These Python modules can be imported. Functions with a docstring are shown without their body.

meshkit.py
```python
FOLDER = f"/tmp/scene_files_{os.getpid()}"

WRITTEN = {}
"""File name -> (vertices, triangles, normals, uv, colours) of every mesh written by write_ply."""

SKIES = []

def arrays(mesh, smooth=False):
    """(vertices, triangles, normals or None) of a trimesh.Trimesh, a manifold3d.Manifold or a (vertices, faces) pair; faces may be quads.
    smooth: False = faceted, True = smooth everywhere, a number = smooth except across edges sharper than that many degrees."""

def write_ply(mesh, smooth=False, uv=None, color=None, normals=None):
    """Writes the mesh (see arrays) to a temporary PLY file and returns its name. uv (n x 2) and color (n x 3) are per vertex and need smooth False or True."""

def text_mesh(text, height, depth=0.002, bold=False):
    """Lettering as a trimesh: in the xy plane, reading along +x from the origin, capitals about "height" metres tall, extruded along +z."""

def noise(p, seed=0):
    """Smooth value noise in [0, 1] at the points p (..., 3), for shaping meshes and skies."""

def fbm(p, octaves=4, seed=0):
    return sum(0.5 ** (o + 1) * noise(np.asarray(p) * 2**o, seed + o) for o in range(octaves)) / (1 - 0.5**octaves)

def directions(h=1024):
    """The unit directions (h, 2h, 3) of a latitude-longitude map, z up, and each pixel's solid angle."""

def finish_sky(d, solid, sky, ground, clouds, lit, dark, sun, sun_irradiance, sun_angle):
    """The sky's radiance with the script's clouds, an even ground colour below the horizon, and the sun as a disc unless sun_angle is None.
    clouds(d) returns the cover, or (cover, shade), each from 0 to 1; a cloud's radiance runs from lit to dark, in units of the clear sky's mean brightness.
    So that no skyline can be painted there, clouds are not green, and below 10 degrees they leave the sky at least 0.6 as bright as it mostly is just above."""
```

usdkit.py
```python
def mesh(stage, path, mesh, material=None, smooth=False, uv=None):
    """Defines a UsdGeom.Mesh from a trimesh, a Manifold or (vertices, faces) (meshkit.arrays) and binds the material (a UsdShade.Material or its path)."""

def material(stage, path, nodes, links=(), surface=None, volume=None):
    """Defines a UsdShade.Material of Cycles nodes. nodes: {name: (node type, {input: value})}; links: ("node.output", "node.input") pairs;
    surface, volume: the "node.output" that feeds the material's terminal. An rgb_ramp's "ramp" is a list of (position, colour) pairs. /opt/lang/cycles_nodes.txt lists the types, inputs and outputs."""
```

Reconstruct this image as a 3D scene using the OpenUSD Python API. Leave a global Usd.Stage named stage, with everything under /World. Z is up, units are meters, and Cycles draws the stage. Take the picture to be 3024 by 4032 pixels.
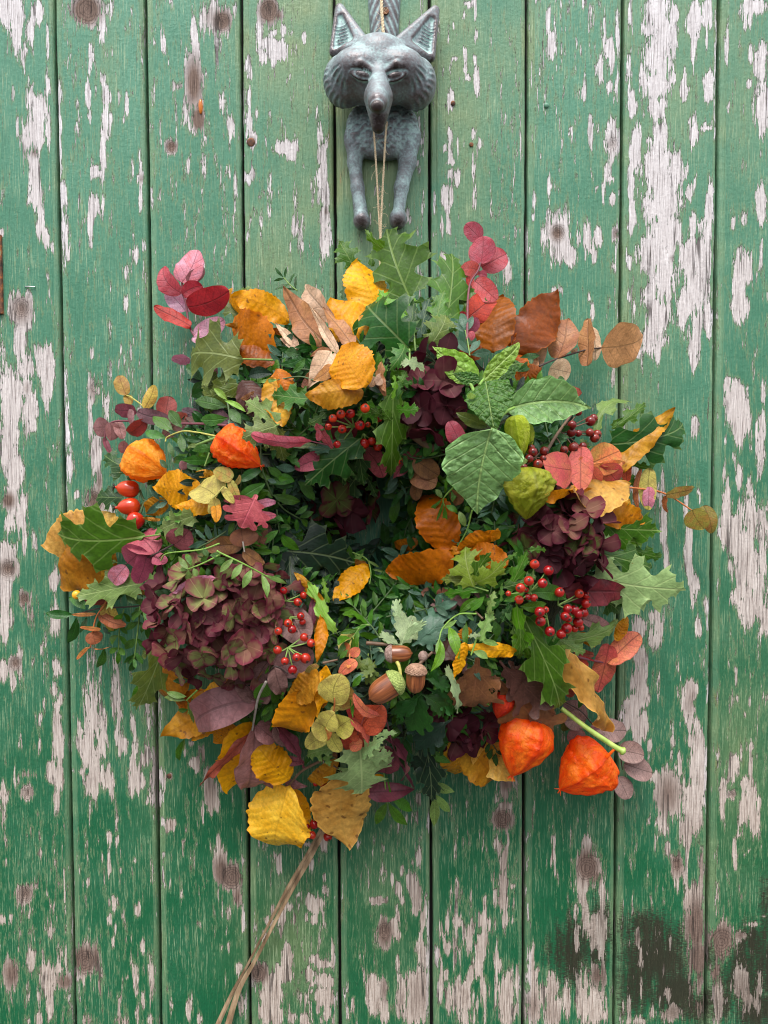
import math, zlib
import numpy as np, trimesh, usdkit, meshkit
from scipy.spatial import Delaunay
from pxr import Usd, UsdGeom, UsdLux, UsdShade, Sdf, Gf, Vt

stage = Usd.Stage.CreateInMemory()
UsdGeom.SetStageUpAxis(stage, "Z"); UsdGeom.SetStageMetersPerUnit(stage, 1.0)
UsdGeom.Xform.Define(stage, "/World"); UsdGeom.Scope.Define(stage, "/World/Looks")

# ------------------------------------------------------------------ camera
FPX, DIST = 2950.0, 0.780                     # focal length in photo pixels (3024 wide), distance to the door in metres
PITCH, ROLL = 0.0372, 0.0038
EXPOSURE = 1.3
fw = np.array([0, math.cos(PITCH), -math.sin(PITCH)])
r0 = np.array([1.0, 0, 0]); u0 = np.cross(r0, fw)
rt = math.cos(ROLL) * r0 - math.sin(ROLL) * u0
up = math.sin(ROLL) * r0 + math.cos(ROLL) * u0
EYE = -DIST * fw
cam = UsdGeom.Camera.Define(stage, "/World/camera")
M = Gf.Matrix4d(*[float(v) for v in (*rt, 0, *up, 0, *(-fw), 0, *EYE, 1)])
cam.AddTransformOp().Set(M)
cam.CreateHorizontalApertureAttr(24.0); cam.CreateFocalLengthAttr(24.0 * FPX / 3024)
cam.CreateClippingRangeAttr(Gf.Vec2f(0.02, 1000)); cam.CreateExposureAttr(EXPOSURE)

def at(px, py, h=0.0):
    """The point h metres in front of the door seen at photo pixel px, py."""
    d = fw * FPX + rt * (px - 1512) - up * (py - 2016)
    return EYE + d * ((-h - EYE[1]) / d[1])

def depth_scale(p):
    return (p - EYE) @ fw / FPX                # metres per photo pixel at p

# ------------------------------------------------------------------ light: overcast
SUN_EL, SUN_AZ = math.radians(62), math.atan2(-0.25, -1.0)      # the sun stands in front of the door, behind the cloud
sd = np.array([math.sin(SUN_AZ) * math.cos(SUN_EL), math.cos(SUN_AZ) * math.cos(SUN_EL), math.sin(SUN_EL)])
sun = UsdLux.DistantLight.Define(stage, "/World/sun")
sun.CreateIntensityAttr(0.40); sun.CreateAngleAttr(26.0); sun.CreateColorAttr(Gf.Vec3f(1.0, 0.965, 0.92)); sun.CreateNormalizeAttr(True)
zax = sd; xax = np.cross([0, 0, 1.0], zax); xax /= np.linalg.norm(xax); yax = np.cross(zax, xax)
sun.AddTransformOp().Set(Gf.Matrix4d(*[float(v) for v in (*xax, 0, *yax, 0, *zax, 0, 0, 0, 0, 1)]))
dome = UsdLux.DomeLight.Define(stage, "/World/sky")
dome.GetPrim().SetCustomDataByKey("kind", "structure")
skym = usdkit.material(stage, "/World/Looks/overcast_sky", {
    "tc": ("texture_coordinate", {}),
    "sky": ("sky_texture", {"sky_type": "single_scattering", "sun_disc": False, "sun_elevation": SUN_EL, "sun_rotation": SUN_AZ, "sun_intensity": 1.0}),
    "n": ("noise_texture", {"scale": 2.5, "detail": 5.0, "roughness": 0.55}),
    "r": ("rgb_ramp", {"ramp": [(0.3, (0.80, 0.83, 0.88)), (0.7, (1.16, 1.16, 1.15))]}),
    "g": ("geometry", {}), "s": ("separate_xyz", {}), "nz": ("vector_math", {"math_type": "normalize"}),
    # an overcast sky is brightest overhead; below the horizon only what dull ground gives back
    "z": ("rgb_ramp", {"ramp": [(0.0, (0.75, 0.72, 0.68)), (0.47, (0.75, 0.72, 0.68)), (0.53, (2.5, 2.55, 2.65)), (0.75, (7.6, 7.6, 7.7)), (1.0, (13.5, 13.4, 13.2))]}), "z5": ("math", {"math_type": "multiply_add", "value2": 0.5, "value3": 0.5}),
    "cl": ("mix", {"mix_type": "multiply", "fac": 1.0}),
    "m": ("mix", {"fac": 0.90}),
    "bg": ("background_shader", {"strength": 0.10})},
    [("tc.generated", "n.vector"), ("n.fac", "r.fac"), ("tc.generated", "nz.vector1"), ("nz.vector", "s.vector"), ("s.z", "z5.value1"), ("z5.value", "z.fac"), ("r.color", "cl.color1"), ("z.color", "cl.color2"), ("sky.color", "m.color1"), ("cl.color", "m.color2"), ("m.color", "bg.color")], surface="bg.background")
UsdShade.MaterialBindingAPI.Apply(dome.GetPrim()).Bind(skym)

# ------------------------------------------------------------------ helpers
def lin(r, g, b, k=1.0):
    return tuple(k * (c / 12.92 if c <= 0.04045 else ((c + 0.055) / 1.055) ** 2.4) for c in (r / 255, g / 255, b / 255))

_used = {}
def pathfor(name, parent="/World"):
    n = _used.get((parent, name), 0); _used[(parent, name)] = n + 1
    return f"{parent}/{name}" + (f"_{n:03d}" if n else "")

def data(prim, **kw):
    p = prim.GetPrim() if hasattr(prim, "GetPrim") else prim
    for k, v in kw.items():
        if v: p.SetCustomDataByKey(k, v)
    return p

def xform(name, parent="/World", **kw):
    x = UsdGeom.Xform.Define(stage, pathfor(name, parent)); data(x, **kw)
    return str(x.GetPath())

def put(name, mesh, mat, parent="/World", smooth=True, attrs=None, **kw):
    m = usdkit.mesh(stage, pathfor(name, parent), mesh, mat, smooth=smooth)
    for k, a in (attrs or {}).items():
        a = np.asarray(a, np.float32)
        pv = UsdGeom.PrimvarsAPI(m).CreatePrimvar(k, Sdf.ValueTypeNames.Float3Array if a.ndim == 2 else Sdf.ValueTypeNames.FloatArray, "vertex")
        pv.Set(Vt.Vec3fArray.FromNumpy(a) if a.ndim == 2 else Vt.FloatArray.FromNumpy(a))
    data(m, **kw)
    return m

def rng_of(*k):
    return np.random.default_rng(zlib.crc32(repr(k).encode()))

def grid_faces(nr, nc, flip=False):
    i, j = np.meshgrid(np.arange(nr - 1), np.arange(nc - 1), indexing="ij")
    a = (i * nc + j).ravel()
    q = np.stack([a, a + 1, a + nc + 1, a + nc], 1)
    f = np.vstack([q[:, [0, 1, 2]], q[:, [0, 2, 3]]])
    return f[:, ::-1] if flip else f

def frames(P):
    P = np.asarray(P, float)
    T = np.gradient(P, axis=0); T /= np.linalg.norm(T, axis=1, keepdims=True) + 1e-12
    a = np.array([0, -1.0, 0]); N = []
    for t in T:
        n = a - (a @ t) * t
        if np.linalg.norm(n) < 0.05: n = np.array([0.3, -0.2, 1.0]) - (np.array([0.3, -0.2, 1.0]) @ t) * t
        n /= np.linalg.norm(n); N.append(n); a = n
    N = np.array(N); return T, N, np.cross(T, N)

def spline(P, n):
    """Catmull-Rom through the points P, n samples."""
    P = np.asarray(P, float)
    if len(P) == 2: return P[0] + np.linspace(0, 1, n)[:, None] * (P[1] - P[0])
    Q = np.vstack([2 * P[0] - P[1], P, 2 * P[-1] - P[-2]])
    s = np.linspace(0, len(P) - 1 - 1e-9, n); k = s.astype(int); t = (s - k)[:, None]
    a, b, c, d = Q[k], Q[k + 1], Q[k + 2], Q[k + 3]
    return 0.5 * (2 * b + (c - a) * t + (2 * a - 5 * b + 4 * c - d) * t**2 + (3 * b - a - 3 * c + d) * t**3)

def tube(P, r, sides=7, cap=True, flat=1.0):
    P = np.asarray(P, float); T, N, B = frames(P)
    r = np.broadcast_to(np.asarray(r, float), (len(P),))
    an = np.arange(sides + 1) * 2 * np.pi / sides; an[-1] = 0
    V = P[:, None] + r[:, None, None] * (np.cos(an)[None, :, None] * B[:, None] + flat * np.sin(an)[None, :, None] * N[:, None])
    V = V[:, :sides].reshape(-1, 3); F = []
    n = len(P)
    i, j = np.meshgrid(np.arange(n - 1), np.arange(sides), indexing="ij")
    a, b, c, d = i * sides + j, i * sides + (j + 1) % sides, (i + 1) * sides + (j + 1) % sides, (i + 1) * sides + j
    F = np.stack([a, b, c, d], -1).reshape(-1, 4); F = np.vstack([F[:, [0, 1, 2]], F[:, [0, 2, 3]]])
    if cap:
        V = np.vstack([V, P[:1], P[-1:]]); k = len(V)
        js = np.arange(sides); jn = (js + 1) % sides
        F = np.vstack([F, np.stack([jn, js, np.full(sides, k - 2)], 1), np.stack([(n - 1) * sides + js, (n - 1) * sides + jn, np.full(sides, k - 1)], 1)])
    return V, F

def join(parts):
    V, F, n = [], [], 0
    for v, f in parts:
        V.append(v); F.append(np.asarray(f) + n); n += len(v)
    return np.vstack(V), np.vstack(F)

def surface_nets(fn, lo, hi, h):
    """Naive surface nets of the signed distance fn(points) < 0 in the box lo..hi."""
    lo = np.asarray(lo, float); n = np.ceil((np.asarray(hi) - lo) / h).astype(int) + 1
    G = np.stack(np.meshgrid(*[lo[k] + h * np.arange(n[k]) for k in range(3)], indexing="ij"), -1)
    D = fn(G.reshape(-1, 3)).reshape(n)
    S = D < 0
    cells = np.zeros(n - 1, int)
    for c in np.ndindex(2, 2, 2):
        cells += S[c[0]:n[0] - 1 + c[0], c[1]:n[1] - 1 + c[1], c[2]:n[2] - 1 + c[2]]
    mix = (cells > 0) & (cells < 8)
    idx = -np.ones(n - 1, int); ii = np.argwhere(mix); idx[mix] = np.arange(len(ii))
    acc, cnt = np.zeros((len(ii), 3)), np.zeros(len(ii))
    for ax in range(3):
        o = [k for k in range(3) if k != ax]
        for a in (0, 1):
            for b in (0, 1):
                c0 = ii.copy(); c0[:, o[0]] += a; c0[:, o[1]] += b
                c1 = c0.copy(); c1[:, ax] += 1
                d0, d1 = D[tuple(c0.T)], D[tuple(c1.T)]
                k = (d0 < 0) != (d1 < 0)
                t = d0[k] / (d0[k] - d1[k])
                p = c0[k].astype(float); p[:, ax] += t
                np.add.at(acc, np.flatnonzero(k), p); np.add.at(cnt, np.flatnonzero(k), 1)
    V = lo + h * acc / cnt[:, None]
    F = []
    for ax in range(3):
        o = [(ax + 1) % 3, (ax + 2) % 3]
        sl0 = [slice(None)] * 3; sl1 = [slice(None)] * 3
        sl0[ax] = slice(0, n[ax] - 1); sl1[ax] = slice(1, n[ax])
        for k in o: sl0[k] = sl1[k] = slice(1, n[k] - 1)
        A, B = S[tuple(sl0)], S[tuple(sl1)]
        e = np.argwhere(A != B)
        off = np.zeros(3, int); off[o] = 1
        base = e + off
        flip = ~A[tuple(e.T)]
        q = []
        for da, db in ((0, 0), (1, 0), (1, 1), (0, 1)):
            c = base.copy(); c[:, o[0]] -= 1 - da; c[:, o[1]] -= 1 - db
            q.append(idx[tuple(c.T)])
        q = np.stack(q, 1); q[flip] = q[flip][:, ::-1]
        F.append(q)
    F = np.vstack(F)
    return V, np.vstack([F[:, [0, 1, 2]], F[:, [0, 2, 3]]])

def mat(name, nodes, links, surface="p.BSDF"):
    return usdkit.material(stage, f"/World/Looks/{name}", nodes, links, surface=surface)
# ------------------------------------------------------------------ the door
# each plank edge: photo x of the gap at the top and at the bottom of the picture
GAPS = [(-165, -60), (212, 293), (571, 632), (948, 983), (1314, 1338), (1691, 1700), (2076, 2062), (2457, 2421), (2837, 2783), (3215, 3140)]
ZT, ZB = at(1512, -160)[2], at(1512, 4190)[2]
def gap_x(k, z):
    t, b = at(GAPS[k][0], 0), at(GAPS[k][1], 4032)
    return t[0] + (z - t[2]) / (b[2] - t[2]) * (b[0] - t[0])

# bare wood: frame, then "x y half-width half-height strength" in that crop's own coordinates
TL, TR, BR, BL = (0, 0, 1.701), (2124, 0, 1.701), (2124, 2900, 1.8433), (0, 2900, 1.8433)
ML, MR, BM, TM = (0, 1250, 1.264), (2400, 1300, 1.383), (1600, 2900, 1.9533), (900, 0, 2.212)
T2, BC, BT, OV = (1600, 0, 2.0117), (800, 3200, 2.0738), (500, 2600, 2.458), (0, 0, 0.5486)
PEEL = [
 (TL, "40 60 60 110 1; 110 150 45 190 1; 160 380 8 130 .9; 250 90 45 80 1; 205 190 28 90 .9; 320 300 12 130 .8; 195 650 35 130 .75; 255 720 65 90 1; 250 880 50 140 1; 170 930 30 130 .8; 230 1130 35 130 .95; 240 1300 45 90 1; 265 1480 28 130 .95; 305 1590 28 70 1; 350 1650 12 50 .9; 85 640 9 80 .8; 115 850 12 90 .8; 325 560 9 70 .8; 325 870 14 120 .9;"
      "390 640 16 130 1; 400 840 20 90 1; 395 1000 18 170 .95; 420 1320 25 110 1; 430 1560 30 220 1; 410 1750 20 150 .7; 12 1560 14 30 1;"
      "580 70 100 105 1; 680 180 35 110 .8; 745 60 20 80 .7; 610 340 18 90 1; 605 440 12 60 .9; 590 640 18 90 1; 598 780 12 40 .9; 690 540 20 60 .7; 705 650 28 60 .95; 710 820 25 120 1; 690 1020 20 130 1; 635 1150 28 40 .9; 685 1190 10 60 .9; 630 1390 40 80 .9; 605 1530 20 130 1; 690 1400 15 70 .7; 852 690 12 80 1; 828 805 10 20 .9; 800 650 6 60 .7; 890 1130 14 90 .8; 945 1100 8 160 .8; 950 1200 22 60 .9; 945 1330 12 80 .8; 915 1720 16 60 1; 965 1640 12 60 .8; 845 2040 15 60 1; 850 1810 10 50 .8; 740 350 40 50 .5;"
      "1400 110 55 110 .95; 1480 150 70 90 .95; 1095 310 20 60 1; 1310 300 35 160 .9; 1300 560 70 180 .95; 1330 800 45 90 .9; 1190 580 40 40 .7; 1240 720 25 140 .7; 1280 880 12 70 .8; 1150 985 42 55 1; 1260 1100 8 60 .9; 1015 1320 12 90 .8; 1460 300 25 130 .6; 1500 700 40 250 .45; 1300 1960 18 60 1; 140 2070 75 110 .95; 90 1980 20 40 .6"),
 (TR, "60 130 16 80 1; 80 320 22 90 1; 75 40 8 60 .6; 300 20 14 30 .9; 440 260 12 120 .8; 470 330 35 60 .9; 490 390 25 90 .95; 530 180 14 200 1; 525 560 12 130 .85; 410 470 18 120 .95; 470 580 18 40 1; 300 620 9 60 .9; 340 900 18 130 .85; 395 870 12 60 .8; 490 950 52 130 1; 455 1140 22 70 1; 485 1200 28 25 .9; 430 1280 14 80 .9; 485 1330 22 40 1; 385 1260 12 25 .8; 125 1560 95 170 .9; 190 1700 55 70 1; 260 1560 18 90 .7; 320 1600 25 120 .95; 400 1590 32 60 .9; 365 1700 18 80 .95; 520 1560 34 80 1; 510 1700 10 160 .8; 100 1940 18 25 1; 355 2080 16 60 1; 330 1990 8 40 .8; 150 1940 8 30 .7; 65 1230 6 60 .8; 210 880 6 40 .7;"
      "610 60 10 130 .95; 605 500 10 180 .9; 625 700 28 90 1; 640 1000 42 160 1; 615 1200 28 200 1; 620 1440 24 130 1; 600 1750 28 60 1; 590 1950 8 90 .8;"
      "790 80 80 120 1; 735 190 50 50 .9; 850 230 70 110 1; 800 380 90 160 1; 780 560 75 100 1; 790 730 50 90 1; 820 920 55 130 1; 800 1130 110 160 1; 900 1150 60 170 .95; 830 1350 120 160 1; 850 1560 100 150 1; 770 1700 100 130 1; 830 1850 90 170 1; 740 1990 50 110 .95; 790 2120 80 130 1; 905 90 30 60 .9; 1040 120 55 120 1; 1120 90 45 110 .9; 1040 280 18 190 .85; 1125 250 14 80 .9; 1135 590 35 90 1; 965 600 28 70 .95; 980 500 14 60 .8; 1030 880 32 110 1; 900 520 16 60 .7; 880 540 10 60 .8; 690 500 16 80 .8; 740 920 30 80 .6; 1190 200 6 700 .75; 1125 850 30 25 .9; 985 1160 16 60 .8; 1050 1200 12 60 .8; 1010 1290 28 60 .9; 1150 1430 38 180 1; 1030 1500 22 90 .9; 1080 1520 16 50 .8; 1010 1740 60 140 1; 1100 1740 60 170 1; 1050 1960 110 180 .95; 1100 2130 80 130 .95; 960 2060 35 160 .9; 1180 1600 10 250 .8;"
      "1260 280 10 150 .85; 1260 720 6 60 .7; 1400 60 35 110 1; 1470 40 50 50 1; 1385 150 16 60 .9; 1420 350 22 80 .95; 1480 420 40 130 1; 1500 330 35 50 .8; 1490 720 50 160 1; 1455 590 14 80 .8; 1405 560 14 30 1; 1480 1360 38 120 1; 1450 1310 12 40 .8; 1380 1480 20 90 .6; 1345 1850 45 180 1; 1400 1790 35 110 .9; 1350 2050 50 100 1; 1485 1720 10 120 .7; 1300 1500 8 40 .8"),
 (BR, "800 60 12 50 1; 720 30 35 50 .9; 1100 30 40 60 .8; 1020 200 20 90 .9; 1150 150 60 200 1; 1180 320 45 130 1; 850 300 45 50 .9; 940 420 100 190 .97; 1120 520 90 170 1; 900 600 40 120 .8; 1060 700 60 130 .85; 930 820 25 60 .8; 1000 930 45 100 .95; 1000 1080 25 80 .5; 1180 980 30 180 .85; 1130 1180 75 130 1; 1140 1380 85 170 1; 1150 1600 90 160 .97; 1170 1800 60 130 .75; 790 620 14 30 .9; 850 620 14 40 .9; 960 130 8 140 .7; 1215 140 8 110 .9; 1190 60 10 90 .8; 850 780 8 90 .7; 860 1080 6 120 .6; 1065 950 10 200 .7;"
      "1410 230 45 110 1; 1530 220 16 80 1; 1335 440 25 140 1; 1500 360 45 70 .95; 1410 420 50 45 .9; 1520 500 70 140 1; 1570 640 28 90 1; 1420 860 14 120 1; 1445 720 6 30 .8; 1540 80 10 40 .9; 1525 830 8 20 .9; 1560 370 8 20 .8; 1500 860 6 30 .6;"
      "1320 1480 100 150 1; 1450 1450 60 30 .8; 1560 1370 60 18 .8; 1620 1310 40 18 .7; 1290 1250 14 180 .7; 1280 1700 40 120 .7; 1460 1790 60 130 .9; 1500 1920 60 110 .85; 1290 1930 45 200 .8; 1600 1850 40 180 .55; 1180 1950 110 140 .55;"
      "350 940 90 130 1; 350 800 45 80 .9; 320 1080 80 70 .9; 310 1180 30 90 .9; 340 1300 30 130 1; 400 1400 65 110 1; 455 1150 25 130 .95; 450 1480 32 220 .95; 390 1500 30 60 .9; 430 1740 70 90 .95; 320 1900 45 230 1; 400 1960 80 160 1; 85 1830 40 120 1; 30 1880 60 90 .9; 100 2010 70 110 .95; 200 1920 32 150 .95; 280 1470 22 110 .7; 110 980 10 60 .6; 130 1010 10 60 .6; 50 920 8 60 .5; 470 2020 60 60 .8; 270 1250 30 80 .7;"
      "710 1470 25 70 .9; 740 1620 12 130 .8; 740 1850 8 130 .85; 960 1500 6 50 .6; 935 1880 25 70 .8; 960 2010 80 60 .85; 820 2000 30 60 .7; 870 1930 12 80 .6; 640 1960 45 120 .5; 700 2070 90 40 .8; 400 500 8 180 .5; 530 1870 12 60 .6"),
 (BL, "290 70 10 50 .8; 415 90 35 110 1; 430 280 32 150 1; 370 260 40 80 .95; 410 470 25 90 .9; 20 400 40 90 .9; 20 560 35 100 .6; 200 410 55 60 1; 190 275 90 30 .6; 130 320 40 60 .5; 260 560 12 60 .6; 35 920 14 30 .8; 180 1140 65 75 1; 265 1080 10 50 .8; 290 850 10 30 .9; 370 1140 50 10 .6; 15 1330 22 35 1; 85 1310 14 30 .8; 210 1280 20 50 .6; 365 1430 18 50 .8; 70 1450 12 30 .6; 80 1720 70 130 .95; 220 1620 35 90 .95; 350 1760 65 150 .9; 430 1690 30 30 .9; 210 1900 14 70 .8; 280 1880 14 60 .8; 360 1960 25 110 .95; 280 2050 25 60 .9; 470 1780 60 70 .9; 470 1250 8 300 .6; 475 1620 8 120 .8; 450 60 16 100 .9;"
      "560 40 40 80 .7; 660 110 60 120 .95; 740 80 35 110 .9; 690 200 50 120 .9; 670 350 50 100 1; 770 300 60 110 .97; 810 420 14 60 .8; 655 520 10 80 .8; 910 60 25 60 .9; 980 100 30 90 .9; 1070 130 55 90 .9; 970 280 50 130 .95; 955 420 14 30 .9; 1030 320 25 60 .8; 1120 300 28 330 .85; 590 250 25 40 .7; 530 260 30 20 .6; 840 600 25 120 .5; 800 730 20 60 .9; 850 760 10 50 .7; 790 930 10 110 .9; 820 1200 28 60 .9; 800 1310 14 60 .8; 840 1410 10 60 .8; 820 1480 8 50 .8; 1005 1250 16 60 .95; 1035 1510 16 70 1; 980 1740 18 110 .95; 990 1860 12 40 .9; 1040 1920 16 80 .8; 925 1740 8 25 .8; 880 970 8 25 .8; 610 1620 100 110 .95; 700 1600 25 130 .8; 730 1820 16 140 .7; 560 1740 60 50 .9; 870 1960 14 150 .6; 870 2060 60 40 .7; 640 2060 60 60 .6; 1090 2060 70 50 .6; 1000 2000 14 100 .7; 530 1150 8 280 .6; 640 1050 8 25 .7; 580 960 6 60 .6; 1100 1720 30 180 .75;"
      "1240 640 38 45 1; 1170 280 40 60 .9; 1170 450 20 90 .9; 1230 290 25 20 .9; 1410 190 40 40 .9; 1440 240 16 40 .8; 1520 380 45 160 .97; 1470 520 10 110 .8; 1570 480 25 60 .8; 1590 850 22 90 .9; 1610 960 60 130 .95; 1190 880 14 30 .9; 1190 1060 10 60 .7; 1325 1150 14 30 .7; 1235 1090 8 60 .5; 1250 900 10 40 .4; 1440 1360 10 30 .7; 1380 1950 25 110 .85; 1240 1980 12 80 .6; 1450 2050 20 50 .7; 1330 860 8 60 .5; 1160 1150 8 400 .45; 1590 1010 12 140 .7; 1610 1540 20 40 .6"),
 (ML, "120 10 45 60 1; 100 130 35 110 .95; 130 250 40 60 .9; 130 350 25 60 .9; 190 250 18 130 .8; 240 190 22 60 .9; 235 290 35 120 1; 240 440 8 40 .9; 150 470 35 120 .9; 60 420 60 200 .92; 50 620 55 170 .95; 75 750 45 100 1; 20 270 25 200 .7; 15 170 14 40 .8; 50 910 40 70 .95; 50 1020 25 50 .95; 110 1000 30 110 .9; 120 1120 14 60 .8; 170 1110 10 60 .7; 30 1180 45 70 .95; 40 1250 55 60 1; 20 1350 35 90 .95; 20 1500 30 120 1; 55 1500 14 60 .9; 120 1405 32 50 .9; 155 1470 28 90 .6; 260 1310 30 40 1; 275 1500 25 90 1; 275 1560 8 60 .8; 75 1720 35 40 .9; 10 1760 25 60 .9; 70 1810 25 60 .6; 100 1750 25 120 .5; 205 1650 8 40 .8; 285 1740 22 60 1; 270 1850 18 40 1; 300 1900 12 40 .9; 230 1700 14 120 .5; 220 1930 8 60 .8; 195 2020 16 90 .5; 180 1990 6 60 .6; 285 2080 22 180 1; 100 2110 8 60 .6; 345 2130 10 60 .8;"
      "318 140 8 130 .8; 322 330 12 150 .95; 330 540 20 140 1; 345 720 20 90 1; 325 880 8 130 .7; 460 180 8 40 .9; 465 360 32 90 .8; 440 440 10 40 .9; 450 530 12 70 1; 478 700 22 90 1; 500 650 6 130 .7; 385 880 16 25 .9; 470 910 50 60 1; 495 820 18 80 .9; 550 60 6 60 .8; 548 270 6 60 .7; 545 560 8 180 .6; 535 470 10 40 .8; 530 960 40 20 .9;"
      "460 1720 16 110 .5; 440 1800 10 120 .7; 470 1880 14 60 .6; 575 1720 16 60 .7; 585 1900 30 150 .8; 500 1900 8 200 .5; 460 2000 45 200 .85; 400 2060 14 60 .9; 520 2060 25 130 .7; 590 2060 25 130 .6; 440 2140 50 80 .9"),
 (MR, "230 40 50 80 .9; 265 120 25 60 .8; 300 50 30 60 .6; 155 120 14 30 .8; 110 440 30 40 .7; 470 60 40 140 .8; 460 110 30 80 .9; 470 160 14 50 .8; 545 15 25 25 .8; 25 240 8 90 .8; 468 520 20 60 1; 140 800 50 70 .9; 170 900 18 60 .5; 280 900 30 130 .75; 300 1050 20 130 .9; 310 1270 16 120 .8; 180 1100 25 60 .6; 415 1000 14 150 .7; 430 1180 22 130 1; 440 1330 18 100 1; 465 1390 28 60 1; 455 1470 10 50 .9; 490 905 14 40 .8; 530 1510 18 60 .95; 485 1620 20 60 1; 535 1600 12 60 .8; 165 1620 35 60 .95; 265 1620 22 130 .9; 235 1560 16 40 .8; 225 1690 25 70 .9; 165 1790 45 70 .97; 160 1900 40 110 1; 185 1990 30 80 1; 130 2060 60 60 1; 110 2120 55 60 1; 175 2160 40 90 .97; 220 1990 8 60 .8; 445 1960 45 60 1; 420 2040 25 70 .95; 445 2110 25 110 .8; 475 2160 25 60 .7; 370 1840 8 50 .7; 540 1980 6 120 .7; 270 1800 5 400 .45;"
      "640 290 22 35 1; 690 400 50 120 1; 710 540 35 100 .97; 750 420 14 130 .8; 770 540 14 110 .8; 840 350 16 80 .9; 830 500 25 90 .9; 805 560 12 130 .8; 820 680 22 150 .8; 630 600 6 25 .8; 680 690 14 40 .7; 710 800 22 60 .9; 625 790 10 60 .8; 640 1000 35 180 .85; 660 1090 55 110 .95; 760 870 25 90 .6; 760 1000 60 120 .7; 720 1180 70 90 .95; 800 1060 50 120 .8; 740 1300 80 130 .93; 800 1340 60 170 .93; 770 1480 70 120 .97; 700 1440 40 60 .9; 850 1570 25 100 .95; 690 1880 8 60 .8; 780 1870 14 60 .5; 765 2030 10 30 .8; 700 2000 8 30 .7; 740 2090 12 30 .8; 845 2160 25 60 .5; 600 1650 6 90 .6; 810 1720 30 200 .35; 850 1000 20 100 .5"),
 (BM, "95 480 22 70 .9; 85 620 14 70 .8; 170 660 14 110 .9; 5 640 8 40 .8; 95 940 22 70 .95; 45 970 8 30 .8; 45 1120 45 90 1; 80 1240 45 110 1; 70 1330 40 50 1; 125 1420 22 70 .95; 110 1560 20 80 .8; 130 1700 60 160 .95; 90 1900 110 130 1; 60 2080 110 150 1; 150 1320 10 130 .7; 172 1650 14 400 .85;"
      "770 360 60 70 .9; 760 440 40 50 .9; 690 490 14 25 1; 740 640 82 90 1; 760 540 55 40 1; 690 830 30 70 .8; 740 860 14 30 .8; 785 810 12 60 .8; 750 960 40 130 .95; 750 1120 35 130 .97; 750 1280 35 70 1; 690 1250 18 80 1; 820 1160 8 20 .9; 765 1400 30 50 .95; 600 1260 14 50 1; 600 1430 20 90 1; 565 1400 18 60 .9; 640 1440 8 60 .9; 690 1450 8 70 .9; 390 1190 10 130 .8; 380 1400 14 160 .9; 370 1650 16 160 .95; 440 1500 16 130 .95; 410 1420 8 60 .9; 485 1570 25 130 1; 490 1850 25 110 1; 320 1640 25 60 .95; 310 1440 14 110 .8; 265 1500 14 100 .8; 290 1570 10 60 .8; 560 1700 28 180 .97; 600 1600 22 130 .95; 570 1580 25 60 .9; 690 1720 22 110 1; 725 1780 12 80 .9; 240 1720 22 110 .9; 270 1850 14 130 .95; 260 1960 25 110 .95; 330 2010 25 130 1; 310 1840 16 50 .9; 430 2000 90 140 .95; 400 1920 40 80 .9; 580 1960 10 150 .9; 600 2080 14 160 .95; 545 2060 12 60 .9; 690 1950 14 200 .9; 770 1990 60 180 .97; 860 1920 25 130 .95; 780 2130 60 100 .97; 440 2150 60 90 .8; 850 2080 20 80 .7; 820 1420 8 30 .9; 790 1840 10 30 .9; 530 2140 8 80 .7; 640 1960 8 90 .6; 640 1640 10 80 .4;"
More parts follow.
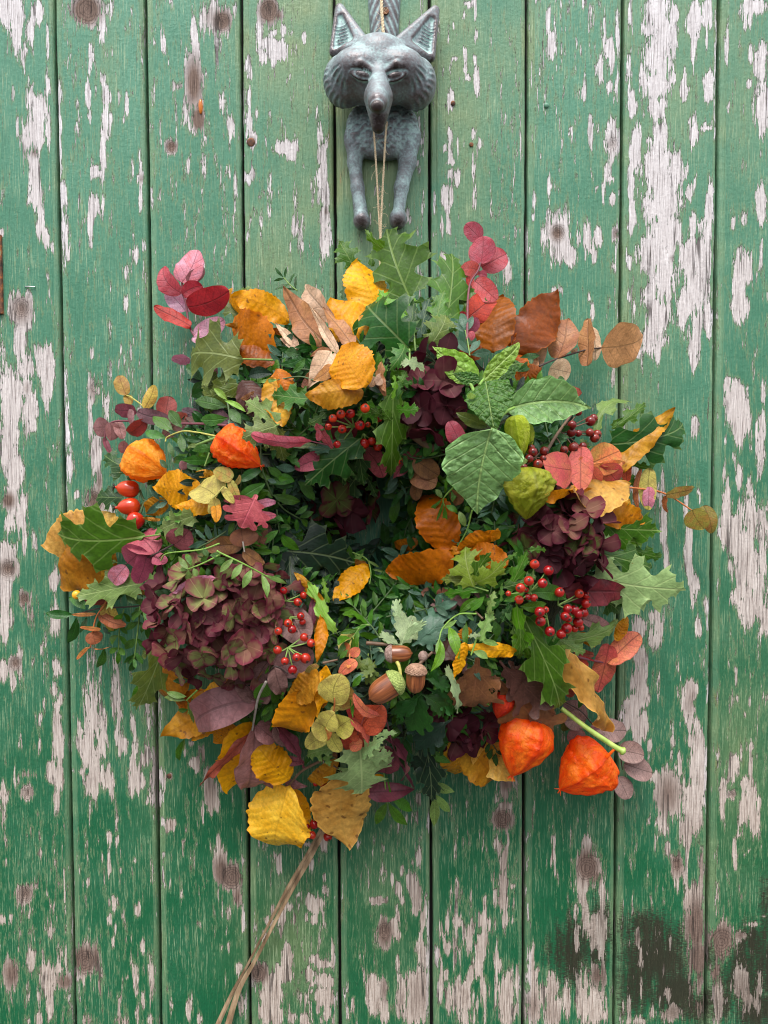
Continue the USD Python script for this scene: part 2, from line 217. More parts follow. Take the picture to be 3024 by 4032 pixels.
      "930 1200 14 180 .8; 945 1380 14 130 .9; 930 1000 20 90 .9; 950 740 14 60 .8; 920 800 14 60 .7; 960 1740 30 150 .95; 960 1880 45 110 1; 1010 1800 14 60 .9; 960 2020 60 120 1; 960 2130 70 110 1; 1120 1920 45 110 1; 1140 890 10 150 .8; 1110 960 10 50 .7; 1080 960 8 80 .6"),
 (TM, "350 90 90 120 1; 430 130 50 60 .8; 270 200 25 90 .9; 265 330 40 130 .95; 290 480 25 80 .9; 350 380 60 60 1; 420 440 110 80 1; 330 520 20 40 .9; 390 530 25 50 .95; 480 260 28 60 .95; 390 295 30 20 .9; 490 70 35 40 .5; 545 290 10 40 .9; 660 320 12 45 1; 170 570 30 80 1; 185 640 25 50 .9; 175 850 28 110 1; 175 1040 28 110 .97; 155 1150 10 60 .9; 200 1210 50 65 1; 115 700 10 500 .7; 240 1000 14 50 .8; 500 1290 100 55 1; 540 1350 40 50 1; 580 1290 30 50 1; 770 1010 16 90 .95; 800 1180 28 110 1; 815 1350 40 140 1; 820 1520 40 160 1; 835 1700 45 130 1; 840 1900 42 180 1; 850 2100 45 160 1; 150 1540 40 80 1; 205 1520 22 60 1; 180 1580 25 40 1; 60 1560 18 130 .95; 10 1500 18 70 .95; 30 1100 40 110 .7; 340 1580 90 100 .42; 400 1690 90 80 .46; 270 1700 60 60 .5; 300 1850 100 120 .4; 600 1700 40 130 .5; 600 1950 60 200 .48; 570 1960 10 90 .8; 735 1700 10 160 .5; 630 2100 40 130 .5; 165 2060 14 50 .8; 165 15 14 25 .9; 55 80 10 90 .8; 130 1330 14 60 .9; 40 1900 30 60 .5"),
 (T2, "490 25 28 40 1; 545 30 10 130 .9; 548 280 12 60 .9; 465 110 6 40 .8; 372 200 6 40 .9; 467 430 16 60 1; 470 540 10 40 .9; 390 460 20 28 1; 490 610 10 30 1; 540 460 8 50 .8; 560 650 25 110 1; 572 740 14 40 .9; 350 800 25 90 1; 345 1060 12 60 1; 345 1210 10 70 1; 410 1150 8 100 .95; 300 1170 20 35 .9; 375 1280 18 25 1; 330 1295 10 16 .9; 405 1390 22 80 1; 348 1375 14 40 1; 530 1320 12 120 1; 585 1130 16 45 1; 535 1060 6 40 .9; 310 1560 32 90 1; 360 1550 16 80 1; 225 1590 16 130 .95; 330 1680 14 60 1; 283 1800 16 60 1; 335 1790 25 90 1; 540 1580 6 130 .8; 290 2050 25 50 1; 15 1720 22 70 .95; 40 1740 10 30 .8; 120 1125 9 26 1; 83 1285 12 24 1; 138 1215 6 16 .8; 1117 170 16 80 1; 1150 310 12 60 1; 1150 420 25 60 1; 1130 1480 9 60 .95; 1012 1590 12 90 .9; 1005 1720 10 40 .8; 775 1885 10 18 .9; 800 2140 40 90 .9; 780 2090 35 70 .9; 820 2170 25 50 .9; 955 1900 16 130 .9; 910 1150 6 100 .7; 860 950 40 160 .36; 760 700 60 60 .4; 980 1950 8 130 .8; 235 1840 6 25 .8; 215 1860 6 25 .8"),
 (BC, "130 260 20 110 .9; 140 460 35 130 .95; 230 520 110 110 .97; 280 680 40 100 .95; 330 420 14 60 .8; 120 620 10 130 .7; 160 800 10 130 .6; 205 820 14 90 .5; 205 1090 10 50 .8; 160 1090 16 30 .8; 328 850 10 110 .9; 190 960 10 50 .7;"
      "620 420 25 80 1; 590 350 14 40 .8; 550 350 12 30 .7; 990 240 30 90 .95; 890 420 16 60 .95; 860 260 28 30 .8; 870 720 40 60 1; 920 770 60 70 1; 950 740 40 60 .9; 900 880 35 40 1; 980 860 14 80 .9; 840 860 16 40 .9; 990 520 12 40 .95; 990 630 8 40 .9; 775 680 16 20 .9; 740 880 10 40 .9; 690 770 35 40 .9; 650 860 30 80 .95; 640 980 25 70 .9; 570 800 25 60 .9; 520 880 25 40 .9; 560 900 30 40 .9; 500 1010 25 60 .9; 690 1110 25 60 1; 680 1200 45 110 1; 640 1290 60 70 1; 690 1330 40 60 .95; 910 1200 35 40 1; 980 1240 70 30 1; 870 1320 40 60 1; 890 1400 18 30 .9; 1000 1380 90 60 1; 990 1500 90 100 1; 1010 1640 40 60 .9; 940 1600 20 50 .9; 1060 1150 18 150 1; 885 1470 12 20 .9; 450 1310 80 100 1; 400 1420 40 60 .9; 560 1380 70 90 1; 560 1500 100 100 1; 520 1620 70 110 1; 600 1660 60 90 .97; 330 1560 30 130 .95; 290 1270 35 50 .9; 740 1680 40 60 .9; 820 1690 40 50 .85; 960 1700 10 30 .8; 600 610 8 25 .7; 450 430 5 80 .5; 840 1530 8 60 .7; 1065 1690 20 60 .8; 540 1280 30 40 .6;"
      "1270 265 14 40 .95; 1620 480 14 50 .9; 1540 540 16 60 .9; 1600 620 32 70 1; 1620 710 22 50 .9; 1440 720 90 35 .9; 1480 980 75 130 1; 1560 940 45 90 .95; 1510 1080 22 60 .9; 1590 860 14 100 .9; 1605 1000 14 60 .8; 1585 1240 14 90 .9; 1590 1350 20 60 .8; 1320 1340 14 90 .8; 1390 1440 60 110 1; 1470 1440 40 90 1; 1400 1560 45 110 .97; 1480 1620 40 110 .97; 1620 1480 40 140 .95; 1600 1620 30 70 .8; 1220 1560 16 70 .9; 1170 1440 22 90 .9; 1160 1560 16 130 .9; 1325 1540 12 40 .8; 1180 1660 20 60 .8; 1520 680 10 100 .6; 1500 500 6 60 .6; 1630 470 8 50 .8; 1155 1150 6 100 .7; 1470 300 6 60 .5"),
 (BT, "200 370 28 80 .95; 205 480 14 60 .8; 60 640 28 120 .9; 75 780 20 120 .9; 70 1130 70 80 1; 45 1230 22 100 1; 110 1190 22 100 .95; 150 1150 22 60 .9; 180 930 55 90 .9; 215 620 22 80 .8; 195 730 16 50 .8; 250 650 25 330 .7; 250 1150 30 230 .8; 310 600 10 300 .7; 320 1350 30 80 .9; 350 1160 28 110 .95; 405 1120 28 30 .95; 350 1560 10 50 .9; 350 440 14 110 .4; 360 1890 20 40 .9; 345 2080 8 120 .8; 425 1590 55 60 1; 665 990 55 50 .95; 690 1040 25 40 .9; 620 800 30 40 .8; 730 900 50 110 .7; 800 1130 40 130 .8; 800 1320 40 120 1; 860 1260 20 110 .95; 790 1430 30 30 .9; 735 1450 12 120 .9; 880 1390 20 40 .85; 570 880 10 50 .8; 545 1770 12 60 .5; 600 1860 8 60 .6; 880 1780 10 110 .9; 900 1900 20 90 .9; 880 2050 45 110 .9; 1010 2050 110 130 .95; 1130 1960 14 60 .8; 1000 2170 70 80 .9; 80 1930 8 30 .8; 795 2130 8 30 .8; 240 2050 10 160 .6; 195 1370 6 30 .8; 920 1220 8 60 .8"),
]
# knots and brown bare patches: crop, x, y, half-width, half-height, darkness
BROWN = [(TL, "580 70 100 105 1; 1490 140 70 80 .9; 1300 560 60 180 .85; 1330 800 45 80 1; 1190 580 40 40 .5; 1150 985 42 50 .9; 950 1200 22 30 .6; 140 2070 75 100 .7; 1400 110 40 110 .5; 230 1020 25 30 .7"),
 (TR, "120 1560 45 55 .85; 520 1565 26 40 .75; 495 960 45 60 .45; 950 1450 20 25 .5; 890 1730 20 25 .5"), (BR, "350 940 80 120 1; 400 1020 60 60 .9; 1320 1500 100 150 1; 1140 1380 85 260 .85; 1160 1650 90 200 .9; 1000 930 50 100 .8; 940 420 90 170 .7; 1450 1440 70 40 .7; 430 1740 70 90 .8; 1410 420 40 40 .6; 710 1470 25 60 .7; 1280 1720 50 140 .8; 1480 1880 120 180 .5; 1180 1950 130 150 .7; 960 2010 90 60 .6; 1110 700 120 140 .4; 100 2010 90 80 .4; 1180 980 40 160 .6"),
 (BL, "200 410 55 50 .6; 190 275 90 30 .5; 180 1140 62 70 .75; 80 1720 70 130 .8; 610 1620 95 110 1; 700 1600 25 130 .8; 470 1780 60 60 .9; 730 1820 16 140 .7; 1120 300 28 330 .5; 1610 980 60 110 .9; 1240 640 38 45 .35; 560 1950 60 110 .4; 870 2050 60 60 .5; 640 2060 60 60 .5; 1230 290 25 20 .9; 1520 380 45 160 .6"),
 (ML, "40 910 35 40 .9; 40 1250 50 45 .8; 120 1405 32 45 .9; 155 1470 28 90 .6; 75 1720 30 35 .8; 465 360 32 60 .6; 470 910 50 60 .85; 495 820 18 60 .7; 130 350 16 30 .5; 460 1650 30 60 .4"), (MR, "160 1900 40 110 .35; 445 2010 35 110 .5; 165 1790 45 70 .35; 720 1180 60 300 .12"),
 (BM, "740 640 82 90 1; 770 360 60 90 .8; 760 500 45 60 .7; 750 1000 40 300 .45; 70 1220 60 160 .4; 90 2000 120 200 .45; 95 560 22 150 .6; 430 2000 90 140 .25; 960 2080 80 130 .6; 1120 1980 45 140 .35"),
 (TM, "350 90 90 120 1; 430 130 50 60 .8; 200 1225 30 32 .9; 850 1840 16 30 .8; 800 1300 30 300 .22"), (T2, "370 815 14 18 1; 515 1145 12 14 .8"),
 (BC, "230 520 110 110 1; 280 680 40 100 .8; 1480 980 70 120 .9; 1440 720 90 35 .5; 450 1310 80 90 1; 1480 1440 40 120 .6; 1600 1560 40 150 .4; 140 460 35 130 .4"), (BT, "730 950 45 130 .7; 800 1250 40 200 .4; 1020 2080 110 150 .8; 250 700 25 400 .45; 405 1120 28 30 .9; 425 1590 55 60 .3")]
KNOTS = [(TL, 580, 62, 100), (TL, 1150, 985, 42), (TL, 1490, 160, 62), (TR, 130, 1560, 45), (TR, 520, 1570, 32), (TM, 350, 90, 85), (TM, 200, 1240, 30), (BR, 350, 960, 90), (BR, 1330, 1500, 100), (BR, 1400, 430, 40), (BR, 1000, 930, 45),
         (BL, 200, 410, 50), (BL, 180, 1150, 62), (BL, 620, 1640, 85), (ML, 470, 915, 50), (ML, 475, 345, 25), (ML, 40, 1255, 40), (ML, 120, 1405, 30), (ML, 75, 1720, 30), (BM, 740, 640, 75), (BC, 230, 530, 100), (BC, 1480, 965, 60), (BC, 440, 1320, 75), (TL, 140, 2060, 60), (TR, 495, 960, 35)]
OLIVE = [(OV, "640 80 90 130 .75; 650 250 60 120 .6; 800 300 110 260 .85; 900 60 80 150 .8; 985 120 60 220 .7; 760 480 60 120 .5; 1000 400 60 150 .45; 1100 100 60 120 .4; 600 590 80 120 .5; 470 1500 80 90 .3; 1480 80 60 200 .5; 1400 400 60 300 .5; 1380 850 40 200 .4; 230 120 20 200 .3; 1600 150 40 200 .35; 680 440 60 90 .5; 1600 1640 60 200 .35; 330 1500 30 200 .35; 620 2050 90 120 .4; 830 1930 60 200 .2")]
DIRT = [(BR, "430 1500 90 330 .9; 250 1560 170 260 .85; 800 1400 250 130 .8; 850 1620 250 260 1; 700 1800 130 260 .85; 950 1850 200 180 1; 1150 1950 200 130 .9; 1500 1750 200 300 .85; 1560 1500 130 160 .8; 1640 1250 50 260 .75; 1560 1980 160 150 1; 1350 1950 90 160 .7; 100 1450 90 130 .4; 1250 1600 60 100 .8; 1640 1700 90 300 .8"), (OV, "650 2160 40 60 .25; 1380 600 40 500 .16")]

_bx = np.arange(-0.52, 0.52, 0.0011)
def splat(lists, scalars, X, Z, halo=1.0):
    pass

def field(lists, X, Z, soft=False):
    """Largest of the listed soft ellipses at door points X, Z."""
    out = np.zeros(X.shape)
    for (ox, oy, s), text in lists:
        for e in text.split(";"):
            if not e.strip(): continue
            x, y, rx, ry, a = map(float, e.split())
            c = at(ox + x / s, oy + y / s); k = DIST / FPX
            rx, ry = max(rx / s * k, 0.0019), ry / s * k
            m = (abs(X - c[0]) < 2.4 * rx) & (abs(Z - c[2]) < 2.4 * ry)
            if not m.any(): continue
            d2 = ((X[m] - c[0]) / rx) ** 2 + ((Z[m] - c[2]) / ry) ** 2
            d2 = d2 if soft else np.where(d2 < 1, d2, d2**1.3)
            out[m] = np.maximum(out[m], a * np.exp(-0.62 * d2))
    return out

paint = mat("peeling_green_paint", {
    "g": ("geometry", {}), "a": ("attribute", {"attribute": "wear"}), "b": ("attribute", {"attribute": "tone"}),
    "as": ("separate_xyz", {}), "bs": ("separate_xyz", {}),
    "m1": ("mapping", {"scale": (150, 150, 22)}), "n1": ("noise_texture", {"scale": 1.0, "detail": 4.0, "roughness": 0.6, "distortion": 0.4}),
    "m2": ("mapping", {"scale": (700, 700, 80)}), "n2": ("noise_texture", {"scale": 1.0, "detail": 3.0, "roughness": 0.6}),
    "m3": ("mapping", {"scale": (1100, 1100, 40)}), "n3": ("noise_texture", {"scale": 1.0, "detail": 3.0, "roughness": 0.65, "distortion": 0.3}),
    "n4": ("noise_texture", {"scale": 14.0, "detail": 5.0, "roughness": 0.6}), "n5": ("noise_texture", {"scale": 260.0, "detail": 3.0, "roughness": 0.6}),
    "m6": ("mapping", {"scale": (230, 230, 1500)}), "n6": ("noise_texture", {"scale": 1.0, "detail": 2.0}),
    # peel = wear.x + (n1-.5)*.85 + (n2-.5)*.45 ; bare where above .5
    "p1": ("math", {"math_type": "multiply_add", "value2": 1.5, "value3": -0.75}), "p2": ("math", {"math_type": "multiply_add", "value2": 1.35, "value3": -0.675}),
    "ps": ("math", {"math_type": "add"}), "pt": ("math", {"math_type": "add"}),
    "bare": ("map_range", {"range_type": "smoothstep", "from_min": 0.475, "from_max": 0.525, "clamp": True}),
    "under": ("map_range", {"range_type": "smoothstep", "from_min": 0.27, "from_max": 0.36, "clamp": True}),
    "rim": ("map_range", {"range_type": "smoothstep", "from_min": 0.40, "from_max": 0.475, "clamp": True}),
    # wood
    "grain": ("rgb_ramp", {"ramp": [(0.30, lin(120, 112, 112)), (0.42, lin(196, 190, 192)), (0.7, lin(232, 228, 231))]}),
    "warm": ("rgb_ramp", {"ramp": [(0.3, lin(104, 86, 74)), (0.5, lin(176, 160, 148)), (0.75, lin(210, 198, 187))]}),
    "wm": ("mix_color", {}),
    "dark": ("rgb_ramp", {"ramp": [(0.3, lin(60, 42, 36)), (0.5, lin(110, 90, 80)), (0.75, lin(144, 122, 110))]}),
    "wood": ("mix_color", {}), "brf": ("math", {"math_type": "multiply_add", "value2": 1.7, "value3": -0.28, "use_clamp": True}),
    "kr": ("math", {"math_type": "multiply", "value2": 34.0}), "kj": ("math", {"math_type": "multiply", "value2": 16.0}), "kra": ("math", {"math_type": "add"}), "krs": ("math", {"math_type": "sine"}),
    "krm": ("map_range", {"from_min": 0.45, "from_max": 1.0, "to_min": 0.0, "to_max": 0.62, "clamp": True}), "kmul": ("math", {"math_type": "multiply"}),
    "knot": ("mix_color", {"b": lin(52, 38, 33)}), "kon": ("math", {"math_type": "greater_than", "value2": 0.02}),
    # paint
    "deep": ("color", {"value": lin(14, 88, 54)}), "fade": ("color", {"value": lin(82, 138, 113)}),
    "fa": ("math", {"math_type": "multiply_add", "value2": 0.7, "value3": -0.35}), "fb": ("math", {"math_type": "add", "use_clamp": True}),
    "pc": ("mix_color", {}),
    "olive": ("color", {"value": lin(140, 142, 90)}), "olf": ("math", {"math_type": "multiply_add", "value2": 2.2, "value3": -0.55}), "olg": ("math", {"math_type": "multiply", "use_clamp": True}), "pc2": ("mix_color", {}),
    "rustn": ("map_range", {"range_type": "smoothstep", "from_min": 0.58, "from_max": 0.75, "clamp": True}), "rustf": ("math", {"math_type": "multiply"}), "pc2b": ("mix_color", {"b": lin(142, 108, 62)}),
    "sc": ("map_range", {"range_type": "smoothstep", "from_min": 0.545, "from_max": 0.66, "to_max": 0.6, "clamp": True}), "scm": ("map_range", {"range_type": "smoothstep", "from_min": 0.40, "from_max": 0.62, "to_min": 0.18, "clamp": True}), "scx": ("math", {"math_type": "multiply"}), "pc3": ("mix_color", {"b": lin(168, 184, 146)}),
    "scd": ("map_range", {"range_type": "smoothstep", "from_min": 0.32, "from_max": 0.44, "to_min": 0.3, "to_max": 0.0, "clamp": True}), "pc3b": ("mix_color", {"b": lin(20, 70, 48)}),
    "und": ("color", {"value": lin(116, 138, 100)}), "unf": ("math", {"math_type": "multiply", "value2": 0.6}), "pc4": ("mix_color", {}),
    "rimk": ("math", {"math_type": "multiply", "value2": 0.6}), "pc5": ("mix_color", {"b": lin(46, 62, 44)}),
    "all": ("mix_color", {}),
    # scuffed grime
    "da": ("math", {"math_type": "multiply_add", "value2": 1.3, "value3": -0.65}), "da2": ("math", {"math_type": "multiply_add", "value2": 1.3, "value3": -0.65}), "da3": ("math", {"math_type": "add"}), "db": ("math", {"math_type": "add"}),
    "dc": ("map_range", {"range_type": "smoothstep", "from_min": 0.22, "from_max": 0.80, "to_max": 0.93, "clamp": True}), "dbz": ("math", {"math_type": "multiply_add", "value2": -0.6, "value3": 1.0}), "dcc": ("math", {"math_type": "multiply"}),
    "grime": ("mix_color", {"b": lin(42, 36, 27)}),
    "m7": ("mapping", {"scale": (95, 95, 2.2)}), "n7": ("noise_texture", {"scale": 1.0, "detail": 2.0, "roughness": 0.5, "distortion": 0.2}), "k5": ("math", {"math_type": "subtract", "value2": 0.5}), "ka": ("math", {"math_type": "absolute"}),
    "kc": ("map_range", {"range_type": "smoothstep", "from_min": 0.004, "from_max": 0.016, "to_min": 1.0, "to_max": 0.0, "clamp": True}), "kw": ("math", {"math_type": "multiply_add", "value2": 0.72, "value3": 0.06}), "kx": ("math", {"math_type": "multiply"}), "kon2": ("map_range", {"range_type": "smoothstep", "from_min": 0.46, "from_max": 0.56, "clamp": True}), "ky": ("math", {"math_type": "multiply"}), "crack": ("mix_color", {"b": lin(44, 36, 32)}),
    # relief
    "h1": ("math", {"math_type": "multiply", "value2": -1.0}), "h2": ("math", {"math_type": "multiply", "value2": 0.55}), "h3": ("math", {"math_type": "add"}),
    "h4": ("math", {"math_type": "multiply", "value2": 0.35}), "h5": ("math", {"math_type": "add"}),
    "bump": ("bump", {"distance": 0.0016, "strength": 1.0}),
    "ro": ("map_range", {"from_min": 0, "from_max": 1, "to_min": 0.46, "to_max": 0.85}),
    "p": ("principled_bsdf", {"specular_ior_level": 0.42})},
    [("a.vector", "as.vector"), ("b.vector", "bs.vector")] + [("g.position", f"m{k}.vector") for k in (1, 2, 3, 6)] + [(f"m{k}.vector", f"n{k}.vector") for k in (1, 2, 3, 6)] + [("g.position", "n4.vector"), ("g.position", "n5.vector"),
     ("n1.fac", "p1.value1"), ("n2.fac", "p2.value1"), ("p1.value", "ps.value1"), ("p2.value", "ps.value2"), ("ps.value", "pt.value1"), ("as.x", "pt.value2"),
     ("pt.value", "bare.value"), ("pt.value", "under.value"), ("pt.value", "rim.value"),
     ("n3.fac", "grain.fac"), ("n3.fac", "dark.fac"), ("n3.fac", "warm.fac"), ("bs.y", "wm.fac"), ("warm.color", "wm.a"), ("grain.color", "wm.b"), ("wm.result", "wood.a"), ("dark.color", "wood.b"), ("as.y", "brf.value1"), ("brf.value", "wood.fac"),
     ("bs.z", "kr.value1"), ("kr.value", "kra.value1"), ("n1.fac", "kj.value1"), ("kj.value", "kra.value2"), ("kra.value", "krs.value1"), ("krs.value", "krm.value"), ("bs.z", "kon.value1"), ("krm.result", "kmul.value1"), ("kon.value", "kmul.value2"),
     ("wood.result", "knot.a"), ("kmul.value", "knot.fac"),
     ("n4.fac", "fa.value1"), ("fa.value", "fb.value1"), ("bs.y", "fb.value2"), ("fb.value", "pc.fac"), ("deep.color", "pc.a"), ("fade.color", "pc.b"),
     ("n4.fac", "olf.value1"), ("olf.value", "olg.value1"), ("bs.x", "olg.value2"), ("olg.value", "pc2.fac"), ("pc.result", "pc2.a"), ("olive.color", "pc2.b"),
     ("n1.fac", "rustn.value"), ("rustn.result", "rustf.value1"), ("bs.x", "rustf.value2"), ("rustf.value", "pc2b.fac"), ("pc2.result", "pc2b.a"),
     ("n3.fac", "sc.value"), ("sc.result", "scx.value1"), ("n4.fac", "scm.value"), ("scm.result", "scx.value2"), ("scx.value", "pc3.fac"), ("pc2b.result", "pc3.a"), ("n3.fac", "scd.value"), ("scd.result", "pc3b.fac"), ("pc3.result", "pc3b.a"),
     ("under.result", "unf.value1"), ("unf.value", "pc4.fac"), ("pc3b.result", "pc4.a"), ("und.color", "pc4.b"),
     ("rim.result", "rimk.value1"), ("rimk.value", "pc5.fac"), ("pc4.result", "pc5.a"),
     ("bare.result", "all.fac"), ("pc5.result", "all.a"), ("knot.result", "all.b"),
     ("n6.fac", "da.value1"), ("da.value", "da3.value1"), ("n1.fac", "da2.value1"), ("da2.value", "da3.value2"), ("da3.value", "db.value1"), ("as.z", "db.value2"), ("db.value", "dc.value"), ("bare.result", "dbz.value1"), ("dc.result", "dcc.value1"), ("dbz.value", "dcc.value2"), ("g.position", "m7.vector"), ("m7.vector", "n7.vector"), ("n7.fac", "k5.value1"), ("k5.value", "ka.value1"), ("ka.value", "kc.value"), ("bare.result", "kw.value1"), ("kw.value", "kx.value1"), ("kc.result", "kx.value2"), ("n4.fac", "kon2.value"), ("kon2.result", "ky.value1"), ("kx.value", "ky.value2"), ("ky.value", "crack.fac"), ("all.result", "crack.a"), ("dcc.value", "grime.fac"), ("crack.result", "grime.a"),
     ("bare.result", "h1.value1"), ("n3.fac", "h2.value1"), ("h1.value", "h3.value1"), ("h2.value", "h3.value2"), ("n5.fac", "h4.value1"), ("h3.value", "h5.value1"), ("h4.value", "h5.value2"), ("h5.value", "bump.height"),
     ("bare.result", "ro.value"), ("grime.result", "p.base_color"), ("ro.result", "p.roughness"), ("bump.normal", "p.normal")])
darkwood = mat("dark_gap_wood", {"p": ("principled_bsdf", {"base_color": lin(30, 27, 25), "roughness": 0.95})}, [])

DOOR = xform("plank_door", label="old green plank door with badly peeling paint behind the wreath", category="door")
zs = np.arange(ZB, ZT + 0.004, 0.0042)
for k in range(9):
    xl, xr = gap_x(k, zs) + 0.0016, gap_x(k + 1, zs) - 0.0016
    jag = lambda q: 0.0009 * (meshkit.fbm(np.stack([zs * 60, np.full_like(zs, k + q), zs * 0], -1), 3, seed=9) - 0.5) + 0.0012 * (meshkit.fbm(np.stack([zs * 9, np.full_like(zs, k + q), zs * 0], -1), 2, seed=4) - 0.5)
    xl, xr = xl + jag(0.3), xr + jag(7.7)
    wdt = float((xr - xl).mean()); n_in = int((wdt - 0.016) / 0.0021)
    # profile across: back corner, rounded edge, chamfer, face, bead strip, edge, back corner; (offset from left in metres, depth behind face)
    prof = [(0, 0.014), (0, 0.0036), (0.0009, 0.0020), (0.0030, 0.0013), (0.0054, 0.0009), (0.0061, 0.0002), (0.0070, 0)]
    prof += [(u, 0) for u in np.linspace(0.009, wdt - 0.0062, n_in)]
    prof += [(wdt - 0.0046, 0.0), (wdt - 0.0038, 0.0003), (wdt - 0.0018, 0.0010), (wdt - 0.0006, 0.0020), (wdt, 0.004), (wdt, 0.014)]
    u = np.array([p[0] for p in prof]); dp = np.array([p[1] for p in prof])
    X = xl[:, None] + u[None] / wdt * (xr - xl)[:, None]; Z = np.repeat(zs[:, None], len(u), 1)
    rg = rng_of("plank", k)
    warp = 0.0011 * (meshkit.fbm(np.stack([X * 9, Z * 2.2, np.full_like(X, k * 3.7)], -1), 3, seed=k) - 0.5) + (rg.random() - 0.5) * 0.0016
    Y = dp[None] + warp
    pl = field(PEEL, X, Z); br = field(BROWN, X, Z); ol = field(OLIVE, X, Z, True); di = field(DIRT, X, Z, True); kd = np.zeros_like(X)
    for (ox, oy, s), x, y, r in KNOTS:
        c = at(ox + x / s, oy + y / s); rr = r / s * DIST / FPX
        kd = np.maximum(kd, 1 - np.sqrt(((X - c[0]) / rr) ** 2 + ((Z - c[2]) / (1.15 * rr)) ** 2))
    kd = np.clip(kd, 0, 1)
    Y = Y + 0.0012 * kd * (br > 0.3)                          # knots are a little sunk
    low = meshkit.fbm(np.stack([X * 22, Z * 4.0, np.full_like(X, 1.3)], -1), 3, seed=5)
    vv = (ZT - Z) / (ZT - ZB)
    pl = np.maximum(pl, np.clip(0.05 + 0.42 * (low - 0.18) + 0.06 * np.sin(X * 31 + 2 * k) * np.sin(Z * 9 + k), 0, 0.37))
    edge = ((u < 0.0063) | (u > wdt - 0.0042))[None]
    pl = np.where(edge, np.maximum(pl * 0.8, 0.34 * low), pl)
    fade = np.clip(0.97 - 1.12 * vv + 0.10 * (low - 0.5) + 0.05 * np.sin(k * 2.1), 0.05, 1)
    fade = np.where(edge, np.clip(fade + 0.35, 0, 1), fade)
    ol = np.where(edge, np.clip(ol + 0.38, 0, 1), np.clip(ol + 0.02, 0, 1))
    V = np.stack([X, Y, Z], -1).reshape(-1, 3)
    put("plank", (V, grid_faces(len(zs), len(u), flip=False)), paint, DOOR, smooth=False,
        attrs={"wear": np.stack([pl, br, di], -1).reshape(-1, 3), "tone": np.stack([ol, fade, kd], -1).reshape(-1, 3)})
bb = trimesh.creation.box((gap_x(9, 0) - gap_x(0, 0), 0.012, ZT - ZB)); bb.apply_translation(((gap_x(9, 0) + gap_x(0, 0)) / 2, 0.0215, (ZT + ZB) / 2))
put("backing_board", bb, darkwood, DOOR, smooth=False)

rust = mat("rusty_iron", {"g": ("geometry", {}), "n": ("noise_texture", {"scale": 160.0, "detail": 5.0}), "r": ("rgb_ramp", {"ramp": [(0.3, lin(50, 36, 32)), (0.5, lin(104, 68, 48)), (0.62, lin(160, 96, 50)), (0.75, lin(96, 140, 116))]}),
    "b": ("bump", {"distance": 0.0006}), "p": ("principled_bsdf", {"roughness": 0.8, "metallic": 0.2})}, [("g.position", "n.vector"), ("n.fac", "r.fac"), ("r.color", "p.base_color"), ("n.fac", "b.height"), ("b.normal", "p.normal")])
steel = mat("bright_steel", {"p": ("principled_bsdf", {"base_color": (0.6, 0.6, 0.6), "metallic": 1.0, "roughness": 0.35})}, [])
greennail = mat("painted_nail", {"p": ("principled_bsdf", {"base_color": lin(84, 130, 106), "roughness": 0.5})}, [])
amberm = mat("amber_resin", {"p": ("principled_bsdf", {"base_color": lin(214, 120, 40), "roughness": 0.12, "transmission_weight": 0.3, "subsurface_weight": 0.2, "subsurface_scale": 0.003})}, [])

def rbox(px0, py0, px1, py1, h0, h1, r=0.0012):
    import manifold3d as m3
    a, b = at(px0, py0, h0), at(px1, py1, h0)
    lo = np.array([min(a[0], b[0]), -h1, min(a[2], b[2])]) + r; hi = np.array([max(a[0], b[0]), -h0, max(a[2], b[2])]) - r
    s = m3.Manifold.sphere(r, 12)
    return m3.Manifold.batch_hull([s.translate([float((lo, hi)[i][0]), float((lo, hi)[j][1]), float((lo, hi)[k][2])]) for i in (0, 1) for j in (0, 1) for k in (0, 1)])
put("latch_plate", rbox(-70, 928, 19, 1240, -0.002, 0.003), rust, DOOR, smooth=40, label="rusty iron plate at the edge of the door")
v, f = tube([at(100, 1128, -0.001), at(100, 1128, 0.0012), at(119, 1128, 0.0015), at(137, 1129, 0.0012), at(137, 1129, -0.001)], 0.0006, 6)
put("staple", (v, f), steel, DOOR)
def dome(px, py, r, hh, name, m):
    s = trimesh.creation.icosphere(3); c = at(px, py, 0)
    s.apply_scale([r, hh, r]); s.apply_translation(c); put(name, s, m, DOOR)
for q in ((988, 560, 0.0042, 0.0012), (2152, 415, 0.0026, 0.0016), (1784, 406, 0.0024, 0.001), (1856, 569, 0.0022, 0.001), (666, 3055, 0.003, 0.0015), (1600 + 100 / 1.95, 3000, 0.002, 0.001)):
    dome(*q, "nail", greennail if q[0] == 2152 else rust)
s = trimesh.creation.icosphere(3); s.apply_scale([0.0022, 0.0026, 0.0075]); s.apply_translation(at(790, 420, 0.001)); put("resin_drop", s, amberm, DOOR, label="amber drop of resin on a split in the wood")
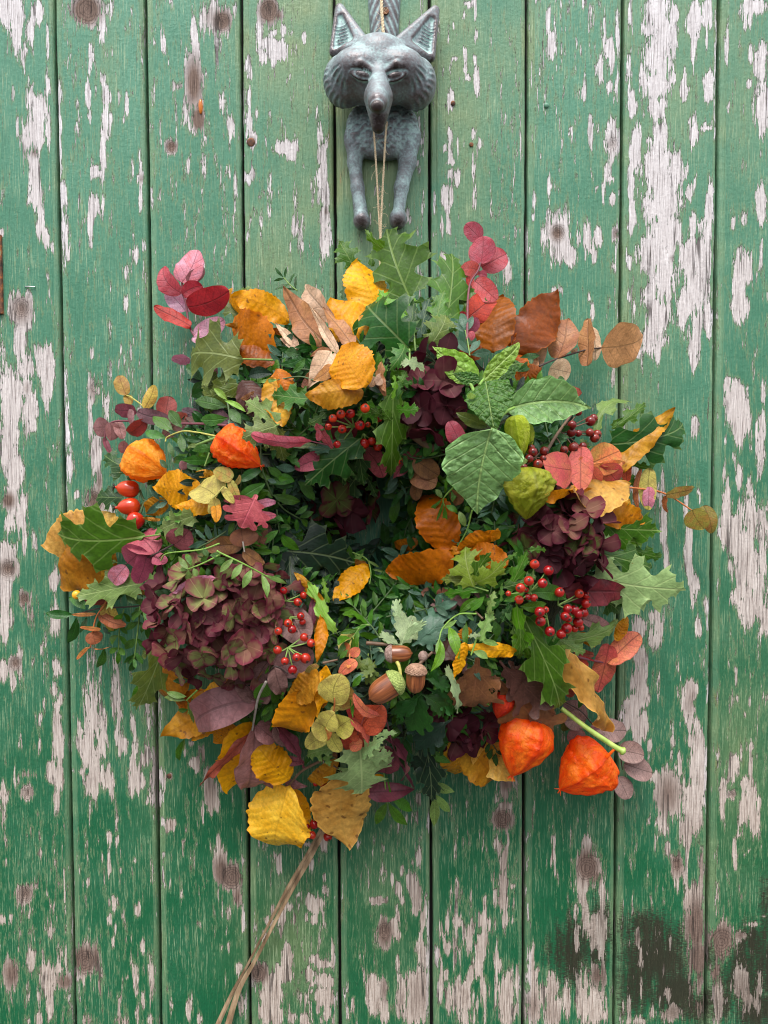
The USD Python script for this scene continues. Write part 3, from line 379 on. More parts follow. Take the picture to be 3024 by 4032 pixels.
# ------------------------------------------------------------------ fox door knocker
bronze = mat("weathered_bronze", {"g": ("geometry", {}), "a": ("attribute", {"attribute": "patina"}),
    "n": ("noise_texture", {"scale": 55.0, "detail": 6.0, "roughness": 0.65}), "n2": ("noise_texture", {"scale": 420.0, "detail": 3.0}),
    "s": ("math", {"math_type": "multiply_add", "value2": 0.9, "value3": -0.40}), "t": ("math", {"math_type": "add"}),
    "s2": ("math", {"math_type": "multiply_add", "value2": 0.5, "value3": -0.25}), "t2": ("math", {"math_type": "add"}),
    "r": ("rgb_ramp", {"ramp": [(0.0, lin(58, 48, 47)), (0.26, lin(98, 92, 94)), (0.48, lin(116, 124, 128)), (0.68, lin(150, 172, 172)), (1.0, lin(176, 208, 198))]}),
    "ro": ("map_range", {"from_min": 0.1, "from_max": 0.8, "to_min": 0.30, "to_max": 0.75, "clamp": True}),
    "b": ("bump", {"distance": 0.0007, "strength": 0.6}), "p": ("principled_bsdf", {"metallic": 0.35, "specular_ior_level": 0.5})},
    [("g.position", "n.vector"), ("g.position", "n2.vector"), ("n.fac", "s.value1"), ("s.value", "t.value1"), ("a.fac", "t.value2"), ("n2.fac", "s2.value1"), ("t.value", "t2.value1"), ("s2.value", "t2.value2"),
     ("t2.value", "r.fac"), ("r.color", "p.base_color"), ("t2.value", "ro.value"), ("ro.result", "p.roughness"), ("n2.fac", "b.height"), ("b.normal", "p.normal")])

def settle(tm):
    """Smooths a mesh; points that would run off stay where they are."""
    old = np.array(tm.vertices); tm = trimesh.smoothing.filter_taubin(tm, iterations=4); new = np.array(tm.vertices)
    far = np.linalg.norm(new - old, axis=1) > 0.7; new[far] = old[far]
    return trimesh.Trimesh(new, tm.faces, process=False)
def kp(px, py, h):
    """Knocker point in millimetres (x, height off the door, z)."""
    p = at(px, py, h / 1000) * 1000
    return np.array([p[0], h, p[2]])
def ell(P, c, r):
    q = (P - c) / np.asarray(r); k = np.linalg.norm(q, axis=1)
    return (k - 1) * min(r) * np.where(k > 1, 1, 1)
def cap(P, a, b, ra, rb):
    ab = b - a; t = np.clip(((P - a) @ ab) / (ab @ ab), 0, 1)
    return np.linalg.norm(P - (a + t[:, None] * ab), axis=1) - (ra + (rb - ra) * t)
def tri(P, a, b, c, r):
    """Rounded triangle of thickness r."""
    n = np.cross(b - a, c - a); n /= np.linalg.norm(n)
    best = np.minimum(np.minimum(cap(P, a, b, 0, 0), cap(P, b, c, 0, 0)), cap(P, c, a, 0, 0))
    s = [(np.cross(v - u, P - u) @ n) for u, v in ((a, b), (b, c), (c, a))]
    ins = ((s[0] >= 0) & (s[1] >= 0) & (s[2] >= 0)) | ((s[0] <= 0) & (s[1] <= 0) & (s[2] <= 0))
    return np.where(ins, np.abs((P - a) @ n), best) - r
def smin(a, b, k):
    h = np.clip(0.5 + 0.5 * (b - a) / k, 0, 1)
    return b + (a - b) * h - k * h * (1 - h)
def smax(a, b, k): return -smin(-a, -b, k)

def fox_skull(P):
    d = ell(P, kp(1492, 290, 36), (34, 28, 31))
    d = smin(d, ell(P, kp(1490, 215, 38), (24, 22, 15)), 9)
    for sx, (cx, cy) in ((-1, (1356, 320)), (1, (1636, 330))):
        d = smin(d, ell(P, kp(cx, cy, 30), (20.5, 22, 24)), 8)
        d = smin(d, ell(P, kp(1490 + sx * 106, 262, 50), (17, 12, 16)), 6)
        d = smin(d, ell(P, kp(1490 + sx * 78, 246, 57), (15, 8, 10)), 5)                   # brow
        # ear: shell with a hollow front
        tip, inn, out = (kp(1338, 36, 14), kp(1442, 176, 32), kp(1316, 205, 22)) if sx < 0 else (kp(1712, 44, 14), kp(1556, 176, 32), kp(1694, 225, 22))
        e = tri(P, tip, inn, out, 5.0)
        mid = (tip + inn + out) / 3
        fr = np.array([0, 5.5, 0.0])
        mo = 0.55 * out + 0.30 * tip + 0.15 * inn
        hol = tri(P, mo + 0.62 * (tip - mo) + fr, mo + 0.35 * (inn - mo) + fr, mo + 0.72 * (out - mo) + fr, 3.4)
        e = smax(e, -hol, 2.0)
        d = smin(d, e, 5)
    d = smin(d, cap(P, kp(1492, 300, 56), kp(1487, 405, 84), 9.6, 9.0), 5)                # muzzle ridge
    d = smin(d, cap(P, kp(1490, 390, 66), kp(1490, 498, 60), 13.8, 6.5), 6)                 # jaw
    d = smin(d, ell(P, kp(1485, 420, 92), (6.2, 6.0, 5.4)), 2.0)                            # nose
    return d
EYES = []
for sx, ex, ey in ((-1, 1430, 287), (1, 1550, 291)):
    hs = 55.0
    for _ in range(12):                      # the skull's surface under that point of the face
        q = kp(ex, ey, hs); ys = np.linspace(90, 20, 281); Pq = np.stack([np.full(281, q[0]), ys, np.full(281, q[2])], -1)
        hs = 0.5 * hs + 0.5 * ys[np.argmax(fox_skull(Pq) < 0)]
    EYES.append((sx, kp(ex, ey, hs)))
def fox_head(P):
    d = fox_skull(P)
    for sx, c in EYES:
        c = c + np.array([sx * 1.0, 0, -1.5])
        q = P - c; xr = q[:, 0] * math.cos(0.16) - sx * 0.16 * q[:, 2]; zr = q[:, 2] - sx * 0.16 * q[:, 0]
        d = smax(d, -3.5 * (np.sqrt((xr / 10.5) ** 2 + ((q[:, 1] - 1.0) / 5.0) ** 2 + (zr / 5.4) ** 2) - 1), 1.5)
        d = np.minimum(d, 4.0 * (np.sqrt((xr / 8.2) ** 2 + ((q[:, 1] + 2.2) / 5.2) ** 2 + (zr / 4.4) ** 2) - 1))
        ang = np.arctan2(zr / 4.6, xr / 8.8)
        ring = np.sqrt(((np.hypot(xr / 8.8, zr / 4.6) - 1) * 5.4) ** 2 + (q[:, 1] + 0.6) ** 2) - (1.05 + 0.45 * (np.sin(ang) > 0))
        d = smin(d, ring, 0.8)
        d = smin(d, cap(P, c + np.array([-sx * 11.0, 0.5, 3.0]), c + np.array([sx * 1.0, 3.0, 8.5]), 1.9, 2.6), 2.5)
        d = smin(d, cap(P, c + np.array([sx * 1.0, 3.0, 8.5]), c + np.array([sx * 14.0, -1.0, 9.5]), 2.6, 2.0), 2.5)
        d = smin(d, cap(P, c + np.array([sx * 9.0, -0.6, 1.4]), c + np.array([sx * 17.0, -4, 3.5]), 0.9, 0.6), 0.8)
    return d
def fox_relief(P):
    """Cast fur ridges on the cheeks and in the ears, patina in their bottoms."""
    rel = np.zeros(len(P)); w = np.zeros(len(P))
    for sx, (cx, cy), (fx, fy) in ((-1, (1356, 330), (1390, 285)), (1, (1640, 340), (1590, 290))):
        c, f = kp(cx, cy, 46), kp(fx, fy, 46)
        dx, dz = P[:, 0] - f[0], P[:, 2] - f[2]
        ang = np.arctan2(dz, sx * dx); r = np.hypot(dx, dz)
        m = np.clip(1 - np.abs(r - 17) / 7, 0, 1) * np.clip((0.75 - np.abs(ang + 0.55)) / 0.25, 0, 1)
        rel += m * np.sin(ang * 19 + 0.35 * r); w += m
        m2 = np.clip(1 - np.abs(r - 27) / 4.5, 0, 1) * np.clip((0.95 - np.abs(ang + 0.55)) / 0.25, 0, 1)
        rel += 0.7 * m2 * np.sin(ang * 30 - 0.4 * r); w += 0.8 * m2
        t = kp(1338, 36, 18) if sx < 0 else kp(1712, 44, 18); o = kp(1350, 190, 24) if sx < 0 else kp(1662, 200, 24)
        ax = (o - t) / np.linalg.norm(o - t); s = (P - t) @ ax; l = np.abs(np.cross(P - t, ax)[:, 1])
        m3 = np.clip((s - 16) / 5, 0, 1) * np.clip((44 - s) / 5, 0, 1) * np.clip((7 - l) / 3, 0, 1)
        rel += m3 * np.sin(s * 1.7 + 0.3 * l); w += m3
    return rel, np.clip(w, 0, 1)
lo, hi = kp(1250, 600, 95), kp(1750, 0, 0)
V, F = surface_nets(fox_head, (lo[0] - 4, -1, lo[2] - 4), (hi[0] + 6, 108, hi[2] + 6), 1.1)
tm = max(trimesh.Trimesh(V, F, process=False).split(only_watertight=False), key=lambda c: len(c.vertices)); trimesh.repair.fix_normals(tm); tm = settle(tm)
V, F = np.array(tm.vertices), np.array(tm.faces); Nn = np.array(tm.vertex_normals)
rel, w = fox_relief(V)
V2 = V + Nn * (1.15 * rel)[:, None]
# patina: relief bottoms, upward faces and hollows keep the blue-green, worn ridges are dark
lap = trimesh.graph.smooth_shade if False else None
nb = tm.vertex_neighbors
curv = np.array([(V[n].mean(0) - V[i]) @ Nn[i] for i, n in enumerate(nb)])
pat = 0.44 + 0.12 * Nn[:, 2] + np.clip(curv * 3.2, -0.35, 0.45) - 0.30 * rel * w + 0.10 * w
nose = kp(1485, 422, 95); dn = np.linalg.norm(V - nose, axis=1)
jaw = kp(1490, 520, 62); dj = np.linalg.norm(V - jaw, axis=1)
pat -= 0.5 * np.exp(-(dn / 7) ** 2) + 0.35 * np.exp(-(dj / 14) ** 2)
for cx, cy in ((1408, 240), (1585, 255)):
    pat -= 0.20 * np.exp(-(np.hypot(V[:, 0] - kp(cx, cy, 55)[0], V[:, 2] - kp(cx, cy, 55)[2]) / 13) ** 2)
FOX = xform("fox_door_knocker", label="weathered bronze fox head door knocker screwed to the door above the wreath", category="door knocker")
def tow(V): return np.stack([V[:, 0], -V[:, 1], V[:, 2]], -1) / 1000
put("head", (tow(V2), F[:, ::-1]), bronze, FOX, smooth=True, attrs={"patina": pat})

def fox_body(P):
    d = ell(P, kp(1505, 500, 4), (37, 15, 29))
    d = smin(d, ell(P, kp(1505, 560, 5), (36, 13, 17)), 6)
    for pts in (((1402, 540, 6, 10.5), (1396, 640, 6, 7.0), (1408, 740, 7, 6.4), (1420, 835, 8, 7.2)), ((1612, 540, 6, 10.5), (1604, 640, 6, 8.5), (1580, 740, 7, 7.0), (1572, 820, 9, 6.2))):
        for a, b in zip(pts, pts[1:]): d = smin(d, cap(P, kp(*a[:3]), kp(*b[:3]), a[3], b[3]), 4)
    d = smin(d, ell(P, kp(1424, 868, 10), (8.6, 9.5, 9.5)), 3); d = smin(d, ell(P, kp(1567, 862, 11), (8.8, 10, 10.5)), 3)
    return smax(d, -(P[:, 1] + 0.5), 1)
lo, hi = kp(1340, 925, 0), kp(1680, 400, 0)
V, F = surface_nets(fox_body, (lo[0] - 3, -2, lo[2] - 3), (hi[0] + 3, 26, hi[2] + 3), 1.1)
tm = max(trimesh.Trimesh(V, F, process=False).split(only_watertight=False), key=lambda c: len(c.vertices)); trimesh.repair.fix_normals(tm); tm = trimesh.smoothing.filter_taubin(tm, iterations=3)
V, F, Nn = np.array(tm.vertices), np.array(tm.faces), np.array(tm.vertex_normals)
ch = kp(1505, 520, 0); m = np.clip(1.25 - np.hypot((V[:, 0] - ch[0]) / 36, (V[:, 2] - ch[2]) / 26), 0, 1) ** 0.5
m = m * (V[:, 2] > kp(0, 620, 0)[2])
nz = meshkit.noise(V * np.array([0.24, 0.1, 0.24]), 3) - 0.5; nz2 = meshkit.noise(V * 0.5, 7) - 0.5
rel = (np.abs(nz) * 2.4 - 0.5 + nz2) * m
V2 = V + Nn * (2.1 * rel)[:, None]
pat = 0.45 - 0.42 * rel + 0.08 * Nn[:, 2]
for q in ((1424, 880), (1567, 885)): pat -= 0.45 * np.exp(-(np.hypot(V[:, 0] - kp(*q, 8)[0], V[:, 2] - kp(*q, 8)[2]) / 7) ** 2)
put("body", (tow(V2), F[:, ::-1]), bronze, FOX, smooth=True, attrs={"patina": pat})
# tail with cast grooves
nu, nv = 33, 90
uu, vv_ = np.meshgrid(np.linspace(-1, 1, nu), np.linspace(0, 1, nv))
top, bot = kp(1512, -120, 0), kp(1514, 180, 0)
half = 17.0 - 4.5 * np.clip(vv_ - 0.3, 0, 1)
tx = top[0] + (bot[0] - top[0]) * vv_ + half * uu; tz = top[2] + (bot[2] - top[2]) * vv_
hh = 8.5 * (1 - np.abs(uu) ** 3.0) ** 0.6
gro = np.sin((tx - top[0]) * 2.6 * np.sign(uu) * 0 + (np.abs(uu) * 14 + (tz - top[2]) * 0.42) * 1.15) * (np.abs(uu) < 0.9)
V = np.stack([tx, hh + 0.45 * gro, tz], -1).reshape(-1, 3)
put("tail", (tow(V), grid_faces(nv, nu, True)), bronze, FOX, smooth=True, attrs={"patina": (0.40 - 0.22 * gro).ravel()})
s = trimesh.creation.cylinder(0.0035, 0.002, sections=20); s.apply_transform(trimesh.transformations.rotation_matrix(np.pi / 2, [1, 0, 0])); s.apply_translation(at(1517, 44, 0.0095))
put("screw", s, rust, FOX, smooth=30)

# ------------------------------------------------------------------ jute twine
jute = mat("jute_twine", {"g": ("geometry", {}), "n": ("noise_texture", {"scale": 900.0, "detail": 2.0}), "r": ("rgb_ramp", {"ramp": [(0.3, lin(186, 160, 126)), (0.6, lin(230, 210, 176)), (0.8, lin(244, 230, 204))]}),
    "b": ("bump", {"distance": 0.0004}), "p": ("principled_bsdf", {"roughness": 0.9})}, [("g.position", "n.vector"), ("n.fac", "r.fac"), ("r.color", "p.base_color"), ("n.fac", "b.height"), ("b.normal", "p.normal")])
def rope(P, r, turn, plies=3):
    """A laid cord: plies twisted round each other along P."""
    L = np.r_[0, np.cumsum(np.linalg.norm(np.diff(P, axis=0), axis=1))]
    n = max(40, int(L[-1] / turn * 12)); s = np.linspace(0, L[-1], n)
    Q = np.stack([np.interp(s, L, P[:, k]) for k in range(3)], -1); T, N, B = frames(Q)
    return join([tube(Q + 0.52 * r * (np.cos(2 * np.pi * (s / turn + q / plies))[:, None] * N + np.sin(2 * np.pi * (s / turn + q / plies))[:, None] * B), 0.58 * r, 6) for q in range(plies)])
TW = xform("jute_twine", label="pale jute twine that hangs the wreath from the fox knocker", category="twine")
put("strand", rope(spline([at(1504, -90, 0.012), at(1502, 20, 0.013), at(1506, 80, 0.013), at(1510, 140, 0.014), at(1511, 172, 0.016)], 60), 0.0015, 0.010), jute, TW)
put("strand", rope(spline([at(1470, 490, 0.020), at(1474, 540, 0.0215), at(1484, 700, 0.017), at(1492, 850, 0.015), at(1497, 930, 0.0145)], 60), 0.00095, 0.006), jute, TW)
put("strand", rope(spline([at(1524, 480, 0.020), at(1518, 540, 0.0215), at(1509, 700, 0.0175), at(1501, 860, 0.0165), at(1499, 930, 0.017), at(1497, 1010, 0.017), at(1494, 1120, 0.022)], 80), 0.00100, 0.006), jute, TW)
put("strand", rope(spline([at(1497, 925, 0.0145), at(1492, 980, 0.0155), at(1499, 1040, 0.0165), at(1490, 1120, 0.021)], 40), 0.00095, 0.006), jute, TW)
rg = rng_of("fuzz"); fz = []
for i in range(46):
    t = rg.random(); y0 = 520 + 520 * t if i > 12 else 20 + 150 * rg.random()
    x0 = (1474 + 23 * (y0 - 540) / 390 if rg.random() < 0.5 else 1518 - 20 * (y0 - 540) / 390) if i > 12 else 1505
    y1 = y0 + rg.normal(0, 22); x1 = x0 + rg.choice([-1, 1]) * rg.uniform(6, 26)
    fz.append(tube(spline([at(x0, y0, 0.018), at((x0 + x1) / 2 + rg.normal(0, 4), (y0 + y1) / 2 + rg.normal(0, 6), 0.019), at(x1, y1, 0.019)], 7), 0.00014, 4))
put("loose_fibres", join(fz), jute, TW, kind="stuff")

# ------------------------------------------------------------------ dry grass blade that hangs from the wreath
straw = mat("dry_straw", {"g": ("geometry", {}), "a": ("attribute", {"attribute": "across"}), "m": ("mapping", {"scale": (40, 40, 12)}), "n": ("noise_texture", {"scale": 3.0, "detail": 4.0}),
    "s": ("separate_xyz", {}), "w": ("math", {"math_type": "multiply", "value2": 30.0}), "ws": ("math", {"math_type": "sine"}), "wa": ("math", {"math_type": "multiply_add", "value2": 0.03}),
    "r": ("rgb_ramp", {"ramp": [(0.3, lin(96, 74, 52)), (0.5, lin(140, 114, 86)), (0.7, lin(182, 156, 124))]}), "p": ("principled_bsdf", {"roughness": 0.6})},
    [("g.position", "m.vector"), ("m.vector", "n.vector"), ("a.vector", "s.vector"), ("s.x", "w.value1"), ("w.value", "ws.value1"), ("ws.value", "wa.value1"), ("n.fac", "wa.value3"), ("wa.value", "r.fac"), ("r.color", "p.base_color")])
def ribbon(P, wd, twist, fold=0.35, n=60):
    P = spline(P, n); T, N, B = frames(P); wd = np.interp(np.linspace(0, 1, n), np.linspace(0, 1, len(wd)), wd); tw = np.interp(np.linspace(0, 1, n), np.linspace(0, 1, len(twist)), twist)
    s = np.linspace(-1, 1, 9)
    b = np.cos(tw)[:, None] * B + np.sin(tw)[:, None] * N; nn = np.cos(tw)[:, None] * N - np.sin(tw)[:, None] * B
    V = P[:, None] + (wd / 2)[:, None, None] * (s[None, :, None] * b[:, None] - fold * np.abs(s)[None, :, None] * nn[:, None])
    back = V - 0.0004 * nn[:, None]
    Fq = grid_faces(n, 9)
    return np.vstack([V.reshape(-1, 3), back.reshape(-1, 3)]), np.vstack([Fq[:, ::-1], Fq + n * 9]), np.tile(np.stack([np.tile(s, (n, 1)), np.zeros((n, 9)), np.zeros((n, 9))], -1).reshape(-1, 3), (2, 1))
G = xform("dry_grass_blade", label="long dry straw-coloured grass blade hanging below the wreath", category="dry grass")
def bc(x, y, h): return at(800 + x / 2.0738, 3200 + y / 2.0738, h)
for pts, wd, tw in (([bc(990, 90, .030), bc(850, 350, .026), bc(700, 610, .022), bc(520, 950, .016), bc(365, 1250, .013), bc(235, 1490, .012), bc(95, 1790, .012)], (.0036, .0042, .0046, .0036, .0040, .0048, .0056), (0.5, 0.6, 0.3, .7, 0.8, .5, .3)),
                    ([bc(1000, 110, .028), bc(880, 345, .024), bc(710, 640, .019), bc(560, 930, .014), bc(415, 1215, .010), bc(285, 1460, .009), bc(185, 1800, .009)], (.0044, .0056, .0056, .0046, .004, .0054, .0070), (-.3, -.5, -.8, -.9, -.6, -.2, .1))):
    v, f, a = ribbon(pts, wd, tw); put("blade", (v, f), straw, G, attrs={"across": a})
# ------------------------------------------------------------------ the wreath: leaves
COL = dict(gold=(220, 140, 6), amber=(192, 104, 2), amberdark=(152, 78, 4), yellow=(238, 166, 36), paleyellow=(226, 176, 84), browngold=(172, 110, 14), brown=(122, 76, 50), darkbrown=(84, 52, 42),
    tan=(186, 128, 84), paletan=(226, 190, 156), pink=(208, 118, 138), palepink=(216, 164, 186), red=(190, 46, 40), darkred=(120, 30, 36), pinkred=(210, 82, 88), rose=(190, 90, 104), dustyrose=(150, 78, 86),
    mauve=(168, 116, 116), mauvebrown=(124, 88, 84), greymauve=(140, 110, 106), plum=(112, 50, 64), maroon=(106, 32, 46), darkplum=(86, 54, 62), redbrown=(142, 62, 46), coral=(226, 108, 90), darkcoral=(190, 70, 52), orange=(222, 124, 66), brownorange=(166, 96, 52),
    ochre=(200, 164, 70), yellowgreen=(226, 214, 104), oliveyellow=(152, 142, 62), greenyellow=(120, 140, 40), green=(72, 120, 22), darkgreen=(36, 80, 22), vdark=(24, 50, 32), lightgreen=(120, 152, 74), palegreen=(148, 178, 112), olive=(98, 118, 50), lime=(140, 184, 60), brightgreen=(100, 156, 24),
    bluegreen=(74, 108, 84), paleunder=(150, 170, 122), lightolive=(122, 142, 76), midgreen=(60, 104, 30), wet=(124, 174, 100), honey=(218, 162, 104))
VEIN = dict(B=(9, 0.55, -0.35), E=(5, 0.7, -0.55), O=(6, 0.7, -0.45), L=(8, 0.6, -0.3), R=(4.6, 1.1, 0.8), Q=(4.2, 0.9, 0.30), M=(9, 0.6, 0.30), P=(6.5, 0.75, 0.9), H=(4, 0.7, 0.25))
ALT = dict(gold=(228, 158, 16), amber=(168, 84, 4), amberdark=(116, 58, 6), yellow=(246, 190, 64), paleyellow=(196, 142, 56), browngold=(198, 140, 36), tan=(208, 152, 96), paletan=(200, 158, 126), pink=(216, 146, 170), palepink=(200, 120, 150), red=(160, 36, 36), pinkred=(212, 110, 118), rose=(168, 70, 88),
    mauve=(146, 94, 92), coral=(222, 128, 84), orange=(200, 150, 70), ochre=(176, 130, 60), yellowgreen=(186, 168, 86), oliveyellow=(170, 120, 60), green=(84, 138, 28), lime=(160, 200, 90), brown=(146, 96, 58), olive=(120, 134, 52))
_lm = {}
def leafmat(T, col):
    key = (T, col)
    if key in _lm: return _lm[key]
    N, k, vs = VEIN[T]; c = COL[col]; alt = ALT.get(col, tuple(min(255, int(x * 1.12 + 6)) for x in c))
    vc = tuple(max(0, min(255, x * (1 + vs) + (40 * vs if vs > 0 else 0))) for x in c)
    if T == "B": vc = tuple(x * 0.78 for x in c)
    if T == "R": vc = tuple(0.5 * x + 0.5 * y for x, y in zip(c, (206, 214, 150)))
    if T == "P": vc = tuple(0.45 * x + 0.55 * y for x, y in zip(c, (206, 226, 140)))
    green = c[1] > c[0] and c[1] > c[2]
    kk = (0.84 if min(c) > 95 else 0.68 if T != 'P' else 0.85) if green else 0.88
    ec = {"B": tuple(x * 1.05 for x in c), "R": tuple(0.6 * x + 0.4 * y for x, y in zip(c, (190, 200, 130))), "Q": tuple(0.8 * x + 0.2 * y for x, y in zip(c, (150, 150, 110))), "E": tuple(x * 0.8 for x in c), "O": tuple(x * .8 for x in c)}.get(T, tuple(min(255, x * 1.15) for x in c))
    bk = tuple(0.62 * x + 0.38 * y for x, y in zip(c, (178, 186, 150) if green else (206, 170, 140)))
    rough = {"M": 0.36, "R": 0.42, "P": 0.38, "E": 0.55, "O": 0.5, "L": 0.5, "B": 0.42, "Q": 0.40}.get(T, 0.55)
    spec = {"M": 0.36, "P": 0.5, "B": 0.24, "R": 0.34, "H": 0.3}.get(T, 0.36)
    n = {"a": ("attribute", {"attribute": "leaf"}), "s": ("separate_xyz", {}), "fl": ("combine_xyz", {"z": 0.0}), "oi": ("object_info", {}), "g": ("geometry", {}),
        "rs": ("math", {"math_type": "add"}), "rnd": ("math", {"math_type": "fraction"}), "w": ("math", {"math_type": "multiply", "value2": 37.0}),
        "n1": ("noise_texture", {"dimensions": "4D", "scale": 3.2, "detail": 4.0, "roughness": 0.6}), "n2": ("noise_texture", {"dimensions": "4D", "scale": 26.0, "detail": 3.0}),
        "b1": ("map_range", {"range_type": "smoothstep", "from_min": 0.38, "from_max": 0.66, "clamp": True}), "c1": ("mix_color", {"a": lin(*c, kk), "b": lin(*alt, kk)}),
        "b2": ("map_range", {"from_min": 0.3, "from_max": 0.7, "to_min": 0.78, "to_max": 1.18, "clamp": True}),
        "vv": ("map_range", {"from_min": 0, "from_max": 1, "to_min": 0.72, "to_max": 1.2}), "vm": ("math", {"math_type": "multiply"}),
        "hh": ("map_range", {"from_min": 0, "from_max": 1, "to_min": 0.488, "to_max": 0.512}), "hsv": ("hsv", {}),
        "ax": ("math", {"math_type": "absolute"}),
        "mid": ("map_range", {"range_type": "smoothstep", "from_min": 0.006, "from_max": 0.018, "to_min": 1.0, "to_max": 0.0, "clamp": True}),
        "k": ("math", {"math_type": "multiply_add", "value2": -k}), "kj": ("math", {"math_type": "multiply_add", "value2": 0.10 if T == "B" else 0.06}), "kn": ("math", {"math_type": "multiply", "value2": float(N)}), "fr": ("math", {"math_type": "fraction"}), "f5": ("math", {"math_type": "subtract", "value2": 0.5}), "fa": ("math", {"math_type": "absolute"}),
        "sv": ("map_range", {"range_type": "smoothstep", "from_min": 0.40, "from_max": 0.495, "to_max": 0.5, "clamp": True}),
        "mx": ("math", {"math_type": "maximum"}), "vk": ("math", {"math_type": "multiply", "value2": min(0.9, abs(vs) + (0.12 if T in "RP" else 0))}),
        "cv": ("mix_color", {"b": lin(*vc, kk)}),
        "e": ("map_range", {"range_type": "smoothstep", "from_min": 0.90, "from_max": 1.0, "to_max": 0.7, "clamp": True}), "ce": ("mix_color", {"b": lin(*ec, kk)}),
        "bkf": ("math", {"math_type": "multiply", "value2": 0.85}), "cb": ("mix_color", {"b": lin(*bk, kk)}),
        "hb": ("math", {"math_type": "multiply_add", "value2": -0.8}), "bump": ("bump", {"distance": 0.0007, "strength": 0.55}),
        "p": ("principled_bsdf", {"roughness": rough, "specular_ior_level": spec}), "tr": ("translucent_bsdf", {}), "mixc": ("mix_closure", {"fac": 0.26 if T not in "M" else 0.16})}
    l = [("a.vector", "s.vector"), ("s.x", "fl.x"), ("s.y", "fl.y"), ("oi.random", "rs.value1"), ("g.random_per_island", "rs.value2"), ("rs.value", "rnd.value1"), ("rnd.value", "w.value1"),
        ("fl.vector", "n1.vector"), ("w.value", "n1.w"), ("fl.vector", "n2.vector"), ("w.value", "n2.w"), ("n1.fac", "b1.value"), ("b1.result", "c1.fac"),
        ("n2.fac", "b2.value"), ("rnd.value", "vv.value"), ("vv.result", "vm.value1"), ("b2.result", "vm.value2"), ("rnd.value", "hh.value"), ("hh.result", "hsv.hue"), ("vm.value", "hsv.value"), ("c1.result", "hsv.color"),
        ("s.x", "ax.value1"), ("ax.value", "mid.value"), ("ax.value", "k.value1"), ("s.y", "k.value3"), ("n1.fac", "kj.value1"), ("k.value", "kj.value3"), ("kj.value", "kn.value1"), ("kn.value", "fr.value1"), ("fr.value", "f5.value1"), ("f5.value", "fa.value1"), ("fa.value", "sv.value"),
        ("mid.result", "mx.value1"), ("sv.result", "mx.value2"), ("mx.value", "vk.value1"), ("vk.value", "cv.fac"), ("hsv.color", "cv.a"),
        ("s.z", "e.value"), ("e.result", "ce.fac"), ("cv.result", "ce.a"), ("g.backfacing", "bkf.value1"), ("bkf.value", "cb.fac"), ("ce.result", "cb.a")]
    last = "cb.result"
    if T in "EOLHP":                                   # net of fine veins
        n |= {"vo": ("voronoi_texture", {"feature": "distance_to_edge", "scale": 13.0 if T != "P" else 14.0}), "vr": ("map_range", {"range_type": "smoothstep", "from_min": 0.0, "from_max": 0.075, "to_min": 0.22 if T != "P" else 0.06, "to_max": 0.0, "clamp": True}), "cn": ("mix_color", {"b": lin(*vc, kk)})}
        l += [("fl.vector", "vo.vector"), ("vo.distance", "vr.value"), ("vr.result", "cn.fac"), (last, "cn.a")]; last = "cn.result"
    if T in "BRQO":                                    # age spots
        n |= {"n3": ("noise_texture", {"dimensions": "4D", "scale": 11.0, "detail": 1.0}), "sp": ("map_range", {"range_type": "smoothstep", "from_min": 0.735 if T != "B" else 0.665, "from_max": 0.77 if T != "B" else 0.72, "to_max": 0.7, "clamp": True}), "cs": ("mix_color", {"b": lin(92, 54, 22) if T != "R" else lin(120, 110, 50)})}
        l += [("fl.vector", "n3.vector"), ("w.value", "n3.w"), ("n3.fac", "sp.value"), ("sp.result", "cs.fac"), (last, "cs.a")]; last = "cs.result"
    if T == "B":                                       # pleats between the ribs
        n |= {"pl": ("math", {"math_type": "multiply", "value2": 6.2832}), "pc": ("math", {"math_type": "cosine"}), "pm": ("math", {"math_type": "multiply_add", "value2": -0.30}), "bump": ("bump", {"distance": 0.0009, "strength": 0.6})}
        l += [("kn.value", "pl.value1"), ("pl.value", "pc.value1"), ("pc.value", "pm.value1"), ("n2.fac", "pm.value3"), ("pm.value", "bump.height")]
    elif T == "P":                                     # quilted between the veins
        n |= {"v2": ("voronoi_texture", {"feature": "smooth_f1", "scale": 13.0, "smoothness": 0.45}), "hq": ("math", {"math_type": "multiply_add", "value2": -1.6}), "bump": ("bump", {"distance": 0.0024, "strength": 0.8})}
        l += [("fl.vector", "v2.vector"), ("v2.distance", "hq.value1"), ("hb.value", "hq.value3"), ("mx.value", "hb.value1"), ("n2.fac", "hb.value3"), ("hq.value", "bump.height")]
    else:
        l += [("mx.value", "hb.value1"), ("n2.fac", "hb.value3"), ("hb.value", "bump.height")]
    l += [(last, "p.base_color"), (last, "tr.color"), ("bump.normal", "p.normal"), ("p.BSDF", "mixc.closure1"), ("tr.BSDF", "mixc.closure2")]
    if T not in "BP": pass
    _lm[key] = mat(f"leaf_{dict(B='beech', E='eucalyptus', O='long_eucalyptus', L='lance', R='red_oak', Q='oak', M='evergreen', P='lantern_plant', H='hydrangea')[T]}_{col}", n, l, surface="mixc.closure")
    return _lm[key]

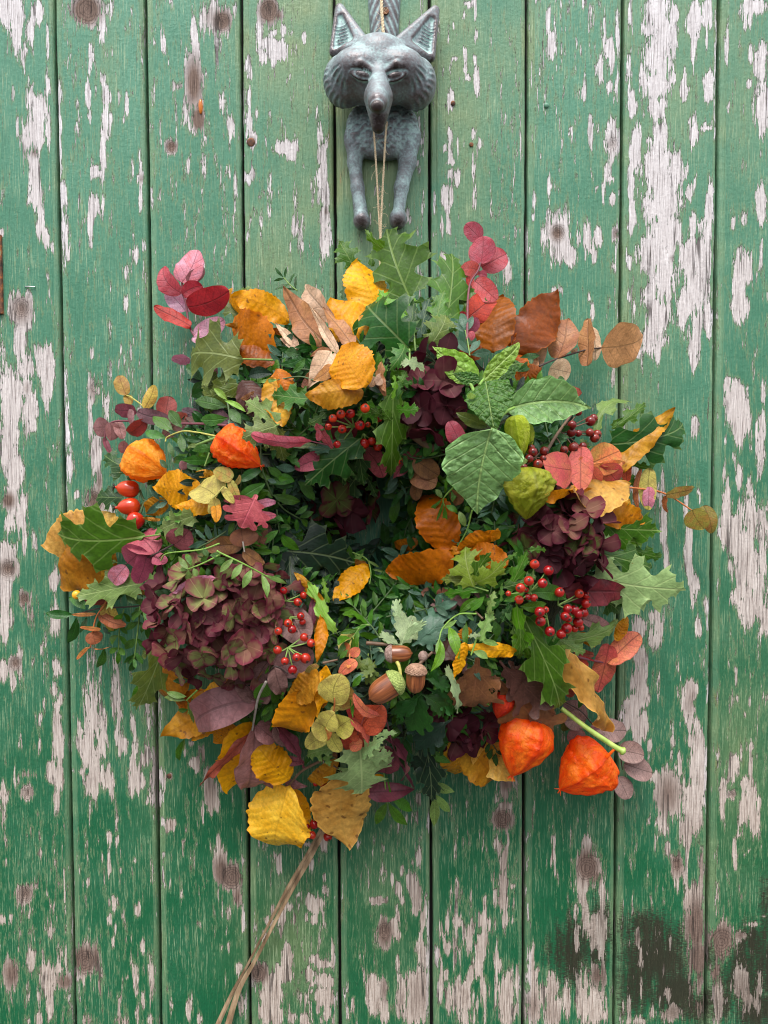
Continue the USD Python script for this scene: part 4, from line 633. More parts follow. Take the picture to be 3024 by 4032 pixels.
RO = np.array([(0.012, 0), (0.05, 0.04), (0.13, 0.06), (0.24, 0.04), (0.22, 0.10), (0.33, 0.14), (0.24, 0.20), (0.17, 0.26), (0.155, 0.31), (0.19, 0.345), (0.32, 0.36), (0.47, 0.40), (0.40, 0.45), (0.42, 0.54), (0.30, 0.535), (0.20, 0.57), (0.165, 0.61), (0.18, 0.66), (0.27, 0.70), (0.36, 0.78), (0.25, 0.775), (0.22, 0.83), (0.13, 0.82), (0.105, 0.84), (0.15, 0.90), (0.06, 0.915), (0.03, 0.95), (0, 1.0)])
RTIP = {3, 5, 11, 13, 19, 21, 24, 27}
def oak_outline(rg):
    """Rounded lobes along a tapering body."""
    import shapely
    from shapely.ops import unary_union
    u = [shapely.LineString([(0, 0.0), (0, 0.3)]).buffer(0.045), shapely.LineString([(0, 0.22), (0, 0.86)]).buffer(0.125), shapely.LineString([(0, 0.8), (rg.normal(0, .02), 0.90)]).buffer(0.10)]
    for sd_ in (-1, 1):
        for y0, x1, y1, r in ((0.18, 0.20, 0.26, 0.06), (0.32, 0.35, 0.45, 0.08), (0.52, 0.41, 0.68, 0.085), (0.70, 0.27, 0.88, 0.075)):
            u.append(shapely.LineString([(0, y0), (sd_ * (x1 + rg.normal(0, .025)), y1 + rg.normal(0, .02))]).buffer(r * rg.uniform(.9, 1.15)))
    g = unary_union(u).buffer(-0.018).buffer(0.045).buffer(-0.027).simplify(0.004)
    o = np.array(g.exterior.coords)[:-1]; o = o[::-1] if shapely.is_ccw(g.exterior) is False else o
    o[:, 1] = o[:, 1] / o[:, 1].max(); o[:, 0] *= 1.02
    return o
def red_oak_outline(rg):
    def side():
        h = RO.copy(); h[1:-1] += rg.normal(0, 0.010, (len(h) - 2, 2)); h[:, 0] = np.maximum(h[:, 0], 0.012); h[-1] = (0, 1)
        out = [h[0]]
        for i in range(1, len(h)):
            if i in RTIP or i - 1 in RTIP:
                m = 0.5 * (h[i] + h[i - 1]) + np.array([-0.012, 0]); out += [m, h[i]]
            else: out += [0.75 * h[i - 1] + 0.25 * h[i], 0.25 * h[i - 1] + 0.75 * h[i]]
        return np.array(out)
    a, b = side(), side()
    return np.vstack([a, (b * [-1, 1])[::-1][1:-1]])

def half_width(T, t, rg):
    s = np.sin(np.pi * np.clip(t, 0, 1))
    if T == "B": w = 0.5 * 2.60 * t**0.60 * (1 - t) ** 0.82; w = w * (1 + 0.035 * np.sin(2 * np.pi * 9 * t)) * (1 + 0.03 * np.sin(2 * np.pi * 23 * t + 1))
    elif T == "E": w = 0.5 * np.sqrt(np.clip(1 - (2 * t - 1) ** 2, 0, 1)) * (1.06 - 0.12 * t)
    elif T == "O": w = 0.5 * 2.35 * t**0.60 * (1 - t) ** 0.98
    elif T == "L": w = 0.5 * s**1.1 * (1 - 0.25 * (t - 0.4))
    elif T == "M": w = 0.5 * np.clip(np.sin(np.pi * t**1.06), 0, 1) ** 0.85
    elif T == "P": w = 0.5 * 2.92 * t**0.55 * (1 - t) ** 1.15 * (1 + 0.05 * np.sin(2 * np.pi * 5.5 * t + rg.random() * 3) * np.minimum(1, 3 * (1 - t)))
    elif T == "Q":
        env = np.clip(np.sin(np.pi * t**1.35), 0, 1) ** 0.62; w = 0.5 * env * (0.70 + 0.36 * np.cos(2 * np.pi * (3.35 * t - 0.35 + 0.05 * rg.normal()))); w = np.maximum(w, 0.03 * s**0.3)
    elif T == "H": w = 0.56 * np.clip(np.sin(np.pi * t**1.12), 0, 1) ** 0.55
    return w
NT = dict(B=(37, 9), E=(15, 9), O=(19, 9), L=(15, 7), M=(9, 5), P=(27, 13), Q=(39, 9), H=(8, 5))

def leaf_flat(T, rg):
    """(lateral, along, edge) of a flat leaf of length 1 and width about 1, and its triangles."""
    if T in "RQ":
        import shapely
        o = red_oak_outline(rg) if T == "R" else oak_outline(rg)
        o[:, 0] *= 1.06 if T == "R" else 1.0
        pg = shapely.Polygon(o).buffer(0); gx, gy = np.meshgrid(np.arange(-0.5, 0.51, 0.075), np.arange(0.02, 1, 0.065)); gx[1::2] += 0.037
        q = np.stack([gx.ravel(), gy.ravel()], 1); ins = shapely.contains_xy(pg.buffer(-0.028), q[:, 0], q[:, 1])
        spine = np.stack([np.zeros(22), np.linspace(0.03, 0.97, 22)], 1)
        P = np.vstack([o, q[ins & (abs(q[:, 0]) > 0.03)], spine]); tr = Delaunay(P).simplices
        c = P[tr].mean(1); tr = tr[shapely.contains_xy(pg, c[:, 0], c[:, 1])]
        a, b, c = P[tr[:, 0]], P[tr[:, 1]], P[tr[:, 2]]; ar = (b[:, 0] - a[:, 0]) * (c[:, 1] - a[:, 1]) - (b[:, 1] - a[:, 1]) * (c[:, 0] - a[:, 0])
        tr[ar < 0] = tr[ar < 0][:, ::-1]; tr = tr[abs(ar) > 1e-7]
        dist = shapely.distance(shapely.points(P), pg.exterior); e = np.clip(1 - dist / 0.05, 0, 1)
        us, inv = np.unique(tr, return_inverse=True)
        return P[us, 0], P[us, 1], e[us], inv.reshape(-1, 3)
    nt, ns = NT[T]; t = np.linspace(0, 1, nt)
    if T not in "BQ": t = 0.5 - 0.5 * np.cos(np.pi * t) if T in "EH" else t
    w = np.maximum(half_width(T, t, rg), 0.004); s = np.linspace(-1, 1, ns)
    wl = w * (1 + 0.05 * rg.normal()); wr = w * (1 + 0.05 * rg.normal())
    x = np.where(s[None] < 0, wl[:, None], wr[:, None]) * s[None]; y = np.repeat(t[:, None], ns, 1)
    y = y + ({"B": 0.10, "Q": 0.22, "P": 0.06}.get(T, 0)) * np.abs(x) * (np.sin(np.pi * t) if T != "Q" else np.clip(1.2 * np.sin(np.pi * t), 0, 1))[:, None]
    if T == "E": y = y - 0.10 * np.abs(x) * np.exp(-((t - 0.0) / 0.25) ** 2)[:, None]
    e = np.repeat(np.abs(s)[None], nt, 0)
    return x.ravel(), y.ravel(), e.ravel(), grid_faces(nt, ns)

def leaf_mesh(T, P0, P1, ratio, roll, curl, fold, rg, wave=1.0, twist=None, bend=None):
    """A leaf from P0 to P1; ratio = width / length, roll about the midrib in degrees, curl > 0 arches towards the viewer, fold < 0 is a trough."""
    x, y, e, tr = leaf_flat(T, rg)
    d = P1 - P0; L = np.linalg.norm(d); Tn = d / L
    vdir = EYE - (P0 + P1) / 2; vdir /= np.linalg.norm(vdir)
    N = vdir - (vdir @ Tn) * Tn; N /= np.linalg.norm(N); Bv = np.cross(Tn, N)
    a = math.radians(roll); B2 = math.cos(a) * Bv + math.sin(a) * N; N2 = math.cos(a) * N - math.sin(a) * Bv
    X = x * ratio; Y = y
    tw = (twist if twist is not None else rg.normal(0, 0.34)) * (y - 0.3)
    z = curl * 4 * Y * (1 - Y) * 0.35 - fold * np.abs(X) + 0
    z = z + (0.022 * (1.7 if T in 'BO' else 1) * wave) * np.sin(Y * (9 + 6 * rg.random()) + 6 * rg.random() + 2 * np.sign(X)) * e**2 + 0.020 * wave * np.sin(Y * (20 + 8 * rg.random()) + 6 * rg.random() + np.sign(X)) * e**3
    z = z + rg.normal(0, 0.12) * (X / max(ratio, 0.1)) ** 2 * ratio * 0.6 + rg.normal(0, 0.05) * Y**2 + rg.choice([-1, 1, -1]) * abs(rg.normal(0, 0.9 if T in 'BROP' else 0.5)) * np.clip(Y - 0.62, 0, 1) ** 2 + (rg.normal(0, 0.5) * np.clip(X / max(ratio, .1) - 0.22, 0, 1) ** 2 + rg.normal(0, 0.5) * np.clip(-X / max(ratio, .1) - 0.22, 0, 1) ** 2) * (ratio if T in 'BEOR' else 0)
    sb = (bend if bend is not None else rg.normal(0, 0.045)) * 4 * Y * (1 - Y)
    X2 = X * np.cos(tw) + sb; z2 = z + X * np.sin(tw)
    V = P0 + L * (X2[:, None] * B2 + Y[:, None] * Tn + z2[:, None] * N2)
    u = x if T in "RQ" else x * (ratio if ratio > 0.35 else 0.35 + 0.0 * ratio)
    return (V, tr), np.stack([u, y, e], -1)

# ------------------------------------------------------------------ where things lie: height of the wreath over the door
WC = (1470.0, 2110.0)
def H(px, py):
    r = math.hypot(px - WC[0], (py - WC[1]) * 1.02)
    return 0.026 + 0.098 * math.exp(-((r - 600) / 330) ** 2)

WREATH = xform("autumn_wreath", label="autumn wreath of leaves, berries, acorns and orange lantern fruit hanging on the green door", category="wreath")
FRM = dict(a=(550, 850, 2.37), b=(1150, 850, 2.37), c=(1700, 850, 1.8433), d=(150, 1450, 2.0738), e=(800, 1500, 2.212), g=(1450, 1450, 2.37), h=(2050, 1550, 2.0738), i=(150, 2150, 2.0738),
           j=(800, 2150, 2.212), k=(1450, 2150, 2.37), l=(1850, 2150, 1.8433), m=(650, 2600, 1.659), n=(1650, 2500, 1.659))
def fp(fr, x, y):
    ox, oy, s = FRM[fr]; return ox + x / s, oy + y / s
stems = {}
def stemmat(c, shiny=0.5):
    if c not in stems:
        stems[c] = mat("stem_%d_%d_%d" % c, {"g": ("geometry", {}), "n": ("noise_texture", {"scale": 300.0, "detail": 3.0}), "r": ("rgb_ramp", {"ramp": [(0.3, lin(*c, 0.65)), (0.7, lin(*c, 1.1))]}), "p": ("principled_bsdf", {"roughness": 0.6})}, [("g.position", "n.vector"), ("n.fac", "r.fac"), ("r.color", "p.base_color")])
    return stems[c]
STC = dict(g=(112, 140, 66), d=(66, 88, 46), p=(112, 56, 66), r=(150, 70, 58), b=(100, 74, 54), y=(176, 170, 84), o=(196, 112, 58), k=(64, 48, 44), w=(150, 140, 130), l=(122, 160, 66))

def stem(fr, pts, r=0.0011, col="g", lay=0.0, parent=None, name="stem", r1=None):
    """A stalk through points of a crop; each point is x, y or x, y, extra height in mm."""
    P = []
    for p in pts:
        q = fp(fr, p[0], p[1]); P.append(at(*q, H(*q) + (lay + (p[2] if len(p) > 2 else 0)) / 1000))
    n = max(6, 7 * len(P)); P = spline(P, n)
    rr = np.linspace(r, r1 if r1 else r * 0.75, n)
    return put(name, tube(P, rr, 7), stemmat(STC[col]), parent)

CURL = dict(B=0.16, E=0.14, O=0.16, L=0.1, R=0.24, Q=0.2, M=0.14, P=0.2, H=0.1)
FOLD = dict(B=0.10, E=-0.10, O=-0.16, L=-0.2, R=0.14, Q=0.05, M=-0.14, P=-0.14, H=-0.1)
NLEAF = [0]
def leaves(fr, text, parent, lay0=0.0, name="leaf"):
    """One leaf per item: kind bx,by tx,ty width/length layer_mm colour [r=roll c=curl f=fold t=twist d=tip_extra_mm w=wave s=bend @crop]"""
    for it in text.split(";"):
        it = it.split()
        if not it: continue
        T, (bx, by), (tx, ty), ratio, lay, col = it[0], map(float, it[1].split(",")), map(float, it[2].split(",")), float(it[3]), float(it[4]), it[5]
        o = {}; f2 = fr
        for q in it[6:]:
            if q[0] == "@": f2 = q[1:]
            else: o[q[0]] = float(q[2:])
        NLEAF[0] += 1; rg = rng_of("leaf", NLEAF[0], it[:3])
        p, q = fp(f2, bx, by), fp(f2, tx, ty)
        roll = o.get("r", 0) + rg.normal(0, 13)
        hp, hq = H(*p), H(*q); lim = 0.42 * math.hypot(p[0] - q[0], p[1] - q[1]) * DIST / FPX      # a leaf leans only so far
        if abs(hp - hq) > lim: hp, hq = (hp + hq) / 2 + math.copysign(lim / 2, hp - hq), (hp + hq) / 2 - math.copysign(lim / 2, hp - hq)
        P0 = at(*p, max(0.006, hp + (lay + lay0) / 1000)); P1 = at(*q, max(0.006, hq + (lay + lay0 + o.get("d", rg.normal(0, 4))) / 1000))
        (v, tr), at3 = leaf_mesh(T, P0, P1, ratio / max(0.3, abs(math.cos(math.radians(roll)))), roll, o.get("c", CURL[T] + rg.normal(0, 0.12)), o.get("f", FOLD[T] + rg.normal(0, 0.10)), rg, o.get("w", 1.0), o.get("t"), o.get("s"))
        v[:, 1] = np.minimum(v[:, 1], -0.0035)
        put(name, (v, tr), leafmat(T, col), parent, smooth=True, attrs={"leaf": at3})

def part(name, label=None):
    return xform(name, WREATH, label=label)

def sprig(name, label, fr, text, stemspec=(), lay=0.0):
    s = part(name, label)
    for st in stemspec: stem(fr if len(st) < 5 else st[4], st[0], st[1] / 1000, st[2], lay + (st[3] if len(st) > 3 else 0), s)
    leaves(fr, text, s, lay)
    return s

def pinnate(fr, pts, n, ln, col, lay=0, ratio=0.34, sc="d", label=None, ang=42, r=0.8, end=True, seed=0, name="evergreen_sprig", taper=0.75):
    """An evergreen sprig: leaflets in pairs along a stalk. ln = leaflet length in that crop's pixels."""
    s = part(name, label); stem(fr, pts, r / 1000, sc, lay, s)
    rg = rng_of("pin", fr, pts[0], seed)
    P = spline([np.array(p[:2], float) for p in pts], 60); D = np.gradient(P, axis=0); D /= np.linalg.norm(D, axis=1, keepdims=True)
    txt = []
    for i in range(n):
        t = 0.10 + 0.82 * i / max(1, n - 1); k = int(t * 59); b, d = P[k], D[k]
        for sd_ in (-1, 1):
            a = math.radians(ang + rg.normal(0, 9)) * sd_; dd = np.array([d[0] * math.cos(a) - d[1] * math.sin(a), d[0] * math.sin(a) + d[1] * math.cos(a)])
            l = ln * (1 - (1 - taper) * abs(2 * t - 0.9)) * rg.uniform(0.85, 1.12); e = b + dd * l
            txt.append(f"M {b[0]:.0f},{b[1]:.0f} {e[0]:.0f},{e[1]:.0f} {ratio * rg.uniform(.85, 1.15):.2f} {lay + rg.normal(0, 1):.1f} {col} r={rg.normal(0, 28):.0f} d={rg.normal(0, 5):.0f}")
    if end:
        e = P[-1] + D[-1] * ln * 0.9; txt.append(f"M {P[-1][0]:.0f},{P[-1][1]:.0f} {e[0]:.0f},{e[1]:.0f} {ratio:.2f} {lay} {col}")
    leaves(fr, ";".join(txt), s, name="leaflet")
    return s

# ------------------------------------------------------------------ fruit
def fruitmat(name, c1, c2, rough=0.22, scale=60.0, attr=None):
    return mat(name, {"g": ("geometry", {}), "oi": ("object_info", {}), "n": ("noise_texture", {"scale": scale, "detail": 3.0}), "s": ("math", {"math_type": "multiply_add", "value2": 0.55, "value3": 0.0}), "x": ("math", {"math_type": "multiply", "value2": 0.75}), "f": ("math", {"math_type": "subtract", "use_clamp": True}),
        "c": ("mix_color", {"a": lin(*c1), "b": lin(*c2)}), "p": ("principled_bsdf", {"roughness": rough, "specular_ior_level": 0.5, "subsurface_weight": 0.08, "subsurface_scale": 0.002})},
        [("g.position", "n.vector"), ("oi.random", "s.value1"), ("n.fac", "x.value1"), ("x.value", "s.value3"), ("s.value", "f.value1"), ("f.value", "c.fac"), ("c.result", "p.base_color")])
M_HIP = fruitmat("rose_hip_skin", (158, 16, 16), (214, 84, 28), 0.18)
M_BERRY = fruitmat("red_berry_skin", (136, 10, 16), (196, 66, 26), 0.22)
M_BERRYD = fruitmat("brown_red_berry_skin", (96, 18, 18), (146, 52, 26), 0.24)
M_CALYX = stemmat((54, 38, 32))

def lathe(prof, n=22):
    """prof: (radius, along) from base to tip; axis +z."""
    prof = np.array(prof, float); a = np.arange(n + 1) * 2 * np.pi / n
    V = np.stack([prof[:, 0][:, None] * np.cos(a), prof[:, 0][:, None] * np.sin(a), np.repeat(prof[:, 1][:, None], n + 1, 1)], -1)
    V[:, -1] = V[:, 0]
    k = len(prof); F = []
    i, j = np.meshgrid(np.arange(k - 1), np.arange(n), indexing="ij"); b = (i * n + j).ravel(); bn = (i * n + (j + 1) % n).ravel()
    F = np.vstack([np.stack([b, bn, bn + n], 1), np.stack([b, bn + n, b + n], 1)])
    return V[:, :n].reshape(-1, 3), F
def turn(V, axis, spin=0.0):
    axis = np.asarray(axis, float) / np.linalg.norm(axis); h = np.array([0, 0, 1.0]) if abs(axis[2]) < 0.9 else np.array([1.0, 0, 0])
    x = np.cross(h, axis); x /= np.linalg.norm(x); y = np.cross(axis, x)
    c, s = math.cos(spin), math.sin(spin)
    return V[:, :1] * (c * x + s * y) + V[:, 1:2] * (c * y - s * x) + V[:, 2:] * axis

def berries(name, label, fr, text, hubs, m=M_BERRY, lay=6.0, sc="g", face=None):
    """Berries x,y,radius[,extra mm] on thin stalks from the hubs; the dark calyx looks outwards."""
    s = part(name, label); rg = rng_of("berries", fr, text[:20]); HB = []
    for hb in hubs:
        q = fp(fr, hb[0], hb[1]); HB.append((np.array(hb[:2], float), at(*q, H(*q) + (lay - 9) / 1000)))
    for w in text.split():
        v = [float(z) for z in w.split(",")]; q = fp(fr, v[0], v[1]); px = H(*q) + (lay + (v[3] if len(v) > 3 else rg.normal(0, 2.5))) / 1000
        c = at(*q, px); r = v[2] / FRM[fr][2] * depth_scale(c) * rg.uniform(0.9, 1.06)
        hb = min(HB, key=lambda z: np.hypot(*(z[0] - v[:2])))
        away = c - hb[1]; away /= np.linalg.norm(away) + 1e-9
        ax = away + np.array([rg.normal(0, .35), -0.9 + rg.normal(0, .4), rg.normal(0, .35)]); ax /= np.linalg.norm(ax)
        th = np.linspace(0, np.pi, 15); prof = np.stack([np.sin(th), -np.cos(th) * 0.98], 1); prof[0, 0] = prof[-1, 0] = 0.003
        bv, bf = lathe(prof, 20); b = put("berry", (c + r * turn(bv, ax), bf), m, s)
        n = 5; kv = []
        for a in range(6):
            an = a * 2 * np.pi / 6 + rg.random(); d = np.array([math.cos(an), math.sin(an), 0])
            kv.append((np.array([[0, 0, 0.99], 0.34 * d + [0, 0, 1.06 + 0.06 * rg.random()], 0.16 * np.array([-d[1], d[0], 0]) + 0.2 * d + [0, 0, 0.99], -0.16 * np.array([-d[1], d[0], 0]) + 0.2 * d + [0, 0, 0.99]]), [[0, 3, 1], [0, 1, 2], [0, 2, 3], [1, 3, 2]]))
        dv, df = lathe([(0.002, 0.95), (0.26, 0.955), (0.22, 1.02), (0.002, 1.03)], 10); kv.append((dv, df))
        cv, cf = join(kv); put("calyx", (c + r * turn(cv, ax), cf), M_CALYX, str(s))
        base = c - ax * r * 0.97; mid = (base + hb[1]) / 2 + np.array([0, -0.002, 0])
        put("stem", tube(spline([hb[1], mid - 0.2 * (mid - base), base], 9), np.linspace(0.00075, 0.0005, 9), 6), stemmat(STC[sc]), s)
    return s

def rose_hip(fr, cx, cy, kx, ky, rl, rw, parent, lay=8):
    q, kq = fp(fr, cx, cy), fp(fr, kx, ky); c = at(*q, H(*q) + lay / 1000); tip = at(*kq, H(*q) + (lay + 3) / 1000)
    ax = tip - c; L = np.linalg.norm(ax); ax /= L; sc_ = depth_scale(c) / FRM[fr][2]; r = rw * sc_
    t = np.linspace(-1, 1, 22); prof = [(0.0003, -rl * sc_)] + [(r * max(0.02, (1 - abs(x) ** 2.3)) ** 0.55 * (1 - 0.16 * x), x * rl * sc_) for x in t[1:-1]] + [(0.16 * r, rl * sc_), (0.14 * r, L * 0.98)]
    v, f = lathe(prof, 26); put("rose_hip", (c + turn(v, ax), f), M_HIP, parent)
    kv = []
    for a in range(7):
        an = a * 0.9; d = np.array([math.cos(an), math.sin(an), 0])
        kv.append(tube(spline([np.array([0, 0, L * 0.95]), 0.18 * r * d + [0, 0, L * 1.03], (0.25 + 0.1 * (a % 3)) * r * d + [0, 0, L * (1.10 + 0.03 * (a % 2))]], 6), np.linspace(0.0011, 0.0003, 6), 5))
    v, f = join(kv); put("calyx", (c + turn(v, ax), f), M_CALYX, parent)
    return c - ax * rl * sc_

def lanternmat(name, c1, c2, vein):
    return mat(name, {"a": ("attribute", {"attribute": "leaf"}), "s": ("separate_xyz", {}), "fl": ("combine_xyz", {"z": 0.0}), "oi": ("object_info", {}), "w": ("math", {"math_type": "multiply", "value2": 21.0}),
        "n": ("noise_texture", {"dimensions": "4D", "scale": 3.0, "detail": 5.0, "roughness": 0.62}), "n2": ("noise_texture", {"dimensions": "4D", "scale": 11.0, "detail": 4.0, "roughness": 0.6, "distortion": 0.8}), "c": ("mix_color", {"a": lin(*c1), "b": lin(*c2)}), "m": ("map_range", {"range_type": "smoothstep", "from_min": 0.36, "from_max": 0.64, "clamp": True}),
        "vo": ("voronoi_texture", {"feature": "distance_to_edge", "scale": 9.0}), "vr": ("map_range", {"range_type": "smoothstep", "from_min": 0, "from_max": 0.05, "to_min": 0.45, "to_max": 0.0, "clamp": True}), "rb": ("map_range", {"range_type": "smoothstep", "from_min": 0.45, "from_max": 1.0, "to_max": 0.6, "clamp": True}), "mx": ("math", {"math_type": "maximum"}), "cv": ("mix_color", {"b": lin(*vein)}),
        "b": ("bump", {"distance": 0.0026, "strength": 0.95}), "p": ("principled_bsdf", {"roughness": 0.36, "specular_ior_level": 0.4}), "t": ("translucent_bsdf", {}), "mc": ("mix_closure", {"fac": 0.46})},
        [("a.vector", "s.vector"), ("s.x", "fl.x"), ("s.y", "fl.y"), ("oi.random", "w.value1"), ("w.value", "n.w"), ("w.value", "n2.w"), ("fl.vector", "n.vector"), ("fl.vector", "n2.vector"), ("fl.vector", "vo.vector"), ("n.fac", "m.value"), ("m.result", "c.fac"), ("vo.distance", "vr.value"), ("s.z", "rb.value"), ("vr.result", "mx.value1"), ("rb.result", "mx.value2"), ("mx.value", "cv.fac"), ("c.result", "cv.a"),
         ("n2.fac", "b.height"), ("b.normal", "p.normal"), ("cv.result", "p.base_color"), ("cv.result", "t.color"), ("p.BSDF", "mc.closure1"), ("t.BSDF", "mc.closure2")], surface="mc.closure")
ML = dict(orange=lanternmat("lantern_orange_yellow", (255, 150, 14), (255, 184, 64), (216, 104, 10)), red=lanternmat("lantern_red_orange", (255, 92, 12), (255, 138, 34), (204, 46, 8)), deep=lanternmat("lantern_deep_red", (210, 44, 18), (228, 70, 20), (170, 30, 16)),
          lime=lanternmat("lantern_lime", (184, 200, 40), (206, 212, 84), (150, 170, 30)), olive=lanternmat("lantern_olive", (150, 160, 34), (186, 184, 60), (110, 110, 30)))
def lantern(label, fr, base, tip, width, col, lay, dip=0.0, crush=1.0, spin=0.3, tips=True):
    """Papery five-sided fruit case from its stalk end to its pointed end."""
    s = part("lantern_fruit", label); rg = rng_of("lantern", fr, base)
    b, t = fp(fr, *base), fp(fr, *tip); hb = H(*b)
    P0 = at(*b, hb + lay / 1000); P1 = at(*t, hb + (lay + dip) / 1000); ax = P1 - P0; L = np.linalg.norm(ax); ax /= L
    R = width / 2 / FRM[fr][2] * depth_scale((P0 + P1) / 2)
    nt, na = 34, 60; tt = np.linspace(0, 1, nt); an = np.arange(na + 1) * 2 * np.pi / na
    pr = np.interp(tt, [0, .03, .1, .22, .38, .52, .68, .82, .92, .98, 1], [.18, .48, .76, .95, 1.0, .92, .74, .49, .27, .11, .03])
    A, Tt = np.meshgrid(an, tt); c5 = np.cos(5 * A)
    ridge = np.maximum(np.abs(np.cos(2.5 * A)) ** 14, 0.7 * np.abs(np.sin(2.5 * A)) ** 40)
    ph5 = np.abs(((A * 5 / (2 * np.pi) + 0.5) % 1) - 0.5) * 2
    pent = np.cos(np.pi / 5) / np.cos(np.pi / 5 * (1 - ph5))
    rad = R * pr[:, None] * (0.36 + 0.64 * pent + 0.05 * ridge)
    nzv = np.stack([np.cos(A) * 1.7 * crush, np.sin(A) * 1.7 * crush, Tt * 3.2 * crush + rg.random() * 50], -1)
    rad = rad * (1 + 0.22 * crush * (meshkit.fbm(nzv, 3, 11) - 0.5)) * (1 + 0.09 * crush * (meshkit.noise(nzv * 3.3, 5) - .5))
    zz = L * (Tt - 0.06 * np.exp(-(Tt / 0.05) ** 2) * 0) + L * 0.05 * (1 - pr[:, None]) * 0
    zz = zz + 0.04 * L * np.exp(-(Tt / 0.06) ** 2)                                  # dimple round the stalk
    V = np.stack([rad * np.cos(A), rad * np.sin(A), zz], -1).reshape(-1, 3)
    lf = np.stack([A / (2 * np.pi) * 3.0, Tt * 1.2, np.clip(ridge, 0, 1) ** 1.0], -1).reshape(-1, 3)
    put("husk", (P0 + turn(V, ax, spin), grid_faces(nt, na + 1)), ML[col], s, attrs={"leaf": lf})
    if tips:
        kv = [tube(spline([np.array([0, 0, 0.965 * L]), np.array([0.05 * R * math.cos(q), 0.05 * R * math.sin(q), 1.01 * L]), np.array([0.16 * R * math.cos(q), 0.16 * R * math.sin(q), 1.06 * L])], 6), np.linspace(0.0011, 0.0002, 6), 5) for q in np.arange(5) * 1.2566 + spin]
        v, f = join(kv); put("husk_tip", (P0 + turn(v, ax), f), ML[col], s, attrs={"leaf": np.tile([0.3, 1.1, 0.0], (len(v), 1))})
    return s, P0, ax, L

M_NUT = mat("acorn_nut", {"a": ("attribute", {"attribute": "leaf"}), "s": ("separate_xyz", {}), "cx": ("combine_xyz", {"z": 0.0}), "mx": ("math", {"math_type": "multiply", "value2": 22.0}), "my": ("math", {"math_type": "multiply", "value2": 1.2}), "n": ("noise_texture", {"scale": 1.0, "detail": 3.0}), "r": ("rgb_ramp", {"ramp": [(0.3, lin(74, 38, 24)), (0.52, lin(122, 68, 38)), (0.72, lin(162, 102, 62))]}),
    "p": ("principled_bsdf", {"roughness": 0.30, "specular_ior_level": 0.5})}, [("a.vector", "s.vector"), ("s.x", "mx.value1"), ("s.y", "my.value1"), ("mx.value", "cx.x"), ("my.value", "cx.y"), ("cx.vector", "n.vector"), ("n.fac", "r.fac"), ("r.color", "p.base_color")])
def capmat(name, c1, c2):
    return mat(name, {"g": ("geometry", {}), "n": ("noise_texture", {"scale": 500.0, "detail": 2.0}), "r": ("rgb_ramp", {"ramp": [(0.3, lin(*c1)), (0.7, lin(*c2))]}), "p": ("principled_bsdf", {"roughness": 0.8})}, [("g.position", "n.vector"), ("n.fac", "r.fac"), ("r.color", "p.base_color")])
M_CUPS = dict(brown=capmat("acorn_cup_brown", (112, 82, 62), (168, 132, 108)), green=capmat("acorn_cup_green", (100, 116, 52), (154, 168, 92)), grey=capmat("acorn_cup_grey", (110, 86, 76), (166, 140, 130)))
def acorn(label, fr, cup, tip, wn, wc, cl, col, lay, dip=0.0):
    """cup, tip: the two ends in a crop; wn, wc: widths of nut and cup; cl: share of the length that the cup covers."""
    s = part("acorn", label); c, t = fp(fr, *cup), fp(fr, *tip); h = H(*c) + lay / 1000
    P0, P1 = at(*c, h), at(*t, h + dip / 1000); ax = P1 - P0; L = np.linalg.norm(ax); ax /= L; k = depth_scale(P0) / FRM[fr][2]
    rn, rc = wn / 2 * k, wc / 2 * k
    z = np.linspace(0.08, 0.955, 24); pr = [(0.0004, 0.06 * L)] + [(rn * min(1, ((q + 0.12) / 0.4)) ** 0.5 * (max(0.0, 1 - max(0, (q - 0.48) / 0.485) ** 2.6)) ** 0.52 + 0.0004, q * L) for q in z] + [(0.0009, 0.965 * L), (0.0007, 0.985 * L), (0.0002, L)]
    v, f = lathe(pr, 32); an = np.tile(np.arange(32) / 32, len(pr)); zz = np.repeat([p[1] / L for p in pr], 32)
    put("nut", (P0 + turn(v, ax), f), M_NUT, s, attrs={"leaf": np.stack([an, zz, zz], -1)})
    nz_, na = 30, 64; tt = np.linspace(0, 1, nz_); A, Tq = np.meshgrid(np.arange(na + 1) * 2 * np.pi / na, tt)
    rows = 9; ph = Tq * rows; sc_ = np.abs(np.sin(np.pi * (ph))) * np.abs(np.sin(A * 9 + np.pi / 2 * np.floor(ph)))
    rad = rc * np.sqrt(np.clip(1 - (1 - Tq * 1.0) ** 2, 0.0004, 1)) * np.where(Tq > 0.93, 0.97, 1) + 0.0011 * sc_ * (Tq > 0.06)
    V = np.stack([rad * np.cos(A), rad * np.sin(A), cl * L * Tq ** 0.95], -1)
    V2 = np.concatenate([V, np.stack([0.86 * rn * np.cos(A[-1:]), 0.86 * rn * np.sin(A[-1:]), np.full_like(A[-1:], cl * L * 0.98)], -1)], 0)
    put("cup", (P0 + turn(V2.reshape(-1, 3), ax), grid_faces(nz_ + 1, na + 1)), M_CUPS[col], s)
    return P0, ax

